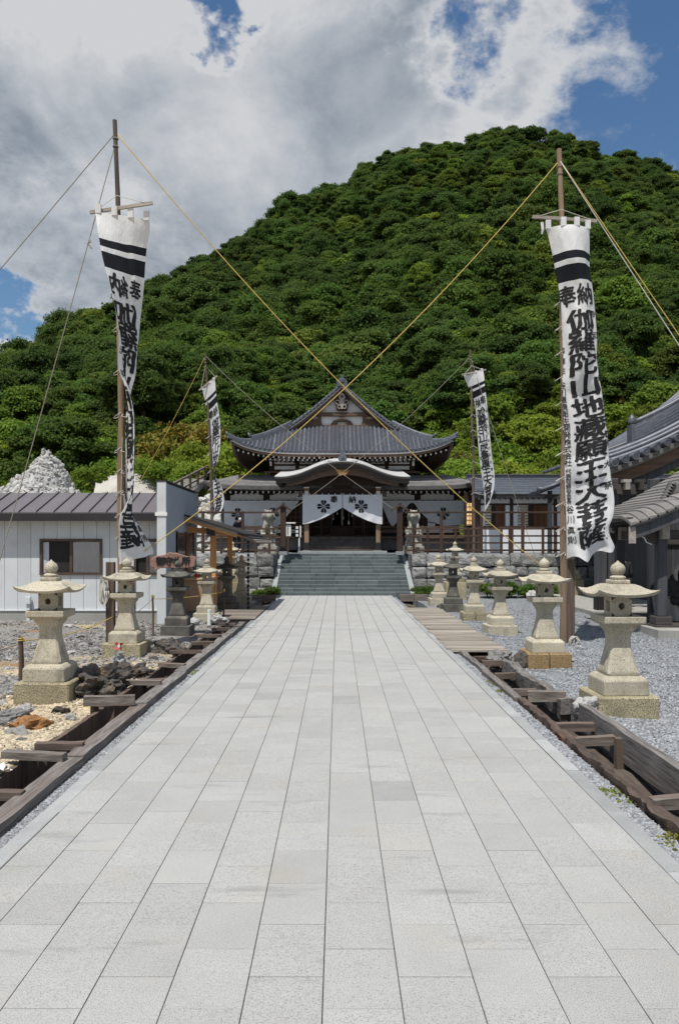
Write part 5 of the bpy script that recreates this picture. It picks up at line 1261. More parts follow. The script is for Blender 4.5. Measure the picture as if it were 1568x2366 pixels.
LAN = [  # x, y, scale, rot, kind, label
 (-3.27,8.76,1.0,.02,'w','cream stone lantern in front of the hut window by a short stake, damp speckled base'),
 (-3.33,12.15,.98,-.03,'s','cream stone lantern on a cracked two-block base beside the twisted banner pole'),
 (-3.16,15.2,.94,.03,'d','blackened stone lantern standing in front of the carved shop sign'),
 (-3.04,17.9,.93,.02,'p','cream stone lantern in front of the shop counter and first cypress post'),
 (-2.95,20.5,.94,.0,'d2','blackened stone lantern half hidden between the two cypress posts'),
 (-2.86,22.9,.92,.02,'p','cream stone lantern by the rain chain in front of the retaining wall'),
 (2.97,8.16,1.02,.03,'w2','cream stone lantern on a thick yellow-mossed base in front of the wash pavilion'),
 (3.0,11.15,1.0,-.02,'r','cream stone lantern on two rust-stained blocks beside the spread banner pole'),
 (3.2,15.2,.95,.04,'p','cream stone lantern standing on loose gravel by the middle of the boardwalk'),
 (3.17,17.9,.95,-.03,'s2','cream stone lantern on a two-block base next to a blackened lantern'),
 (3.06,20.4,.95,.02,'d','blackened stone lantern standing in front of a taller plinth lantern'),
 (2.94,22.4,.94,.0,'p','cream stone lantern beside the foot of the stone stairs'),
 (3.83,25.2,.86,.0,'t','pale stone lantern raised on a plinth just behind a blackened lantern'),
 (-3.46,25.2,.86,.0,'t','pale stone lantern raised on a plinth behind the far cypress post'),
 (7.75,25.6,.9,.0,'t','pale stone lantern seen behind the spread banner against the retaining wall'),
 (10.25,22.5,1.15,.1,'t','pale stone lantern standing behind the wash pavilion basin'),
]
protos = {}
def lantern_proto(kind, i):
    if kind == 'd': return make_lantern(m_lantd, m_lantd, i)
    if kind == 'd2': return make_lantern(m_lantd, m_lantd, i, tall=.95)
    if kind == 'w': return make_lantern(m_lant, m_lantw, i)
    if kind == 'w2': return make_lantern(m_lant, m_lantw, i, tall=1.02)
    if kind in ('s', 's2'): return make_lantern(m_lant, m_lantw, i, split=True)
    if kind == 'r': return make_lantern(m_lant, m_lantr, i, split=True)
    if kind == 't': return make_lantern(m_lant, m_lantw, i, plinth=.62)
    return make_lantern(m_lant, m_lant, i)
for i, (x, y, s, r, k, lab) in enumerate(LAN):
    if k in protos: o = copy_tree(protos[k])
    else: protos[k] = o = lantern_proto(k, i)
    o.location = (x, y, yardz(x, y) + (0.03)); o.scale = (s, s, s); o.rotation_euler = (random.uniform(-.008,.008), random.uniform(-.008,.008), r)
    o['label'] = lab
# ================================================================ railing along the terrace
def railing(label, xa, xb, tall, short, yr=27.75):
    t = thing('timber_railing', label, 'railing', ((xa+xb)/2, yr, TZ))
    for z, h in ((2.89,.065),(2.30,.065),(2.04,.06),(1.79,.06),(1.52,.07)):
        MB().box(xa, xb, yr-.035, yr+.035, z-h/2, z+h/2).build('rail', m_fencex, t, bevel=.006)
    for x in tall:
        p = MB().box(x-.05, x+.05, yr-.055, yr+.055, TZ+.02, 2.93).build('post', m_fence, t, bevel=.006)
        MB().box(x-.11, x+.11, yr-.1, yr+.1, TZ-.06, TZ+.019).build('base_stone', m_flank, p, bevel=.01)
    for x in short: MB().box(x-.04, x+.04, yr-.045, yr+.045, TZ-.01, 2.34).build('post', m_fence, t, bevel=.006)
    return t
railing('dark timber railing on the terrace edge above the shop canopy', -8.0, -2.12, [-7.8,-6.3,-4.86,-3.43], [-7.1,-5.6,-4.2,-2.96,-2.47])
railing('dark timber railing on the terrace edge in front of the long corridor', 2.42, 16.0, [3.73,5.18,6.67,8.2,9.7,11.2,12.7,14.2], [2.74,3.24,4.25,4.7,5.9,6.2,7.4,8.9,10.4,11.9,13.4])
for x, lab in ((-2.01, 'tall dark gate post with tiny gabled cap on the shop side of the stairs'), (2.29, 'tall dark gate post with tiny gabled cap on the corridor side of the stairs')):
    t = thing('gate_post', lab, 'post', (x, 28.4, TZ), 'stair gate posts')
    MB().box(x-.1, x+.1, 28.3, 28.5, TZ-.02, 3.12).build('shaft', m_fence, t, bevel=.012)
    MB().prism([(x-.33,3.0),(x-.30,2.96),(x,3.14),(x+.30,2.96),(x+.33,3.0),(x,3.22)], 28.22, 28.58).build('cap', m_fencex, t)
    MB().box(x-.04, x+.04, 28.26, 28.54, 3.2, 3.27).build('cap_ridge', m_fence, t)
    MB().box(x-.15, x+.15, 28.25, 28.55, TZ-.05, TZ+.08).build('base_stone', m_flank, t, bevel=.01)
# little signs beside the stair head
t = thing('sign_stand', 'slim white post with stacked black and white sign plates by the hall steps', 'sign', (P(683,1270,30.5).x, 30.5, TZ))
x = P(691,1270,30.5).x
MB().box(x-.025, x+.025, 30.48, 30.52, TZ-.02, 2.0).build('post', m_plast, t)
for z in (2.05, 2.2, 2.35): MB().box(x-.13, x-.03, 30.44, 30.479, z, z+.1).build('plate', m_plast, t)
MB().box(x-.14, x+.09, 30.482, 30.5, 2.01, 2.48).build('board', m_black, t); MB().box(x+.03, x+.08, 30.45, 30.479, 2.02, 2.47).build('plate', m_plast, t)
t = thing('notice_box', 'white notice board with dark surround hanging beside the gate post', 'sign', (P(665,1250,30).x, 30.0, TZ)); x = P(665,1250,30).x
MB().box(x-.12, x+.12, 30.0, 30.03, 2.06, 2.5).build('board', m_wtip, t); MB().box(x-.2, x+.3, 29.95, 30.1, 2.55, 2.6).build('cap', m_plast, t); MB().box(x-.03, x+.03, 30.031, 30.08, TZ-.02, 2.55).build('post', m_fence, t)
MB().box(x-.012, x+.012, 29.985, 29.999, 2.12, 2.44).build('writing', m_ink, t)
# ================================================================ lion-dogs
def remeshed(parts, voxel, smooth_it=4):
    bm = bmesh.new()
    for c, r, s, rot in parts:
        m_ = Matrix.Translation(c) @ Euler(rot).to_matrix().to_4x4() @ Matrix.Diagonal((s[0]*r, s[1]*r, s[2]*r, 1))
        bmesh.ops.create_icosphere(bm, subdivisions=3, radius=1.0, matrix=m_)
    me = bpy.data.meshes.new('remesh'); bm.to_mesh(me); bm.free(); o = bpy.data.objects.new('remesh', me); col.objects.link(o)
    md = o.modifiers.new('r', 'REMESH'); md.mode = 'VOXEL'; md.voxel_size = voxel
    ms = o.modifiers.new('s', 'SMOOTH'); ms.iterations = smooth_it; ms.factor = .5
    return bake(o)
def liondog(x, y, face, lab):
    t = thing('lion_dog_statue', lab, 'statue', (x, y, TZ), 'lion-dog statues by the stairs')
    MB().box(x-.36, x+.36, y-.45, y+.45, TZ-.02, TZ+.28).build('plinth', m_statue, t, bevel=.015)
    MB().loft([sq(.3, TZ+.28, 0, x, y), sq(.26, TZ+.5, 0, x, y), sq(.26, TZ+.62, 0, x, y), sq(.31, TZ+.7, 0, x, y)]).build('pedestal', m_statue, t, bevel=.01)
    z = .70; f = face
    p = [((0,.12,.22),.2,(1,1.15,1),(0,0,0)), ((0,-.02,.36),.19,(.95,.9,1.25),(0.2,0,0)), ((f*.02,-.14,.66),.165,(1,1,.95),(0,0,0)),
         ((f*.05,-.29,.62),.09,(1.1,1,.75),(0,0,0)), ((f*.05,-.29,.55),.07,(1,1,.5),(0,0,0)), ((.1,-.09,.82),.05,(.6,.6,1.2),(0,0.3,0)), ((-.1,-.09,.82),.05,(.6,.6,1.2),(0,-.3,0)),
         ((.12,-.2,.2),.06,(1,1,3.2),(0,0,0)), ((-.12,-.2,.2),.06,(1,1,3.2),(0,0,0)), ((.12,-.26,.03),.075,(1,1.4,.6),(0,0,0)), ((-.12,-.26,.03),.075,(1,1.4,.6),(0,0,0)),
         ((.2,.08,.12),.11,(.8,1.5,1.2),(0,0,0)), ((-.2,.08,.12),.11,(.8,1.5,1.2),(0,0,0)), ((.2,-.06,.03),.065,(1,1.6,.6),(0,0,0)), ((-.2,-.06,.03),.065,(1,1.6,.6),(0,0,0)),
         ((0,.32,.35),.08,(1,1,2.2),(-.3,0,0)), ((0,.34,.55),.1,(1.2,.7,1.3),(0,0,0)), ((.08,.33,.45),.07,(1,.7,1.3),(0,.5,0)), ((-.08,.33,.45),.07,(1,.7,1.3),(0,-.5,0))]
    for k in range(16):
        a = k/16*6.28; p.append(((math.cos(a)*.17, -.04+.03*math.sin(a*2), .62+math.sin(a)*.17), .06, (1,1,1), (0,0,0)))
    for k in range(8): p.append(((.13*math.sin(k*2.1), .06+.03*(k % 3), .40+.04*k), .055, (1,1,1), (0,0,0)))
    me = remeshed(p, .018, 1); me.materials.append(m_statue)
    me.transform(Matrix.Translation((0,0,z)) @ Matrix.Scale(1.12, 4)); me.polygons.foreach_set('use_smooth', [True]*len(me.polygons))
    o = link('body', me, None, t); 
    b = MB()
    put_glyph(b, '依' if x < 0 else '佐', .02, 0, 0, .22, .22, lambda u, v: Vector((x+u-.1*f, y-.452, TZ+.14-v)), (.003,-.003)); b.build('lettering', m_ink, t, fix=False)
liondog(P(620,1270,29.2).x, 29.2, 1, 'pale stone lion-dog on a pedestal behind the railing on the shop side')
liondog(P(955,1270,29.2).x, 29.2, -1, 'pale stone lion-dog on a pedestal behind the railing on the corridor side')
# ================================================================ people
def person(name, lab, loc, rz, h, pose, hairm=m_hair, mask=False):
    t = thing(name, lab, 'person', loc); t.rotation_euler = (0, 0, rz); k = h/1.7
    lean = pose.get('lean', 0)
    def sk(pts, edges, rad, voxname, mat, root=0):
        me = bpy.data.meshes.new(voxname); me.from_pydata([Vector(p)*k for p in pts], edges, []); o = bpy.data.objects.new(voxname, me); col.objects.link(o)
        sm = o.modifiers.new('skin', 'SKIN'); 
        if not me.skin_vertices: 
            bm = bmesh.new(); bm.from_mesh(me); bm.verts.layers.skin.verify(); bm.to_mesh(me); bm.free()
        for i, r in enumerate(rad): me.skin_vertices[0].data[i].radius = (r[0]*k, r[1]*k)
        me.skin_vertices[0].data[root].use_root = True
        su = o.modifiers.new('sub', 'SUBSURF'); su.levels = 2; su.render_levels = 2
        m2 = bake(o); m2.materials.clear(); m2.materials.append(mat); m2.polygons.foreach_set('use_smooth', [True]*len(m2.polygons)); return link(voxname, m2, None, t)
    L_ = lambda z: -lean*max(0, z-.9)
    V = [(0,0,.95),(0,L_(1.15),1.15),(0,L_(1.38),1.38),(0,L_(1.5),1.49),(0,L_(1.6)-.015,1.60),
         (.10,0,.9),(.11,-.01,.5),(.11,.02,.08),(.12,-.12,.04), (-.10,0,.9),(-.11,-.01,.5),(-.11,.02,.08),(-.12,-.12,.04),
         (.18,L_(1.42),1.40),(.22,L_(1.12)+.03,1.12),(.2,L_(.95)-.08,.92),(.19,L_(.9)-.12,.84), (-.18,L_(1.42),1.40),(-.22,L_(1.12)+.03,1.12),(-.2,L_(.95)-.08,.92),(-.19,L_(.9)-.12,.84)]
    E = [(0,1),(1,2),(2,3),(3,4),(0,5),(5,6),(6,7),(7,8),(0,9),(9,10),(10,11),(11,12),(2,13),(13,14),(14,15),(15,16),(2,17),(17,18),(18,19),(19,20)]
    RR = [(.10,.07),(.095,.065),(.11,.07),(.05,.05),(.085,.1),(.08,.09),(.055,.06),(.04,.045),(.035,.03),(.08,.09),(.055,.06),(.04,.045),(.035,.03),(.055,.055),(.04,.04),(.028,.028),(.03,.015),(.055,.055),(.04,.04),(.028,.028),(.03,.015)]
    sk(V, E, RR, 'body', m_skin)
    jv = [V[0],V[1],V[2],(0,L_(1.46),1.455),V[13],V[14],(.205,L_(.98)-.06,.97),V[17],V[18],(-.205,L_(.98)-.06,.97)]
    sk(jv, [(0,1),(1,2),(2,3),(2,4),(4,5),(5,6),(2,7),(7,8),(8,9)], [(.18,.14),(.165,.13),(.18,.135),(.085,.085),(.08,.08),(.055,.055),(.045,.045),(.07,.07),(.055,.055),(.045,.045)], 'jacket', m_clothd)
    sk([V[0],V[5],V[6],(.11,.02,.12),V[9],V[10],(-.11,.02,.12)], [(0,1),(1,2),(2,3),(0,4),(4,5),(5,6)], [(.16,.125),(.1,.11),(.07,.075),(.06,.06),(.1,.11),(.07,.075),(.06,.06)], 'trousers', m_clothd)
    hy = L_(1.6)
    for s_ in (-1, 1):
        sm_ = remeshed([((s_*.115,-.02,.05),.06,(.8,1.1,.8),(0,0,0)), ((s_*.12,-.10,.035),.06,(.75,1.4,.55),(0,0,0))], .012, 2); sm_.transform(Matrix.Scale(k, 4)); sm_.materials.append(m_black); link('shoe', sm_, None, t)
    hm = remeshed([((0,hy+.02,1.645),.105,(.9,1.05,1.05),(0,0,0)), ((0,hy+.06,1.60),.09,(.95,.9,1.1),(0,0,0)), ((0,hy-.02,1.70),.08,(1,1,.7),(0,0,0))], .014, 3)
    hm.transform(Matrix.Scale(k, 4)); hm.materials.append(hairm); link('hair', hm, None, t)
    if mask:
        b = MB(); b.lathe([(.02,-.02),(.05,-.01),(.06,.02)], 12, (0, (hy-.10)*k, 1.575*k), 'y'); b.build('face_mask', m_plast, None).parent = t
    else:
        b = MB(); b.lathe([(.004,-.02),(.016,.02)], 8, (0, (hy-.115)*k, 1.59*k), 'y'); b.build('nose', m_skin, None).parent = t
    return t
person('person', 'person with short black hair and dark clothes standing inside the wash pavilion', (7.2, 19.4, 0.0), R(170), 1.5, {'lean': .1})
person('person', 'person in dark clothes and white mask behind the terrace railing', (P(547,1270,31.5).x, 31.5, TZ-.02), R(20), 1.5, {'lean': .9}, mask=True)
# ================================================================ prefab hut
hut = thing('prefab_hut', 'low grey prefab hut with brown metal roof and sliding windows', 'building', (-8, 17.65, 0))
HY, HX0, HX1 = 17.65, -15.0, -4.02
wins = [(-6.82,-5.41,1.03,1.84), (-4.66,-4.06,1.03,1.84), (-11.5,-10.1,1.03,1.84)]
MB().box(HX0, HX1, HY+.04, 20.6, .2, 2.35).build('core', m_fascia, hut)
x = HX1
while x > HX0+.05:
    x0 = x-.302
    # keep boards clear of the window openings
    xa, xb = x0+.004, x-.004; segs = [(xa, xb, .2, 2.36)]
    for wx0, wx1, wz0, wz1 in wins:
        if xa < wx1-.005 and xb > wx0+.005:
            segs = [(xa, xb, .2, wz0), (xa, xb, wz1, 2.36)]
            if xa < wx0-.01: segs.append((xa, wx0, wz0, wz1))
            if xb > wx1+.01: segs.append((wx1, xb, wz0, wz1))
    for a_, b_, z0, z1 in segs: MB().box(a_, b_, HY, HY+.038, z0, z1).build('siding_board', m_siding, hut)
    x = x0
MB().box(HX0, HX1, HY-.03, HY+.2, -.15, .195).build('foundation', m_conc, hut, bevel=.006)
MB().box(HX0, HX1+.05, HY-.05, HY+.0, .195, .215).build('flashing', m_siding, hut)
for wx0, wx1, wz0, wz1 in wins:
    f = MB(); th = .045
    f.box(wx0-.01, wx1+.01, HY-.037, HY+.03, wz1-th, wz1+.01); f.box(wx0-.01, wx1+.01, HY-.04, HY+.03, wz0-.01, wz0+th); f.box(wx0-.01, wx0+th, HY-.034, HY+.03, wz0+th, wz1-th); f.box(wx1-th, wx1+.01, HY-.034, HY+.03, wz0+th, wz1-th)
    w = f.build('window', m_frame, hut)
    xm = (wx0+wx1)/2
    MB().box(xm-.03, xm+.03, HY-.02, HY+.02, wz0+th, wz1-th).build('mullion', m_frame, w)
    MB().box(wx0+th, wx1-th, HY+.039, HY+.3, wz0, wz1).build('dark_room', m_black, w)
    b = MB(); ca, cb = (xm+.03, wx1-th)
    b.grid(lambda u, v: Vector((u, HY+.024+.007*math.sin(u*46)+.003*math.sin(u*90+v*3), v)), lin(ca, cb, 60), lin(wz0+th, wz1-th-.02, 6)); b.build('curtain', m_curt, w, smooth=True)
    if wx1-wx0 > 1:
        b = MB(); b.grid(lambda u, v: Vector((u, HY+.024+.007*math.sin(u*46), v)), lin(wx0+th, wx0+th+.14, 16), lin(wz0+th, wz1-th-.02, 5)); b.build('curtain', m_curt, w, smooth=True)
    gl = MB().box(xm+.03, wx1-th, HY+.002, HY+.006, wz0+th, wz1-th); gm = bpy.data.materials.get('clear_pane')
    if gm is None:
        gm = bpy.data.materials.new('clear_pane'); gm.use_nodes = True; nt = gm.node_tree
        tr_ = nt.nodes.new('ShaderNodeBsdfTransparent'); gl_ = nt.nodes.new('ShaderNodeBsdfGlossy'); gl_.inputs['Roughness'].default_value = .03; fr = nt.nodes.new('ShaderNodeFresnel'); fr.inputs['IOR'].default_value = 1.5
        mxs = nt.nodes.new('ShaderNodeMixShader'); nt.links.new(fr.outputs[0], mxs.inputs[0]); nt.links.new(tr_.outputs[0], mxs.inputs[1]); nt.links.new(gl_.outputs[0], mxs.inputs[2]); nt.links.new(mxs.outputs[0], nt.nodes['Material Output'].inputs['Surface'])
    gl.build('pane', gm, w)
# roof: sheets between standing seams
RY0, RY1, RZ0, RZ1 = 17.33, 18.75, 2.45, 2.98
x = HX1
while x > HX0:
    x0 = x-.395; b = MB(); vs = []
    b.loft([[Vector((x0+.004,y,z-.03)), Vector((x-.004,y,z-.03)), Vector((x-.004,y,z)), Vector((x0+.004,y,z))] for y, z in ((RY0,RZ0),(RY1,RZ1))]); rs = b.build('roof_sheet', m_proof, hut)
    MB().loft([[Vector((x0-.012,y,z-.02)), Vector((x0+.003,y,z-.02)), Vector((x0+.003,y,z+.03)), Vector((x0-.012,y,z+.03))] for y, z in ((RY0,RZ0),(RY1,RZ1))]).build('seam', m_fascia, rs)
    x = x0
MB().loft([[Vector((HX0,y,z-.035)), Vector((HX1,y,z-.035)), Vector((HX1,y,z)), Vector((HX0,y,z))] for y, z in ((RY1+.002,RZ1),(20.9,2.3))]).build('rear_roof', m_proof, hut)
MB().box(HX0, HX1, RY0-.02, RY0+.03, RZ0-.20, RZ0-.035).build('fascia', m_fascia, hut)
MB().box(HX0, HX1, RY0+.032, HY, RZ0-.10, RZ0-.06).build('eave_soffit', m_fascia, hut)
# tall end wall with raised parapet
MB().box(HX1+.005, HX1+.17, 17.2, 21.0, -.1, 3.1).build('end_wall', m_siding_shade, hut, bevel=.004)
MB().box(HX1-.01, HX1+.19, 17.15, 17.198, -.05, 3.12).build('end_trim', m_siding, hut)
MB().box(HX1-.03, HX1+.2, 17.14, 21.05, 3.122, 3.16).build('parapet_cap', m_fascia, hut)
MB().box(HX1-.05, HX1+.22, 17.13, 17.148, 2.36, 2.44).build('gutter_box', m_plast, hut)
d = MB().box(HX1+.171, HX1+.2, 18.3, 20.4, .55, 2.0).build('shop_window', m_glass, hut)
for y in (18.3, 19.35, 20.36): MB().box(HX1+.172, HX1+.215, y, y+.05, .5, 2.04).build('window_stile', m_frame, d)
t = thing('meter_box', 'small grey utility box with conduit on the hut foundation', 'utility box', (P(67,1400,17.6).x, 17.58, 0)); x = P(67,1400,17.6).x
MB().box(x-.06, x+.06, 17.52, 17.615, .36, .52).build('box', m_siding, t, bevel=.006); MB().box(x-.035, x+.035, 17.56, 17.615, -.05, .36).build('conduit', m_siding, t)
# ================================================================ shop canopy of new cypress
shop = thing('shop_canopy', 'new orange cypress canopy and counter against the hut end wall', 'shop', (-3.2, 20.5, 0))
px1, py1, py2 = -3.2, 19.8, 22.8
for y in (py1, py2): MB().box(px1-.07, px1+.07, y-.07, y+.07, 0, 1.98).build('post', m_hino, shop, bevel=.006)
MB().box(px1-.06, px1+.06, py1-.35, py2+.5, 1.982, 2.12).build('eave_beam', m_hino, shop, bevel=.006)
MB().box(px1-.1, px1+.1, py1-.43, py1-.352, 1.94, 2.16).build('beam_cap', m_fascia, shop)
for y in (py1, py2): MB().beam((-3.98, y, 2.12), (px1-.062, y, 2.05), .1, .14).build('cross_beam', m_hinox, shop)
def canz(x): return 2.50 + (x+4.0)*(1.93-2.50)/1.8
for nm, z0, z1, y0, y1, mt, xa, xb in (('rafter_board', -.14, -.045, 19.35, 19.43, m_hinox, -3.84, -2.55), ('bargeboard', -.075, -.012, 19.3, 19.348, m_deck, -3.84, -2.5)):
    MB().prism([(xa, canz(xa)+z0), (xb, canz(xb)+z0), (xb, canz(xb)+z1), (xa, canz(xa)+z1)], y0, y1).build(nm, mt, shop)
for k in range(7): 
    y = 19.9+k*.55; MB().prism([(-3.84, canz(-3.84)-.12), (-2.5, canz(-2.5)-.12), (-2.5, canz(-2.5)-.05), (-3.84, canz(-3.84)-.05)], y, y+.06).build('rafter', m_hinox, shop)
MB().prism([(-3.84, canz(-3.84)-.045), (-2.35, canz(-2.35)-.045), (-2.35, canz(-2.35)-.013), (-3.84, canz(-3.84)-.013)], 19.432, 23.6).build('roof_boards', m_hinox, shop)
MB().prism([(-3.84, canz(-3.84)-.01), (-2.3, canz(-2.3)-.01), (-2.3, canz(-2.3)+.03), (-3.84, canz(-3.84)+.03)], 19.25, 23.65).build('roofing', m_fascia, shop)
for k in range(3): MB().prism([(-2.52+.1*k, canz(-2.52+.1*k)-.05-.03*k), (-2.12+.06*k, canz(-2.12+.06*k)-.04-.03*k), (-2.12+.06*k, canz(-2.12+.06*k)-.012-.03*k), (-2.52+.1*k, canz(-2.52+.1*k)-.02-.03*k)], 19.3+.05*k, 23.6).build('eave_board', m_deck if k else m_fascia, shop)
for i in range(5):
    x0 = -3.83+i*.13; MB().box(x0, x0+.126, 18.55, 18.58, .12, .86).build('counter_board', m_count, shop)
for i in range(17):
    y0 = 18.56+i*.24; MB().box(-3.2, -3.17, y0, y0+.235, .12, .86).build('counter_board', m_count, shop)
MB().box(-3.85, -3.12, 18.5, 22.7, .862, .9).build('counter_top', m_count, shop); MB().box(-3.83, -3.18, 18.6, 22.6, -.1, .118).build('counter_base', m_conc, shop)
for i in range(9):
    t = tag(MB().box(-3.75+.07*(i % 3), -3.69+.07*(i % 3), 18.7+.14*i, 18.8+.14*i, .9, .96+.02*(i % 2)).build('amulet_packet', m_red if i % 2 else m_gold, bevel=.006, loc=(-3.7+.07*(i % 3), 18.75+.14*i, .9)), 'small red or gold packet laid out on the shop counter', 'packet', 'packets on the shop counter')
# rain chain
rc = thing('rain_chain', 'dark rain chain of small cups hanging from the canopy corner', 'rain chain', (-2.36, 20.3, 0))
cup = MB().lathe([(.012,-.05),(.03,.0),(.04,.04),(.03,.04),(.015,.0)], 8).mesh('cup', m_black, smooth=True); z = .05
while z < 1.9:
    o = bpy.data.objects.new('cup', cup); col.objects.link(o); o.parent = rc; o.location = (0, 0, z); z += .115
MB().tube([(-2.36,20.3,0.0),(-2.36,20.3,1.97)], .006, 5).build('wire', m_black, rc)
# carved sign board
sg = thing('shop_sign', 'uneven wooden signboard with black lettering in front of the hut end', 'sign', (-3.55, 16.6, 0))
sy = 16.6; c0 = P(400.5,1295,sy); outl = [(-.49,-.13),(-.42,-.15),(-.40,-.23),(-.3,-.17),(-.1,-.16),(.15,-.17),(.38,-.15),(.46,-.13),(.47,-.04),(.5,.06),(.44,.1),(.3,.09),(.2,.12),(.05,.17),(0,.16),(-.08,.18),(-.2,.12),(-.35,.1),(-.45,.07),(-.5,.0)]
MB().prism([(c0.x+a, c0.z+z) for a, z in outl], sy, sy+.05).build('board', M('sign_wood', (.33,.21,.165), (.22,.125,.10), 10, 6, .8, .4, stretch=(.1,1,1)), sg, bevel=.012)
b = MB()
for i, ch in enumerate('御守札所'): put_glyph(b, ch, .03, 0, 0, .185, .19, lambda u, v, i=i: Vector((c0.x-.28+i*.185+u, sy-.012, c0.z-.015-v)), (.003,-.003), .04)
b.build('lettering', m_ink, sg, fix=False)
MB().box(c0.x-.05, c0.x+.05, sy+.052, sy+.14, -.15, c0.z+.1).build('post', m_wz, sg)
# ================================================================ corridor wing
cw = thing('corridor_wing', 'long low corridor building with brown shutters, white panels and dark roof', 'building', (9.5, 33, TZ))
CX0, CX1, CYF = 6.0, 15.5, 33.0
MB().box(CX0, CX1, CYF, 36, TZ, 3.85).build('core', m_hallw, cw)
def crz(t): return lerp(3.86, 4.72, t)
for k in range(7):
    t0, t1 = k/7, min(1, (k+1.1)/7); MB().prism([(0,0),(1,0),(1,1),(0,1)], 0, 1) if False else None
    b = MB(); b.loft([[Vector((x, lerp(32.45,34.2,t0), crz(t0))), Vector((x, lerp(32.45,34.2,t1), crz(t1))), Vector((x, lerp(32.45,34.2,t1), crz(t1)+.004)), Vector((x, lerp(32.45,34.2,t0), crz(t0)+.02))] for x in (CX0-.2, CX1)]); b.build('roof_course', m_corr, cw)
MB().box(CX0-.3, CX1, 34.1, 34.4, 4.66, 4.82).build('ridge', m_tile, cw); MB().box(CX0-.3, CX1, 34.05, 34.45, 4.822, 4.86).build('ridge_cap', m_ridgeg, cw)
MB().box(CX0-.2, CX1, 32.47, 32.58, 3.70, 3.855).build('eave_board', m_fascia, cw); MB().box(CX0-.1, CX1, 32.59, 33, 3.78, 3.84).build('soffit', m_hallw, cw)
b = MB(); b2 = MB()
x = CX0
while x < CX1: b.box(x-.03, x+.03, 32.7, 32.72, 3.66, 3.73); b2.box(x-.028, x+.028, 32.722, 33, 3.665, 3.725); x += .24
tag(b.build('rafter_tips', m_wtip, cw), kind='stuff'); tag(b2.build('rafters', m_hallw, cw), kind='stuff')
posts = [6.05, (1195-780)/F*CYF-.27, (1284-780)/F*CYF-.05, 11.15, 13.0, 15.0]
for x in posts: MB().box(x-.07, x+.07, CYF-.06, CYF-.001, TZ-.02, 3.72).build('post', m_fence, cw)
for xa, xb in zip(posts, posts[1:]):
    MB().box(xa+.075, xb-.075, CYF-.03, CYF-.002, 3.50, 3.70).build('plaster_panel', m_white, cw)
    MB().box(xa+.075, xb-.075, CYF-.05, CYF-.002, 3.43, 3.495).build('lintel', m_fencex, cw)
    MB().box(xa+.075, xb-.075, CYF-.05, CYF-.002, 2.46, 2.52).build('sill', m_fencex, cw)
    MB().box(xa+.075, xb-.075, CYF-.03, CYF-.002, TZ, 2.455).build('plaster_panel', m_white, cw)
    w = xb-xa
    for s0, s1 in ((.075,.26),(w-.26,w-.075)): MB().box(xa+s0, xa+s1, CYF-.028, CYF-.002, 2.525, 3.42).build('plaster_panel', m_white, cw)
    sh = MB().box(xa+w*.50, xb-.27, CYF-.04, CYF-.003, 2.525, 3.425).build('shutter', m_shut, cw)
    for q in (.33, .66): MB().box(lerp(xa+w*.50, xb-.27, q)-.008, lerp(xa+w*.50, xb-.27, q)+.008, CYF-.046, CYF-.041, 2.53, 3.42).build('shutter_joint', m_hallw, sh)
    wn = MB().box(xa+.27, xa+w*.5-.01, CYF-.012, CYF-.003, 2.525, 3.425).build('window', m_shoji, cw)
    for q in range(7): MB().box(xa+.27, xa+w*.5-.01, CYF-.03, CYF-.013, 2.58+q*.125, 2.605+q*.125).build('slat', m_fencex, wn)
    MB().box(xa+w*.38, xa+w*.5-.012, CYF-.026, CYF-.0131, 2.53, 3.42).build('dark_lattice', m_black, wn)
# lamp-lit lattice window between hall and corridor
lm = bpy.data.materials.new('lamp_lit_paper'); lm.use_nodes = True; bb = lm.node_tree.nodes['Principled BSDF']; bb.inputs['Base Color'].default_value = (.7,.5,.28,1); bb.inputs['Emission Color'].default_value = (1,.55,.22,1); bb.inputs['Emission Strength'].default_value = .45
x0 = P(1082,1260,34).x; x1 = P(1108,1260,34).x
lw = thing('lit_window', 'small lamp-lit lattice window in the gap between hall and corridor', 'window', ((x0+x1)/2, 34.5, 2.3))
MB().box(x0-.1, x1+.35, 34.55, 34.6, TZ, 4.1).build('surround', m_hallw, lw); MB().box(x0, x1, 34.5, 34.53, 2.6, 3.6).build('paper', lm, lw)
for q in range(5): MB().box(x0, x1, 34.48, 34.499, 2.62+q*.2, 2.645+q*.2).build('lattice_bar', m_hallw, lw)
for q in range(3): MB().box(lerp(x0,x1,(q+1)/4)-.012, lerp(x0,x1,(q+1)/4)+.012, 34.47, 34.479, 2.6, 3.6).build('lattice_bar', m_hallw, lw)
# small tiled gate roof in front of the corridor
gr = thing('tiled_gate_roof', 'small tiled gate roof poking out beside the spread banner pole', 'gate', (8.4, 30.4, TZ))
b = MB(); gx0, gx1 = P(1238,1120,30).x, P(1330,1120,30).x
for k in range(9):
    y = 29.5+k*.2; MB().tube([(gx0, y, 3.78+.02), (gx0+.45, y, 3.90), (gx0+1.0, y, 4.15), (gx0+1.6, y, 4.5)], .06, 7).build('roof_tile', m_tile, gr, smooth=True)
b.loft([[Vector((gx0+a, y, z)) for a, z in ((0,3.68),(1.6,4.35),(1.6,4.48),(1.0,4.12),(.45,3.87),(0,3.77))] for y in (29.4, 31.3)]); b.build('roof_bed', m_tilef, gr)
MB().tube([(gx0-.12,29.4,3.86),(gx0+.1,29.4,3.84),(gx0+.5,29.4,3.98),(gx0+1.1,29.4,4.28)], [.1,.09,.08,.08], 8).build('verge_ridge', m_tile, gr, smooth=True)
MB().box(gx0+.35, gx0+.5, 29.55, 29.7, TZ-.02, 3.8).build('post', m_pavw, gr); MB().box(gx0+.2, gx0+1.6, 29.5, 29.65, 3.5, 3.66).build('beam', m_pavx, gr)
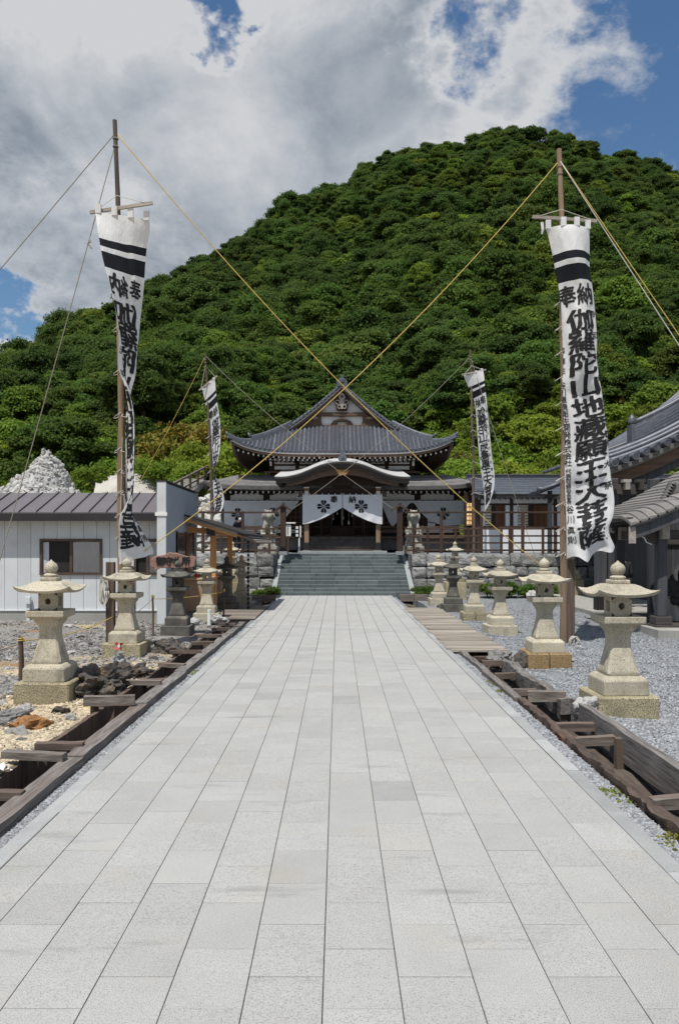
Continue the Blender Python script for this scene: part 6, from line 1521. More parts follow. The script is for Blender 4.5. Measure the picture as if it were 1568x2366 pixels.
# ================================================================ wash pavilion on the right
wp = thing('wash_pavilion', 'open wash pavilion with weathered dark pillars and pale grey shingle roof', 'pavilion', (7.9, 15.8, 0))
PXL, PXR, PY0, PY1 = 6.3, 9.7, 15.0, 17.2; PXC = 8.0
def pvz(s): return 2.25 + .30*s + .085*s*s            # s from eave towards the ridge
ev = 5.5; SM = PXC-ev
FV, BV = 14.45, 17.6
def pv(sgn, s, y):
    dz = -.16*max(0, 1-(y-FV)/.7)**2
    return Vector((PXC - sgn*(SM-s), y, pvz(s)+dz))
for sgn in (1, -1):
    n = 15
    for k in range(n):
        s0, s1 = SM*k/n, min(SM, SM*(k+1.2)/n); b = MB(); rings = []
        for y in [FV, FV+.12, FV+.26, FV+.42, FV+.6] + lin(FV+.8, BV, 6):
            p0, p1 = pv(sgn, s0, y), pv(sgn, s1, y); rings.append([p0-Vector((0,0,.02)), p1-Vector((0,0,.02)), p1+Vector((0,0,.006)), p0+Vector((0,0,.04))])
        b.loft(rings); b.build('shingle_course', m_shing2, wp)
    for nm, a0, a1, y0, y1, mt in (('bargeboard', -.30, -.065, FV+.08, FV+.15, m_pavw), ('verge_board', -.062, -.022, FV+.02, FV+.15, m_ridgeg)):
        rings = []
        for s in lin(0.02, SM, 14):
            p = pv(sgn, s, FV); rings.append([Vector((p.x,y0,p.z+a0)), Vector((p.x,y1,p.z+a0)), Vector((p.x,y1,p.z+a1)), Vector((p.x,y0,p.z+a1))])
        MB().loft(rings).build(nm, mt, wp)
    p = pv(sgn, .02, FV); MB().box(p.x-.03 if sgn > 0 else p.x-.1, p.x+.1 if sgn > 0 else p.x+.03, FV+.05, FV+.079, p.z-.36, p.z-.05).build('board_end', m_wtip if False else m_gegyo, wp)
    p = pv(sgn, 0, BV); MB().beam((p.x+.06*sgn, FV+.16, p.z-.05), (p.x+.06*sgn, BV, p.z-.05), .1, .07).build('eave_board', m_pavx, wp)
    for k in range(19):
        y = FV+.3+k*.16; MB().beam((p.x+.1*sgn, y, p.z-.12), (p.x+.9*sgn, y, p.z+.13), .05, .06).build('rafter', m_pavx, wp)
    rr = [pv(sgn, s, FV+.75)+Vector((0,0,.03)) for s in lin(SM*.42, SM, 10)]; q = ridge('descending_ridge', rr, .16, .2, m_ridgeg, wp)
    e = rr[0]; b = MB()
    for k in range(6): b.lathe([(.05,-.1),(.055,0),(.05,.1)], 10, e+Vector((-.05*sgn*(k*.55)+.05, 0, .22-.055*k)), 'y')
    b.build('ridge_end', m_ridgeg, q, smooth=True)
MB().box(PXC-.12, PXC+.12, FV+.1, BV, pvz(SM)-.02, pvz(SM)+.28).build('ridge', m_ridgeg, wp, bevel=.02)
for x in (PXL, PXR):
    for y in (PY0, PY1):
        p = MB().box(x-.095, x+.095, y-.095, y+.095, .32, 2.02).build('pillar', m_pavw, wp, bevel=.012)
        MB().box(x-.16, x+.16, y-.16, y+.16, .16, .319).build('pillar_shoe', m_pavx, p, bevel=.01)
        for q, (w, z0, z1) in enumerate(((.14,2.021,2.09),(.2,2.091,2.14),(.15,2.141,2.2),(.24,2.201,2.25))): MB().box(x-w, x+w, y-w*.7, y+w*.7, z0, z1).build('bracket_block', m_pavx, p)
        MB().prism([(x-.10,1.98),(x-.34,1.98),(x-.42,1.9),(x-.34,1.84),(x-.30,1.76),(x-.2,1.72),(x-.10,1.74)], y-.05, y+.05).build('carved_nosing', m_pavx, p)
        MB().tube([(x-.33,y-.055,1.98),(x-.42,y-.055,1.9),(x-.34,y-.055,1.84),(x-.30,y-.055,1.76),(x-.2,y-.055,1.72)], .012, 5).build('carved_edge', m_wtip, p)
        MB().box(x-.07, x+.07, y-.25, y-.1, 1.82, 2.1).build('white_bracket_face', m_gegyo, p)
for y in (PY0, PY1): MB().box(PXL+.096, PXR-.096, y-.06, y+.06, 1.83, 2.0).build('tie_beam', m_pavx, wp, bevel=.01)
for x in (PXL, PXR): MB().box(x-.055, x+.055, PY0+.096, PY1-.096, 1.83, 2.0).build('tie_beam', m_pavx, wp, bevel=.01)
MB().box(PXL-.3, PXR+.3, PY0-.62, PY1+.4, -.2, .12).build('stone_floor', m_conc, wp, bevel=.015)
MB().box(PXL-.2, PXR+.2, PY0-.25, PY1+.3, .12, .159).build('floor_kerb', m_pavx, wp)
# carved wave-and-ring basin ornament
bo = thing('dragon_basin', 'dark carved basin ornament with a large ring inside the wash pavilion', 'basin', (7.1, 15.9, .16))
MB().loft([sq(.5,.16,0,7.3,16.0), sq(.55,.6,0,7.3,16.0), sq(.46,.6,0,7.3,16.0), sq(.42,.4,0,7.3,16.0)]).build('basin', m_conc, bo, bevel=.015)
pp = []
rr_ = random.Random(5)
for k in range(30):
    a = k*.42; pp.append(((7.0+.32*math.cos(a)*(.4+k/40), 15.45+.05*math.sin(k), .75+.30*math.sin(a)+.006*k), .07+.03*rr_.random(), (1,.8,1), (0,0,0)))
for k in range(26): pp.append(((6.75+rr_.random()*.75, 15.45+rr_.random()*.1, .52+rr_.random()*.28), .04+.04*rr_.random(), (1,1,1), (0,0,0)))
me = remeshed(pp, .02, 1); me.materials.append(m_black); me.transform(Matrix.Translation(-root_loc(bo))); link('carving', me, None, bo)
b = MB(); ring_(b, 7.02, 1.12, .24, .045, 15.4, 15.5, 26); b.build('ring', m_gegyo, bo, smooth=True)
# ================================================================ big tiled hall at the right edge
rh = thing('tiled_gatehouse', 'large dark gatehouse with grey tiled gable roof at the gravel yard', 'building', (10.5, 22, 0))
RF = 20.0; EX = 7.1; RX = 12.2
def rz_(x):
    s = x-EX; return 3.93 + .30*s + .062*s*s
def rdrop(y): return .42*max(0, 1-(y-RF)/1.0)**1.6
b = MB(); ysr = [RF, RF+.15, RF+.3, RF+.5, RF+.75, RF+1.0, RF+1.5, 24, 27]
b.grid(lambda x, y: Vector((x, y, rz_(x)-rdrop(y)+.28)), lin(EX, RX, 24), ysr); b.build('roof_slope', m_tilef, rh, smooth=True)
b = MB(); b.grid(lambda x, y: Vector((2*RX-x, y, rz_(x)-rdrop(y)+.28)), lin(EX, RX, 24), ysr); b.build('roof_slope', m_tilef, rh, smooth=True)
for y in (RF+.16, RF+.36, RF+.56):      # tile rows following the verge
    pts = [Vector((x, y, rz_(x)-rdrop(y)+.30)) for x in lin(EX-.02, RX, 30)]; MB().tube(pts, .07, 8).build('verge_row', m_tile, rh, smooth=True)
y = RF+1.35
while y < 26.8:
    MB().tube([Vector((x, y, rz_(x)-rdrop(y)+.29)) for x in lin(EX-.02, RX, 20)], .065, 7).build('roof_tile', m_tile, rh, smooth=True); y += .26
for x in lin(EX+.02, RX-.2, 19):       # round tile ends facing the yard
    z = rz_(x)-.42+.30
    e = MB().lathe([(.098,-.26),(.098,.0),(.07,.12)], 16, (x, RF+.02, z), 'y').build('round_end_tile', m_tile, rh, smooth=True, angle=40)
    b = MB(); b.tube([Vector((x+math.cos(a)*.083, RF-.245, z+math.sin(a)*.083)) for a in lin(0, 6.283, 15)], .014, 5); b.build('tile_rim', m_tile, e)
    d = MB()
    for k in range(8): d.beam((x, RF-.244, z), (x+math.cos(k*.785)*.06, RF-.244, z+math.sin(k*.785)*.06), .014, .014, up=(0,1,0))
    d.build('tile_emblem', m_tile, e)
for nm, o0, o1, y0, y1, mt in (('flat_edge_tiles', -.26, -.14, RF-.12, RF+.1, m_ridgeg), ('white_line', -.30, -.262, RF-.09, RF+.1, m_shing), ('bargeboard', -.62, -.305, RF+.02, RF+.12, m_hallbr), ('lower_bargeboard', -.85, -.625, RF+.12, RF+.2, m_pavw)):
    rings = [[Vector((x,y0,rz_(x)-.42+.35+o0)), Vector((x,y1,rz_(x)-.42+.35+o0)), Vector((x,y1,rz_(x)-.42+.35+o1)), Vector((x,y0,rz_(x)-.42+.35+o1))] for x in lin(EX+.02, RX, 20)]
    MB().loft(rings).build(nm, mt, rh)
rr = [Vector((x, RF+1.05, rz_(x)+.28)) for x in lin(8.05, RX, 16)]
for k in range(5):
    MB().loft([[p+Vector((0,-.13+.012*k,.09*k)), p+Vector((0,.13-.012*k,.09*k)), p+Vector((0,.13-.012*k,.09*k+.075)), p+Vector((0,-.13+.012*k,.09*k+.075))] for p in rr]).build('ridge_layer', m_tile, rh)
MB().tube([p+Vector((0,0,.49)) for p in rr], .08, 8).build('ridge_cap', m_tile, rh, smooth=True)
b = MB(); e = rr[0]; b.cbox(e+Vector((-.03,0,.2)), (.09,.34,.5)); b.lathe([(.02,.0),(.1,.04),(.12,.12),(.07,.22),(.02,.28)], 12, e+Vector((0,0,.45))); b.build('ridge_end_ornament', m_tile, rh, smooth=True, angle=45)
b = MB(); b.grid(lambda x, y: Vector((x, y, rz_(x)-.3)), lin(EX+.15, RX, 12), [RF+.25, 27]); b.build('soffit', m_pavw, rh)
for k in range(4):
    x = 7.45+.13*k; MB().box(x-.03, x+.03, RF+.14, RF+.2, rz_(x)-.95, rz_(x)-.72).build('rafter_tip', m_wtip, rh)
for x, y in ((6.68,19.55),(6.98,19.6)):
    p = MB().box(x-.13, x+.13, y-.13, y+.13, .4, 3.4).build('pillar', m_pavw, rh, bevel=.02); MB().box(x-.14, x+.14, y-.14, y+.14, -.1, .399).build('pillar_shoe', m_black, p)
p = MB().box(7.52, 7.74, 18.5, 18.72, 0, 3.3).build('pillar', m_pavw, rh, bevel=.015)
for i in range(3): MB().box(7.78+i*.27, 8.04+i*.27, 18.55, 18.62, .42, 2.9).build('wall_plank', m_pavw, rh)
MB().box(7.78, 8.7, 18.5, 18.7, 1.72, 1.9).build('brace', m_pavx, rh); MB().box(7.85, 8.6, 18.64, 18.8, -.05, .41).build('footing', m_black, rh)
MB().box(6.5, 12, 19.45, 19.7, 3.0, 3.25).build('lintel', m_pavx, rh)
for k in range(6):
    x = 6.9+k*.35; q = MB(); q.box(x-.1, x+.1, 19.25, 19.44, 3.28, 3.36); q.box(x-.05, x+.05, 19.2, 19.44, 3.1, 3.27); q.build('bracket_set', m_gegyo if k % 2 else m_pavx, rh)
MB().box(6.3, 13, 19.0, 26, -.2, .06).build('stone_floor', m_conc, rh)
MB().box(9.2, 12.8, 22, 26, .06, 3.6).build('wall', m_pavw, rh)
# ================================================================ rocks and small things
def rock(name, lab, loc, size, seed, mat, sub=4, amp=.55, freq=1.3, group=None, sq_=(1,1,.6)):
    me = rough_blob(seed, sub, amp, freq, sq_, True); me.materials.append(mat); o = link(name, me, None, None, loc); o.scale = size if isinstance(size, tuple) else (size,)*3
    o.rotation_euler = (0, 0, seed*1.7); return tag(o, lab, 'rock', group)
rock('boulder', 'jagged dark boulder with hollows beside the damp-based lantern', (-2.85, 9.1, .02), (.34,.3,.40), 3, m_rockd, 5, .7, 1.9)
rock('boulder', 'low dark rock behind the damp-based lantern towards the hut', (-2.75, 10.2, -.02), (.24,.2,.24), 4, m_rockd, 4, .8, 1.7)
rock('boulder', 'dark squat rock at the corner of the cracked lantern base', (-2.72, 12.3, .0), (.24,.2,.34), 9, m_rockd, 4, .6)
rock('boulder', 'rust-orange stone lying on the cream soil', (-2.95, 7.35, -.03), (.17,.12,.14), 6, m_rocko, 3, .7, 1.8)
rock('boulder', 'flat grey stone half buried in the cream soil', (-3.35, 7.75, -.05), (.26,.18,.16), 8, m_rock, 4, .6)
rock('boulder', 'smooth cream stone near the white pipe by the shop', (-3.12, 16.9, .0), (.22,.15,.18), 12, m_rockw, 3, .35)
rock('boulder', 'rough pale stone between the white pipe and the deck', (-2.65, 17.0, .0), (.22,.2,.24), 14, m_rockw, 4, .6)
rock('boulder', 'holed pale stone leaning at the yellow-mossed lantern base', (2.58, 7.95, .0), (.13,.12,.2), 17, m_rockw, 4, .6)
rock('boulder', 'square dark stone against the rust-stained lantern base', (2.62, 11.0, .03), (.13,.13,.24), 19, m_rockd, 3, .3, 1.0)
rock('boulder', 'crumbly grey rock beside the square dark stone', (2.42, 11.5, .0), (.2,.16,.2), 23, m_rock, 4, .8, 1.8)
rock('boulder', 'flat white stone behind the yellow-mossed lantern base', (3.5, 8.6, -.03), (.14,.08,.1), 25, m_rockw, 3, .4)
rock('boulder', 'large pale boulder lying at the retaining wall foot', (P(1243,1380,24).x, 24.3, .02), (.34,.3,.4), 27, m_rockw, 4, .5)
rock('boulder', 'dark flat log-like stone by the lantern nearest the stairs', (2.95, 21.3, .0), (.3,.12,.12), 29, m_rockd, 3, .4)
rr_ = random.Random(21)
for k in range(70):
    y = rr_.uniform(5.2, 17); x = -rr_.uniform(2.65, 2.9+.18*y); s = rr_.uniform(.04, .11)
    rock('field_stone', 'fist-sized broken stone lying loose in the rocky yard', (x, y, yardz(x, y)+.005), (s, s*.8, s), 100+k, rr_.choice((m_rock, m_rockw, m_rockd, m_rockw)), 2, .55, 1.4, 'loose stones in the yard')
# little stone cairn with pinwheel
cn = thing('cairn', 'little heap of white stones with a red and white pinwheel', 'cairn', (-2.98, 10.55, 0))
for k in range(12):
    me = rough_blob(60+k, 2, .4); me.materials.append(m_rockw); o = link('stone', me, None, cn, (rr_.uniform(-.1,.1)*(1-k/14), rr_.uniform(-.08,.08)*(1-k/14), .02+.018*k)); o.scale = (.07-.003*k,)*3
MB().tube([(-3.08,10.5,0),(-3.0,10.48,.33)], .005, 5).build('stick', m_blue, cn)
b = MB()
for k in range(4):
    a = k*1.57+.4; c = Vector((-2.97,10.45,.33)); b.add([c, c+Vector((math.cos(a)*.07,-.01,math.sin(a)*.07)), c+Vector((math.cos(a+.7)*.06,-.03,math.sin(a+.7)*.06))], [(0,1,2)])
b.build('pinwheel', m_red, cn); MB().lathe([(.02,-.01),(.02,.01)], 8, (-2.97,10.44,.33), 'y').build('hub', m_plast, cn)
# plastic sheet scraps
for x, y, s, lab in ((-2.98,5.9,.16,'crumpled white plastic sheet on the cream soil'), (-2.62,5.75,.12,'torn white plastic scrap caught on the ditch board')):
    b = MB(); b.grid(lambda u, v: Vector((x+u*s*1.3+.04*mnoise.noise(Vector((u*4,v*4,s*9))), y+v*s*.6, .0+.5*s*max(0, .5+mnoise.noise(Vector((u*3.1,v*3.3,x)))))), lin(-1,1,18), lin(-1,1,14)); tag(b.build('plastic_sheet', m_plast, smooth=True, loc=(x,y,0)), lab, 'plastic sheet')
# stakes and boundary rope
stk = [(-3.87,9.4,.58,'short weathered stake tied with yellow rope beside the damp-based lantern'), (-3.58,14.9,.74,'thin grey stake between the cracked lantern and the blackened one'), (-2.7,18.2,.66,'thin dark rod holding the yellow rope at the shop deck')]
for x, y, h, lab in stk:
    t = thing('boundary_stake', lab, 'stake', (x, y, 0)); r0 = .035 if h < .6 else .022
    MB().tube([(x,y,-.1),(x+.005,y,h*.5),(x-.008,y,h)], [r0,r0*.95,r0*.9], 8).build('shaft', m_wz, t, smooth=True, angle=50)
    MB().tube([Vector((x+math.cos(a)*(r0+.006), y+math.sin(a)*(r0+.006), h-.06+.004*a)) for a in lin(0, 12.5, 26)], .007, 5).build('rope_tie', m_rope, t)
for a, c, sag, lab in (((-3.87,9.4,.53),(-3.78,12.95,.5),.08,'yellow boundary rope between the short stake and the banner post'), ((-3.78,12.95,.5),(-3.58,14.9,.68),.12,'grey slack boundary rope between banner post and thin stake'), ((-3.58,14.9,.66),(-2.7,18.2,.6),.04,'yellow boundary rope running on to the shop deck'), ((-3.87,9.4,.5),(-5.2,8.7,.2),.03,'grey boundary rope leading off across the rocky yard')):
    rope('boundary_rope', lab, a, c, sag, .007, m_rope if 'yellow' in lab else m_ropeg, 'boundary ropes', 16)
tag(MB().lathe([(.045,0),(.045,.3),(.05,.3),(.05,.34),(.04,.34)], 14, (P(628/1.2908*1.0,1400,17).x, 16.85, -.05)).build('drain_pipe', m_plast, smooth=True, angle=40, loc=(P(628/1.2908,1400,17).x, 16.85, -.05)), 'short white plastic pipe standing by the shop lantern', 'pipe')
# ================================================================ wooded hill
SKY = [(-700,1010),(-300,935),(0,842),(100,792),(200,738),(330,664),(400,642),(470,592),(560,547),(640,492),(700,452),(800,420),(850,377),(900,347),(1000,327),(1080,320),(1130,302),(1210,299),(1300,312),(1370,332),(1420,347),(1470,349),(1568,392),(1750,470),(2100,640),(2600,900)]
YR = 190.0
TREE_H = 0.0
def ridge_h(x):
    px = 780 + x/YR*F; return max(3.0, EYE + (1260-sinterp(SKY, px))/F*YR - TREE_H)
def foot_y(x):
    a = 1/(1+math.exp(-(abs(x)-9.5)*1.6)); return lerp(47.5, 41.0, a) - (3.5 if x < -11 else 0)*min(1, max(0, (-x-11)/6))
_rh = {}
def hill_z(x, y):
    k = round(x*2)
    if k not in _rh: _rh[k] = ridge_h(k/2)
    f0 = foot_y(x); t = (y-f0)/(YR-f0); base = TZ-.03
    if t <= 0: return base
    H = _rh[k]-base
    if t <= 1: z = H*(0.24*t + 0.76*t**1.55)
    else: z = H*(1 - .5*(t-1)**1.3)
    amp = min(1, t*5)*min(1, max(0, (1.15-t)*4))
    z += amp*(5.0*fnoise((x, y, 0), .022, 3) + 1.5*fnoise((x, y, 9), .07, 2))
    return base + max(0, z)
xs = lin(-190, 190, 150); ys = [38, 40, 41, 42, 43, 44, 45, 46, 47, 48, 49, 50, 52, 54, 57, 60] + lin(64, 260, 60)
m_hill = M('hill_undergrowth', (0.085,0.13,0.032), (0.05,0.075,0.022), .35, 8, .95, .8, 2.5, stain=((0.10,0.13,0.03), .15, .5, .7), bdist=.4)
# fit the ridge so that the hill with its trees reaches the measured skyline
NODES = [(px, (px-780)/F) for px in range(-500, 2300, 60)]; CORR = {px: 0.0 for px, _ in NODES}
_base_rh = ridge_h
def ridge_h(x):
    px = 780 + x/YR*F; i = min(max((px+500)/60, 0), len(NODES)-1.001); k = int(i); f = i-k
    return max(3.0, _base_rh(x) + CORR[NODES[k][0]]*(1-f) + CORR[NODES[k+1][0]]*f)
for it in range(7):
    _rh.clear(); new = {}
    for px, s_ in NODES:
        tm = max((hill_z(s_*y, y) + 6.3 - EYE)/y for y in lin(70, 215, 40)); want = (1260-sinterp(SKY, px))/F
        new[px] = CORR[px] + max(-12, min(12, (want-tm)*YR*.8))
    CORR = new
_rh.clear()
b = MB(); b.grid(lambda x, y: Vector((x, y, hill_z(x, y))), xs, ys); tag(b.build('hill', m_hill, smooth=True), kind='structure')
def leaves(seed, lobes, nl, leaf, flat=.7, spread=.52):
    """leaf quads on the shells of lobes: list of (centre, radius)"""
    rg = np.random.default_rng(seed); V = []; lvs = []
    for (c, r) in lobes:
        n = max(8, int(nl*r*r)); d = rg.normal(size=(n, 3)); d /= np.linalg.norm(d, axis=1)[:, None]
        d[:, 2] = np.where(d[:, 2] < -.35, -d[:, 2], d[:, 2])
        rad = r*np.clip(rg.normal(.95, .26, n), .3, 1.6); p = np.array(c)[None] + d*rad[:, None]*np.array([1, 1, flat])
        nrm = d*.62 + np.array([0, 0, .48]) + rg.normal(size=(n, 3))*spread; nrm /= np.linalg.norm(nrm, axis=1)[:, None]
        a = np.cross(nrm, rg.normal(size=(n, 3))); a /= np.linalg.norm(a, axis=1)[:, None]; bt = np.cross(nrm, a)
        s = leaf*(.55+.9*rg.random(n))[:, None]
        q = np.stack([p-a*s*.62, p-bt*s*.42+nrm*s*.08, p+a*s*.62, p+bt*s*.42+nrm*s*.08], axis=1)
        V.append(q.reshape(-1, 3)); lvs.append(np.repeat(np.clip(rg.normal(.5, .25, n) + .15*rg.normal(), 0, 1), 4))
    V = np.concatenate(V); lv = np.concatenate(lvs); n = len(V)//4
    return V, lv
def leaf_mesh(name, V, lv, mat, trunk=None, bark=None):
    n = len(V)//4; me = bpy.data.meshes.new(name); nv = len(V); faces = np.arange(nv, dtype=np.int32)
    tv = trunk.v if trunk else []; tf = trunk.f if trunk else []
    allv = np.concatenate([V, np.array(tv)]) if len(tv) else V
    loops = list(faces) + [i+nv for f in tf for i in f]; starts = list(np.arange(n)*4); s = n*4
    for f in tf: starts.append(s); s += len(f)
    me.vertices.add(len(allv)); me.vertices.foreach_set('co', allv.astype(np.float32).ravel())
    me.loops.add(len(loops)); me.loops.foreach_set('vertex_index', np.array(loops, dtype=np.int32))
    me.polygons.add(len(starts)); me.polygons.foreach_set('loop_start', np.array(starts, dtype=np.int32))
    me.materials.append(mat)
    if bark: me.materials.append(bark); me.polygons.foreach_set('material_index', np.array([0]*n+[1]*len(tf), dtype=np.int32))
    me.update(calc_edges=True)
    at = me.attributes.new('lv', 'FLOAT', 'POINT'); at.data.foreach_set('value', np.concatenate([lv, np.zeros(len(tv))]).astype(np.float32))
    me.validate(); return me
def trunk_mb(h, r, seed, spread):
    rd = random.Random(seed); b = MB(); b.tube([(0,0,-1.2),(rd.uniform(-.1,.1),rd.uniform(-.1,.1),h*.5),(rd.uniform(-.25,.25),rd.uniform(-.25,.25),h)], [r,r*.75,r*.4], 7)
    for k in range(5):
        a = k*1.26+rd.random(); z = h*(.4+.11*k); e = Vector((math.cos(a)*spread*.7, math.sin(a)*spread*.7, z+spread*.5)); b.tube([(0,0,z), e*.5+Vector((0,0,z*.5)), e], [r*.4,r*.28,r*.1], 5)
    return b
def tree_kind(name, seed, Rr, H, nlob, leaf, dens, mat):
    rd = random.Random(seed); lobes = []
    for k in range(nlob):
        a = rd.uniform(0, 6.28); q = rd.random()**.55; z = rd.uniform(-.6, 1.0)
        rr = Rr*q*math.sqrt(max(.03, 1-max(0, z)**2)); r = Rr*rd.uniform(.18, .36)*(1.15-.4*q)
        lobes.append(((math.cos(a)*rr, math.sin(a)*rr, H + z*Rr*.8), r))
    lobes.append(((0,0,H+Rr*.35), Rr*.5))
    V, lv = leaves(seed, lobes, dens/(Rr*Rr*.12), leaf, .62)
    tb = trunk_mb(H, Rr*.07, seed, Rr)
    return dict(crown=leaf_mesh(name+'_crown', V, lv, mat), whole=leaf_mesh(name, V, lv, mat, tb, m_bark), trunk=tb.mesh('trunk', m_bark, smooth=True), R=Rr)
lf_dark = leafmat('leaf_dark', (0.052,0.092,0.022), (0.085,0.138,0.032), .25, .012, .50)
lf_mid = leafmat('leaf_mid', (0.066,0.116,0.024), (0.108,0.175,0.034), .26, .014, .50)
lf_olive = leafmat('leaf_olive', (0.078,0.12,0.026), (0.12,0.172,0.036), .24, .012, .50)
lf_light = leafmat('leaf_light', (0.11,0.17,0.026), (0.165,0.235,0.036), .24, .014, .46)
lf_bright = leafmat('leaf_bright', (0.14,0.21,0.026), (0.22,0.30,0.04), .25, .02, .50)
lf_yel = leafmat('leaf_yellow', (0.13,0.155,0.022), (0.25,0.18,0.03), .15, .03)
lf_brown = leafmat('leaf_brownish', (0.085,0.075,0.025), (0.12,0.10,0.03), .2, .02)
kinds = [tree_kind('dark_tree', 11, 3.4, 3.1, 46, 0.232, 918, lf_dark), tree_kind('dark_tree', 12, 4.1, 3.4, 54, 0.241, 1080, lf_dark), tree_kind('mid_tree', 13, 3.2, 2.8, 42, 0.224, 891, lf_mid),
         tree_kind('mid_tree', 14, 3.8, 3.1, 50, 0.232, 999, lf_mid), tree_kind('olive_tree', 15, 3.5, 3.0, 44, 0.232, 918, lf_olive), tree_kind('mid_tree', 16, 2.8, 3.9, 38, 0.224, 837, lf_mid), tree_kind('light_tree', 17, 3.2, 2.9, 42, 0.224, 891, lf_light), tree_kind('bright_tree', 18, 2.7, 2.3, 36, 0.198, 810, lf_bright)]
LABS = ['dark green round-crowned broadleaf tree', 'dark green wide-crowned broadleaf tree', 'mid green bushy broadleaf tree', 'mid green spreading broadleaf tree', 'olive green broadleaf tree', 'mid green narrow upright tree', 'light green broadleaf tree', 'bright yellow-green bushy tree']
rd = random.Random(99); cand = []
gy_ = 58.0
while gy_ < 212:
    step = 3.85 + (gy_-62)*.008
    gx_ = -.80*gy_-24
    while gx_ < .80*gy_+24:
        x = gx_+rd.uniform(-2.9,2.9); y = gy_+rd.uniform(-2.9,2.9)
        if not (abs(x) > .78*y+22): cand.append((x, y))
        gx_ += step
    gy_ += step*.86
cand.sort(key=lambda p: p[1])
npx = 0; rest = []
for i, (x, y) in enumerate(cand):
    s = rd.choice((rd.uniform(.75, 1.0), rd.uniform(.85, 1.2), rd.uniform(1.0, 1.4)))*(.8 if y < 85 else 1.0)
    if y > 150: s = .6 + .5*(s-.35)
    sp = fnoise((x, y, 20), .045, 3) + rd.uniform(-.35, .35) + (max(0, 112-y)*.019 if y < 112 else -(y-112)*.006)*(1 if x > -.25*y else .55)       # stands of the same kind grow together; darker kinds uphill paint in the cloud shadow
    k = 7 if sp > .78 else 6 if sp > .5 else 4 if sp > .36 else rd.choice((2, 3, 5)) if sp > -.05 else rd.choice((2, 3, 0, 5)) if sp > -.3 else rd.choice((0, 1))
    z = hill_z(x, y)
    infr = abs(x) < .45*y
    if npx < 300 and infr and not (abs(x) < 6 and y < 70):
        npx += 1; kd = kinds[k]
        size = 'small ' if s < .8 else 'large ' if s > 1.05 else ''
        where = ' on the lower slope behind the hall' if abs(x) < 10 else ' on the lower slope above the hut and rock heap' if x < 0 else ' on the lower slope above the corridor roof'
        t = thing('hillside_tree', size + LABS[k] + where, 'tree', (x, y, z-1.2*s), 'trees on the wooded hill'); t.scale = (s,s,s*rd.uniform(.9,1.15)); t.rotation_euler = (rd.uniform(-.05,.05), rd.uniform(-.05,.05), rd.uniform(0,6.28))
        for nm, me in (('trunk', kd['trunk']), ('crown', kd['crown'])):
            o = bpy.data.objects.new(nm, me); col.objects.link(o); o.parent = t
    else: rest.append((x, y, z-1.2*s, s, k))
for _ in range(3600):          # younger trees and saplings filling the gaps between the big crowns
    y = 64 + 150*rd.random()**.8; x = rd.uniform(-.6, .6)*y
    sp = fnoise((x, y, 20), .045, 3) + rd.uniform(-.5, .5) + (max(0, 112-y)*.019 if y < 112 else -(y-112)*.004)  # saplings also turn darker uphill, cloud shadow put into their leaf colour
    k = 7 if sp > .78 else 6 if sp > .45 else 4 if sp > .3 else rd.choice((2, 3, 5)) if sp > -.2 else rd.choice((0, 1, 3))
    s_ = rd.uniform(.4, .8); rest.append((x, y, hill_z(x, y) + rd.uniform(-.4, 1.4), s_, k))
stuff_points('forest', 'dense green broadleaf forest covering the upper hill', 'forest', [r_[:3] for r_ in rest], [(r_[3]*rd.uniform(.85,1.25), r_[3]*rd.uniform(.85,1.25), r_[3]*rd.uniform(.8,1.3)) for r_ in rest], [(rd.uniform(-.06,.06), rd.uniform(-.06,.06), rd.uniform(0,6.28)) for _ in rest], [k['whole'] for k in kinds])
# ---------------------------------------------------------------- shrubs on the foot of the hill
def shrub_kind(name, seed, Rr, leaf, dens, mat, flat=.75, nlob=9):
    rdm = random.Random(seed); lobes = [((rdm.uniform(-1,1)*Rr*.7, rdm.uniform(-1,1)*Rr*.7, Rr*rdm.uniform(.15,.62)), Rr*rdm.uniform(.3,.5)) for _ in range(nlob)]
    V, lv = leaves(seed, lobes, dens/(Rr*Rr*.14), leaf, flat, .6)
    tb = MB()
    for k in range(5):
        a = k*1.3; tb.tube([(0,0,-.3),(math.cos(a)*Rr*.3,math.sin(a)*Rr*.3,Rr*.35),(math.cos(a)*Rr*.55,math.sin(a)*Rr*.55,Rr*.7)], [.04,.03,.012], 5)
    return dict(crown=leaf_mesh(name+'_foliage', V, lv, mat), stem=tb.mesh('stem', m_bark), whole=leaf_mesh(name, V, lv, mat))
sh_b = [shrub_kind('bright_shrub', 31, 1.3, .15, 300, lf_bright), shrub_kind('bright_shrub', 32, 1.6, .16, 330, lf_bright, .85, 11)]
sh_m = [shrub_kind('green_shrub', 33, 1.4, .15, 300, lf_mid), shrub_kind('olive_shrub', 34, 1.3, .14, 300, lf_olive)]
sh_y = [shrub_kind('yellow_shrub', 35, 1.5, .14, 300, lf_yel), shrub_kind('brown_shrub', 36, 1.3, .14, 280, lf_brown)]
def put_shrub(kd, lab, x, y, s, name='shrub', z=None, grp='shrubs on the foot of the hill'):
    t = thing(name, lab, 'shrub', (x, y, hill_z(x, y)-.1 if z is None else z), grp); t.scale = (s,s,s); t.rotation_euler = (0,0,rd.uniform(0,6.28))
    for nm, me in (('stem', kd['stem']), ('foliage', kd['crown'])):
        o = bpy.data.objects.new(nm, me); col.objects.link(o); o.parent = t
    return t
LS = {id(sh_b[0]): 'low bright green shrub at the foot of the wooded hill', id(sh_b[1]): 'tall bright green shrub at the foot of the wooded hill', id(sh_m[0]): 'mid green shrub at the foot of the wooded hill', id(sh_m[1]): 'olive green shrub at the foot of the wooded hill', id(sh_y[1]): 'brownish shrub at the foot of the wooded hill'}
n = 0
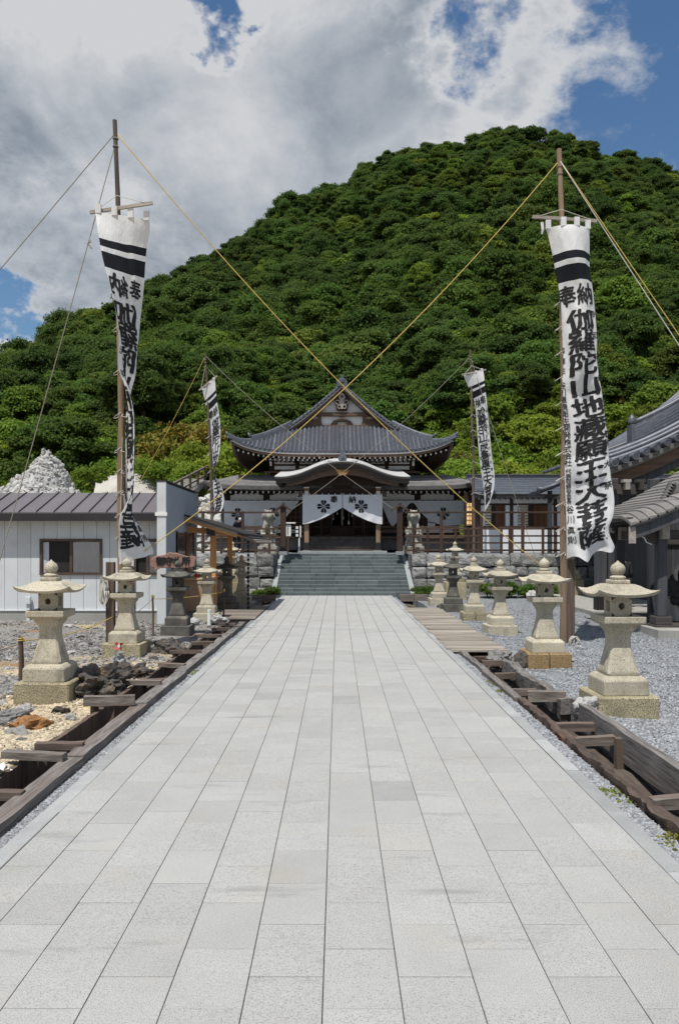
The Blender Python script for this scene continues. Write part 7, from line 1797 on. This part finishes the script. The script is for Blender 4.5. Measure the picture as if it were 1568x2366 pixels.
while n < 190:
    y = rd.uniform(44, 74); x = rd.uniform(-.46, .46)*y
    if abs(x) < 5 and y < 50: continue
    if -.33*y < x < -.18*y and y < 49: continue
    r_ = rd.random(); kd = sh_b[0] if r_ < .3 else sh_b[1] if r_ < .58 else sh_m[0] if r_ < .76 else sh_m[1] if r_ < .93 else sh_y[1]
    put_shrub(kd, LS[id(kd)], x, y, rd.uniform(.8, 1.75)); n += 1
pts = []
for _ in range(5200):
    y = rd.uniform(42.5, 78); x = rd.uniform(-.62, .62)*y
    if -.32*y < x < -.20*y and y < 47.5: continue
    if -.44*y < x < -.30*y and y < 43: continue
    pts.append((x, y, hill_z(x, y)-.15))
stuff_points('undergrowth', 'low mixed green undergrowth covering the foot of the hill', 'undergrowth', pts, [(s_,)*3 for s_ in [rd.uniform(.3, .75) for _ in pts]], [(0,0,rd.uniform(0,6.28)) for _ in pts], [sh_b[0]['whole'], sh_b[1]['whole'], sh_m[0]['whole'], sh_m[1]['whole'], sh_b[0]['whole']])
p = P(405,1030,50); put_shrub(sh_y[0], 'yellow and orange turning shrub above the hillside handrail', p.x, 50, 1.9, z=p.z-1.2)
for px, py, d, s in ((375,1088,46,.8),(345,1078,47.5,.9),(395,1098,45,.6),(320,1075,48,.7),(215,1095,43,.6),(500,1100,44,1.1),(520,1065,46,1.2),(470,1090,44,.9),(440,1130,42,.8),(425,1105,43,.9),(455,1060,47,1.1)):
    p = P(px, py, d); put_shrub(sh_b[rd.randrange(2)], 'bright green shrub between the hillside steps and the hall', p.x, d, s, z=p.z-.9*s, grp='shrubs beside the hillside steps')
# plants along the retaining wall foot
for px, py, d, s in ((1130,1382,25.8,.36),(1175,1378,26,.40),(1225,1382,26,.34),(985,1385,25.9,.28),(965,1380,26.2,.25),(790-160,1385,25.8,.28),(1290,1390,26,.3),(600,1392,25.6,.22)):
    p = P(px, py, d); put_shrub(sh_m[rd.randrange(2)], 'small weedy green plant at the foot of the retaining wall', p.x, d, s, 'weed_plant', z=-.05, grp='weeds along the retaining wall')
# moss and weed tufts at the kerbs
for x, y, s, lab in ((1.93,9.7,.16,'yellow-green moss tuft by the kerb beside the rotten rail end'),(1.95,9.2,.12,'small moss tuft on the gravel by the kerb'),(1.93,5.35,.15,'flat moss patch on the gravel beside the kerb'),(1.95,4.55,.17,'wide moss patch hugging the kerb by the gravel'),(-1.96,10.5,.15,'bright moss tuft between ditch beam and kerb'),(-1.99,4.0,.10,'small leafy weed growing from the ditch beam')):
    V, lv = leaves(int(x*100+y*10) % 97+5, [((rd.uniform(-1,1)*s*.45, rd.uniform(-1,1)*s*1.1, .0), s*.28) for _ in range(14)], 2600, .018, .35, .8)
    me = leaf_mesh('moss_tuft', V, lv, m_moss); tag(link('moss_tuft', me, None, None, (x, y, -.045)), lab, 'moss', kind='stuff')
# ---------------------------------------------------------------- pale rock heap, sand slope, hillside steps with handrail
hp = P(110, 1140, 38.5)
def heap_z(x, y):
    dx, dy = x-hp.x, y-38.5
    r = math.hypot(dx*(1.7 if dx > 0 else .85), dy*1.15); r1 = r/12.5; z = 4.1*max(0, 1-r1)**1.05
    r2 = math.hypot((dx-.1)/1.15, dy/1.5); z += 1.0*max(0, 1-r2**4.0)
    r3 = math.hypot((dx+1.3)/.45, dy/.9); z += .5*max(0, 1-r3**2.5)
    k = min(1, max(0, 1.05-r1)*4); crag = max(0, 1-r2*.75)
    return TZ-.4 + z + (.30*fnoise((x, y, 2), .9, 4) + .10*fnoise((x, y, 7), 3.2, 3))*k + crag*.30*fnoise((x, y, 11), 2.1, 5)
heap = thing('rock_heap', 'tall heap of pale broken rock with a crag on top behind the hut', 'rock heap', (hp.x, 38.5, TZ-.4))
b = MB(); b.grid(lambda x, y: Vector((x, y, heap_z(x, y))), lin(hp.x-10.5, hp.x+6.0, 170), lin(30.5, 44.5, 110)); b.build('core', m_rockw, heap, smooth=False)
blobs = []
for k in range(6):
    me = rough_blob(40+k, 2, .55, 1.3, (1,.85,.7), True); me.materials.append(m_rockw); blobs.append(me)
pts = []; sc = []; ro = []
for k in range(7000):
    a = rd.uniform(-6.5,5.5); y = rd.uniform(33.2, 39.8); x = hp.x+a; r1 = math.hypot(a*(1.85 if a > 0 else 1), (y-38.5)*1.15)/10.6
    if r1 > 1.0: continue
    z = heap_z(x, y)
    s = rd.uniform(.04,.10)*(1.9 if rd.random() < .08 else 1)
    if len([1 for c in heap.children]) < 231 and z-TZ > 1.6 and s > .095:
        o = bpy.data.objects.new('rock', blobs[k % 6]); col.objects.link(o); o.parent = heap; o.location = Vector((x,y,z+s*.3))-root_loc(heap); o.scale = (s*1.3,s,s); o.rotation_euler = (rd.random()*6,rd.random()*6,rd.random()*6)
    else: pts.append((x-hp.x, y-38.5, z+s*.2-TZ+.4)); sc.append((s*1.2,s,s)); ro.append((rd.random()*6,)*3)
so = stuff_points('small_rocks', None, None, pts, sc, ro, blobs); so.parent = heap
# second rubble patch beside the hall
rp = thing('rubble_slope', 'slope of white broken rock between the hall corner and the railing', 'rubble', (P(480,1180,37).x, 37.5, TZ))
c_ = P(480, 1180, 37)
for k in range(190):
    x = c_.x + rd.uniform(-1.6, 1.3); y = 36.5+rd.uniform(0, 3.5); z = TZ + (y-36.2)*.75 + rd.uniform(-.1,.1); s = rd.uniform(.10,.3)
    o = bpy.data.objects.new('rock', blobs[k % 6]); col.objects.link(o); o.parent = rp; o.location = Vector((x,y,z))-root_loc(rp); o.scale = (s*1.2,s,s); o.rotation_euler = (rd.random()*6,rd.random()*6,rd.random()*6)
b = MB(); b.grid(lambda u, v: Vector((c_.x+u, 36.3+v*3.8, TZ-.1+v*3.8*.75+.15*fnoise((u,v,1),2,3))), lin(-2,1.6,20), lin(0,1,16)); b.build('bed', m_sand, rp)
# sandy slope
sA, sB = P(150,1150,37), P(420,1075,47)
def sandp(u, v):
    y = lerp(36.5, 47, v); cx = lerp(P(265,1140,37).x, P(300,1090,47).x, v); w = lerp(1.6, 2.0, v)
    x = cx + u*w; zz = lerp(TZ-.2, P(300,1092,47).z, v**.9) + .35*fnoise((x, y, 4), .7, 5) - .35*abs(u)**3
    return Vector((x, y, max(zz, hill_z(x, y)+.05-.5*abs(u)**4)))
b = MB(); b.grid(sandp, lin(-1, 1, 40), lin(0, 1, 40)); tag(b.build('sand_slope', m_sand, smooth=True), kind='structure')
# steps and handrail
s0, s1 = P(392,1160,34), P(515,1070,47)
s0 = P(400,1150,36); s1 = P(470,1090,46)
stp = thing('hillside_steps', 'narrow pale steps climbing the slope behind the hut', 'steps', tuple(s0))
for k in range(22):
    q = s0.lerp(s1, k/21); MB().box(q.x-.6, q.x+.6, q.y-.25, q.y+.3, q.z-.3, q.z).build('step', m_conc, stp)
hr = thing('handrail', 'grey timber handrail climbing beside the hillside steps', 'handrail', tuple(s0))
h0, h1 = P(405,1120,36), P(515,1054,45)
h0 = P(400,1118,36); h1 = P(516,1058,46.5)
MB().beam(h0, h1, .09, .09).build('rail', m_wx, hr); MB().beam(h0-Vector((0,0,.45)), h1-Vector((0,0,.45)), .07, .07).build('rail', m_wx, hr)
for k in range(8):
    q = h0.lerp(h1, k/7); MB().box(q.x-.06, q.x+.06, q.y-.06, q.y+.06, q.z-1.3, q.z+.05).build('post', m_wz, hr)
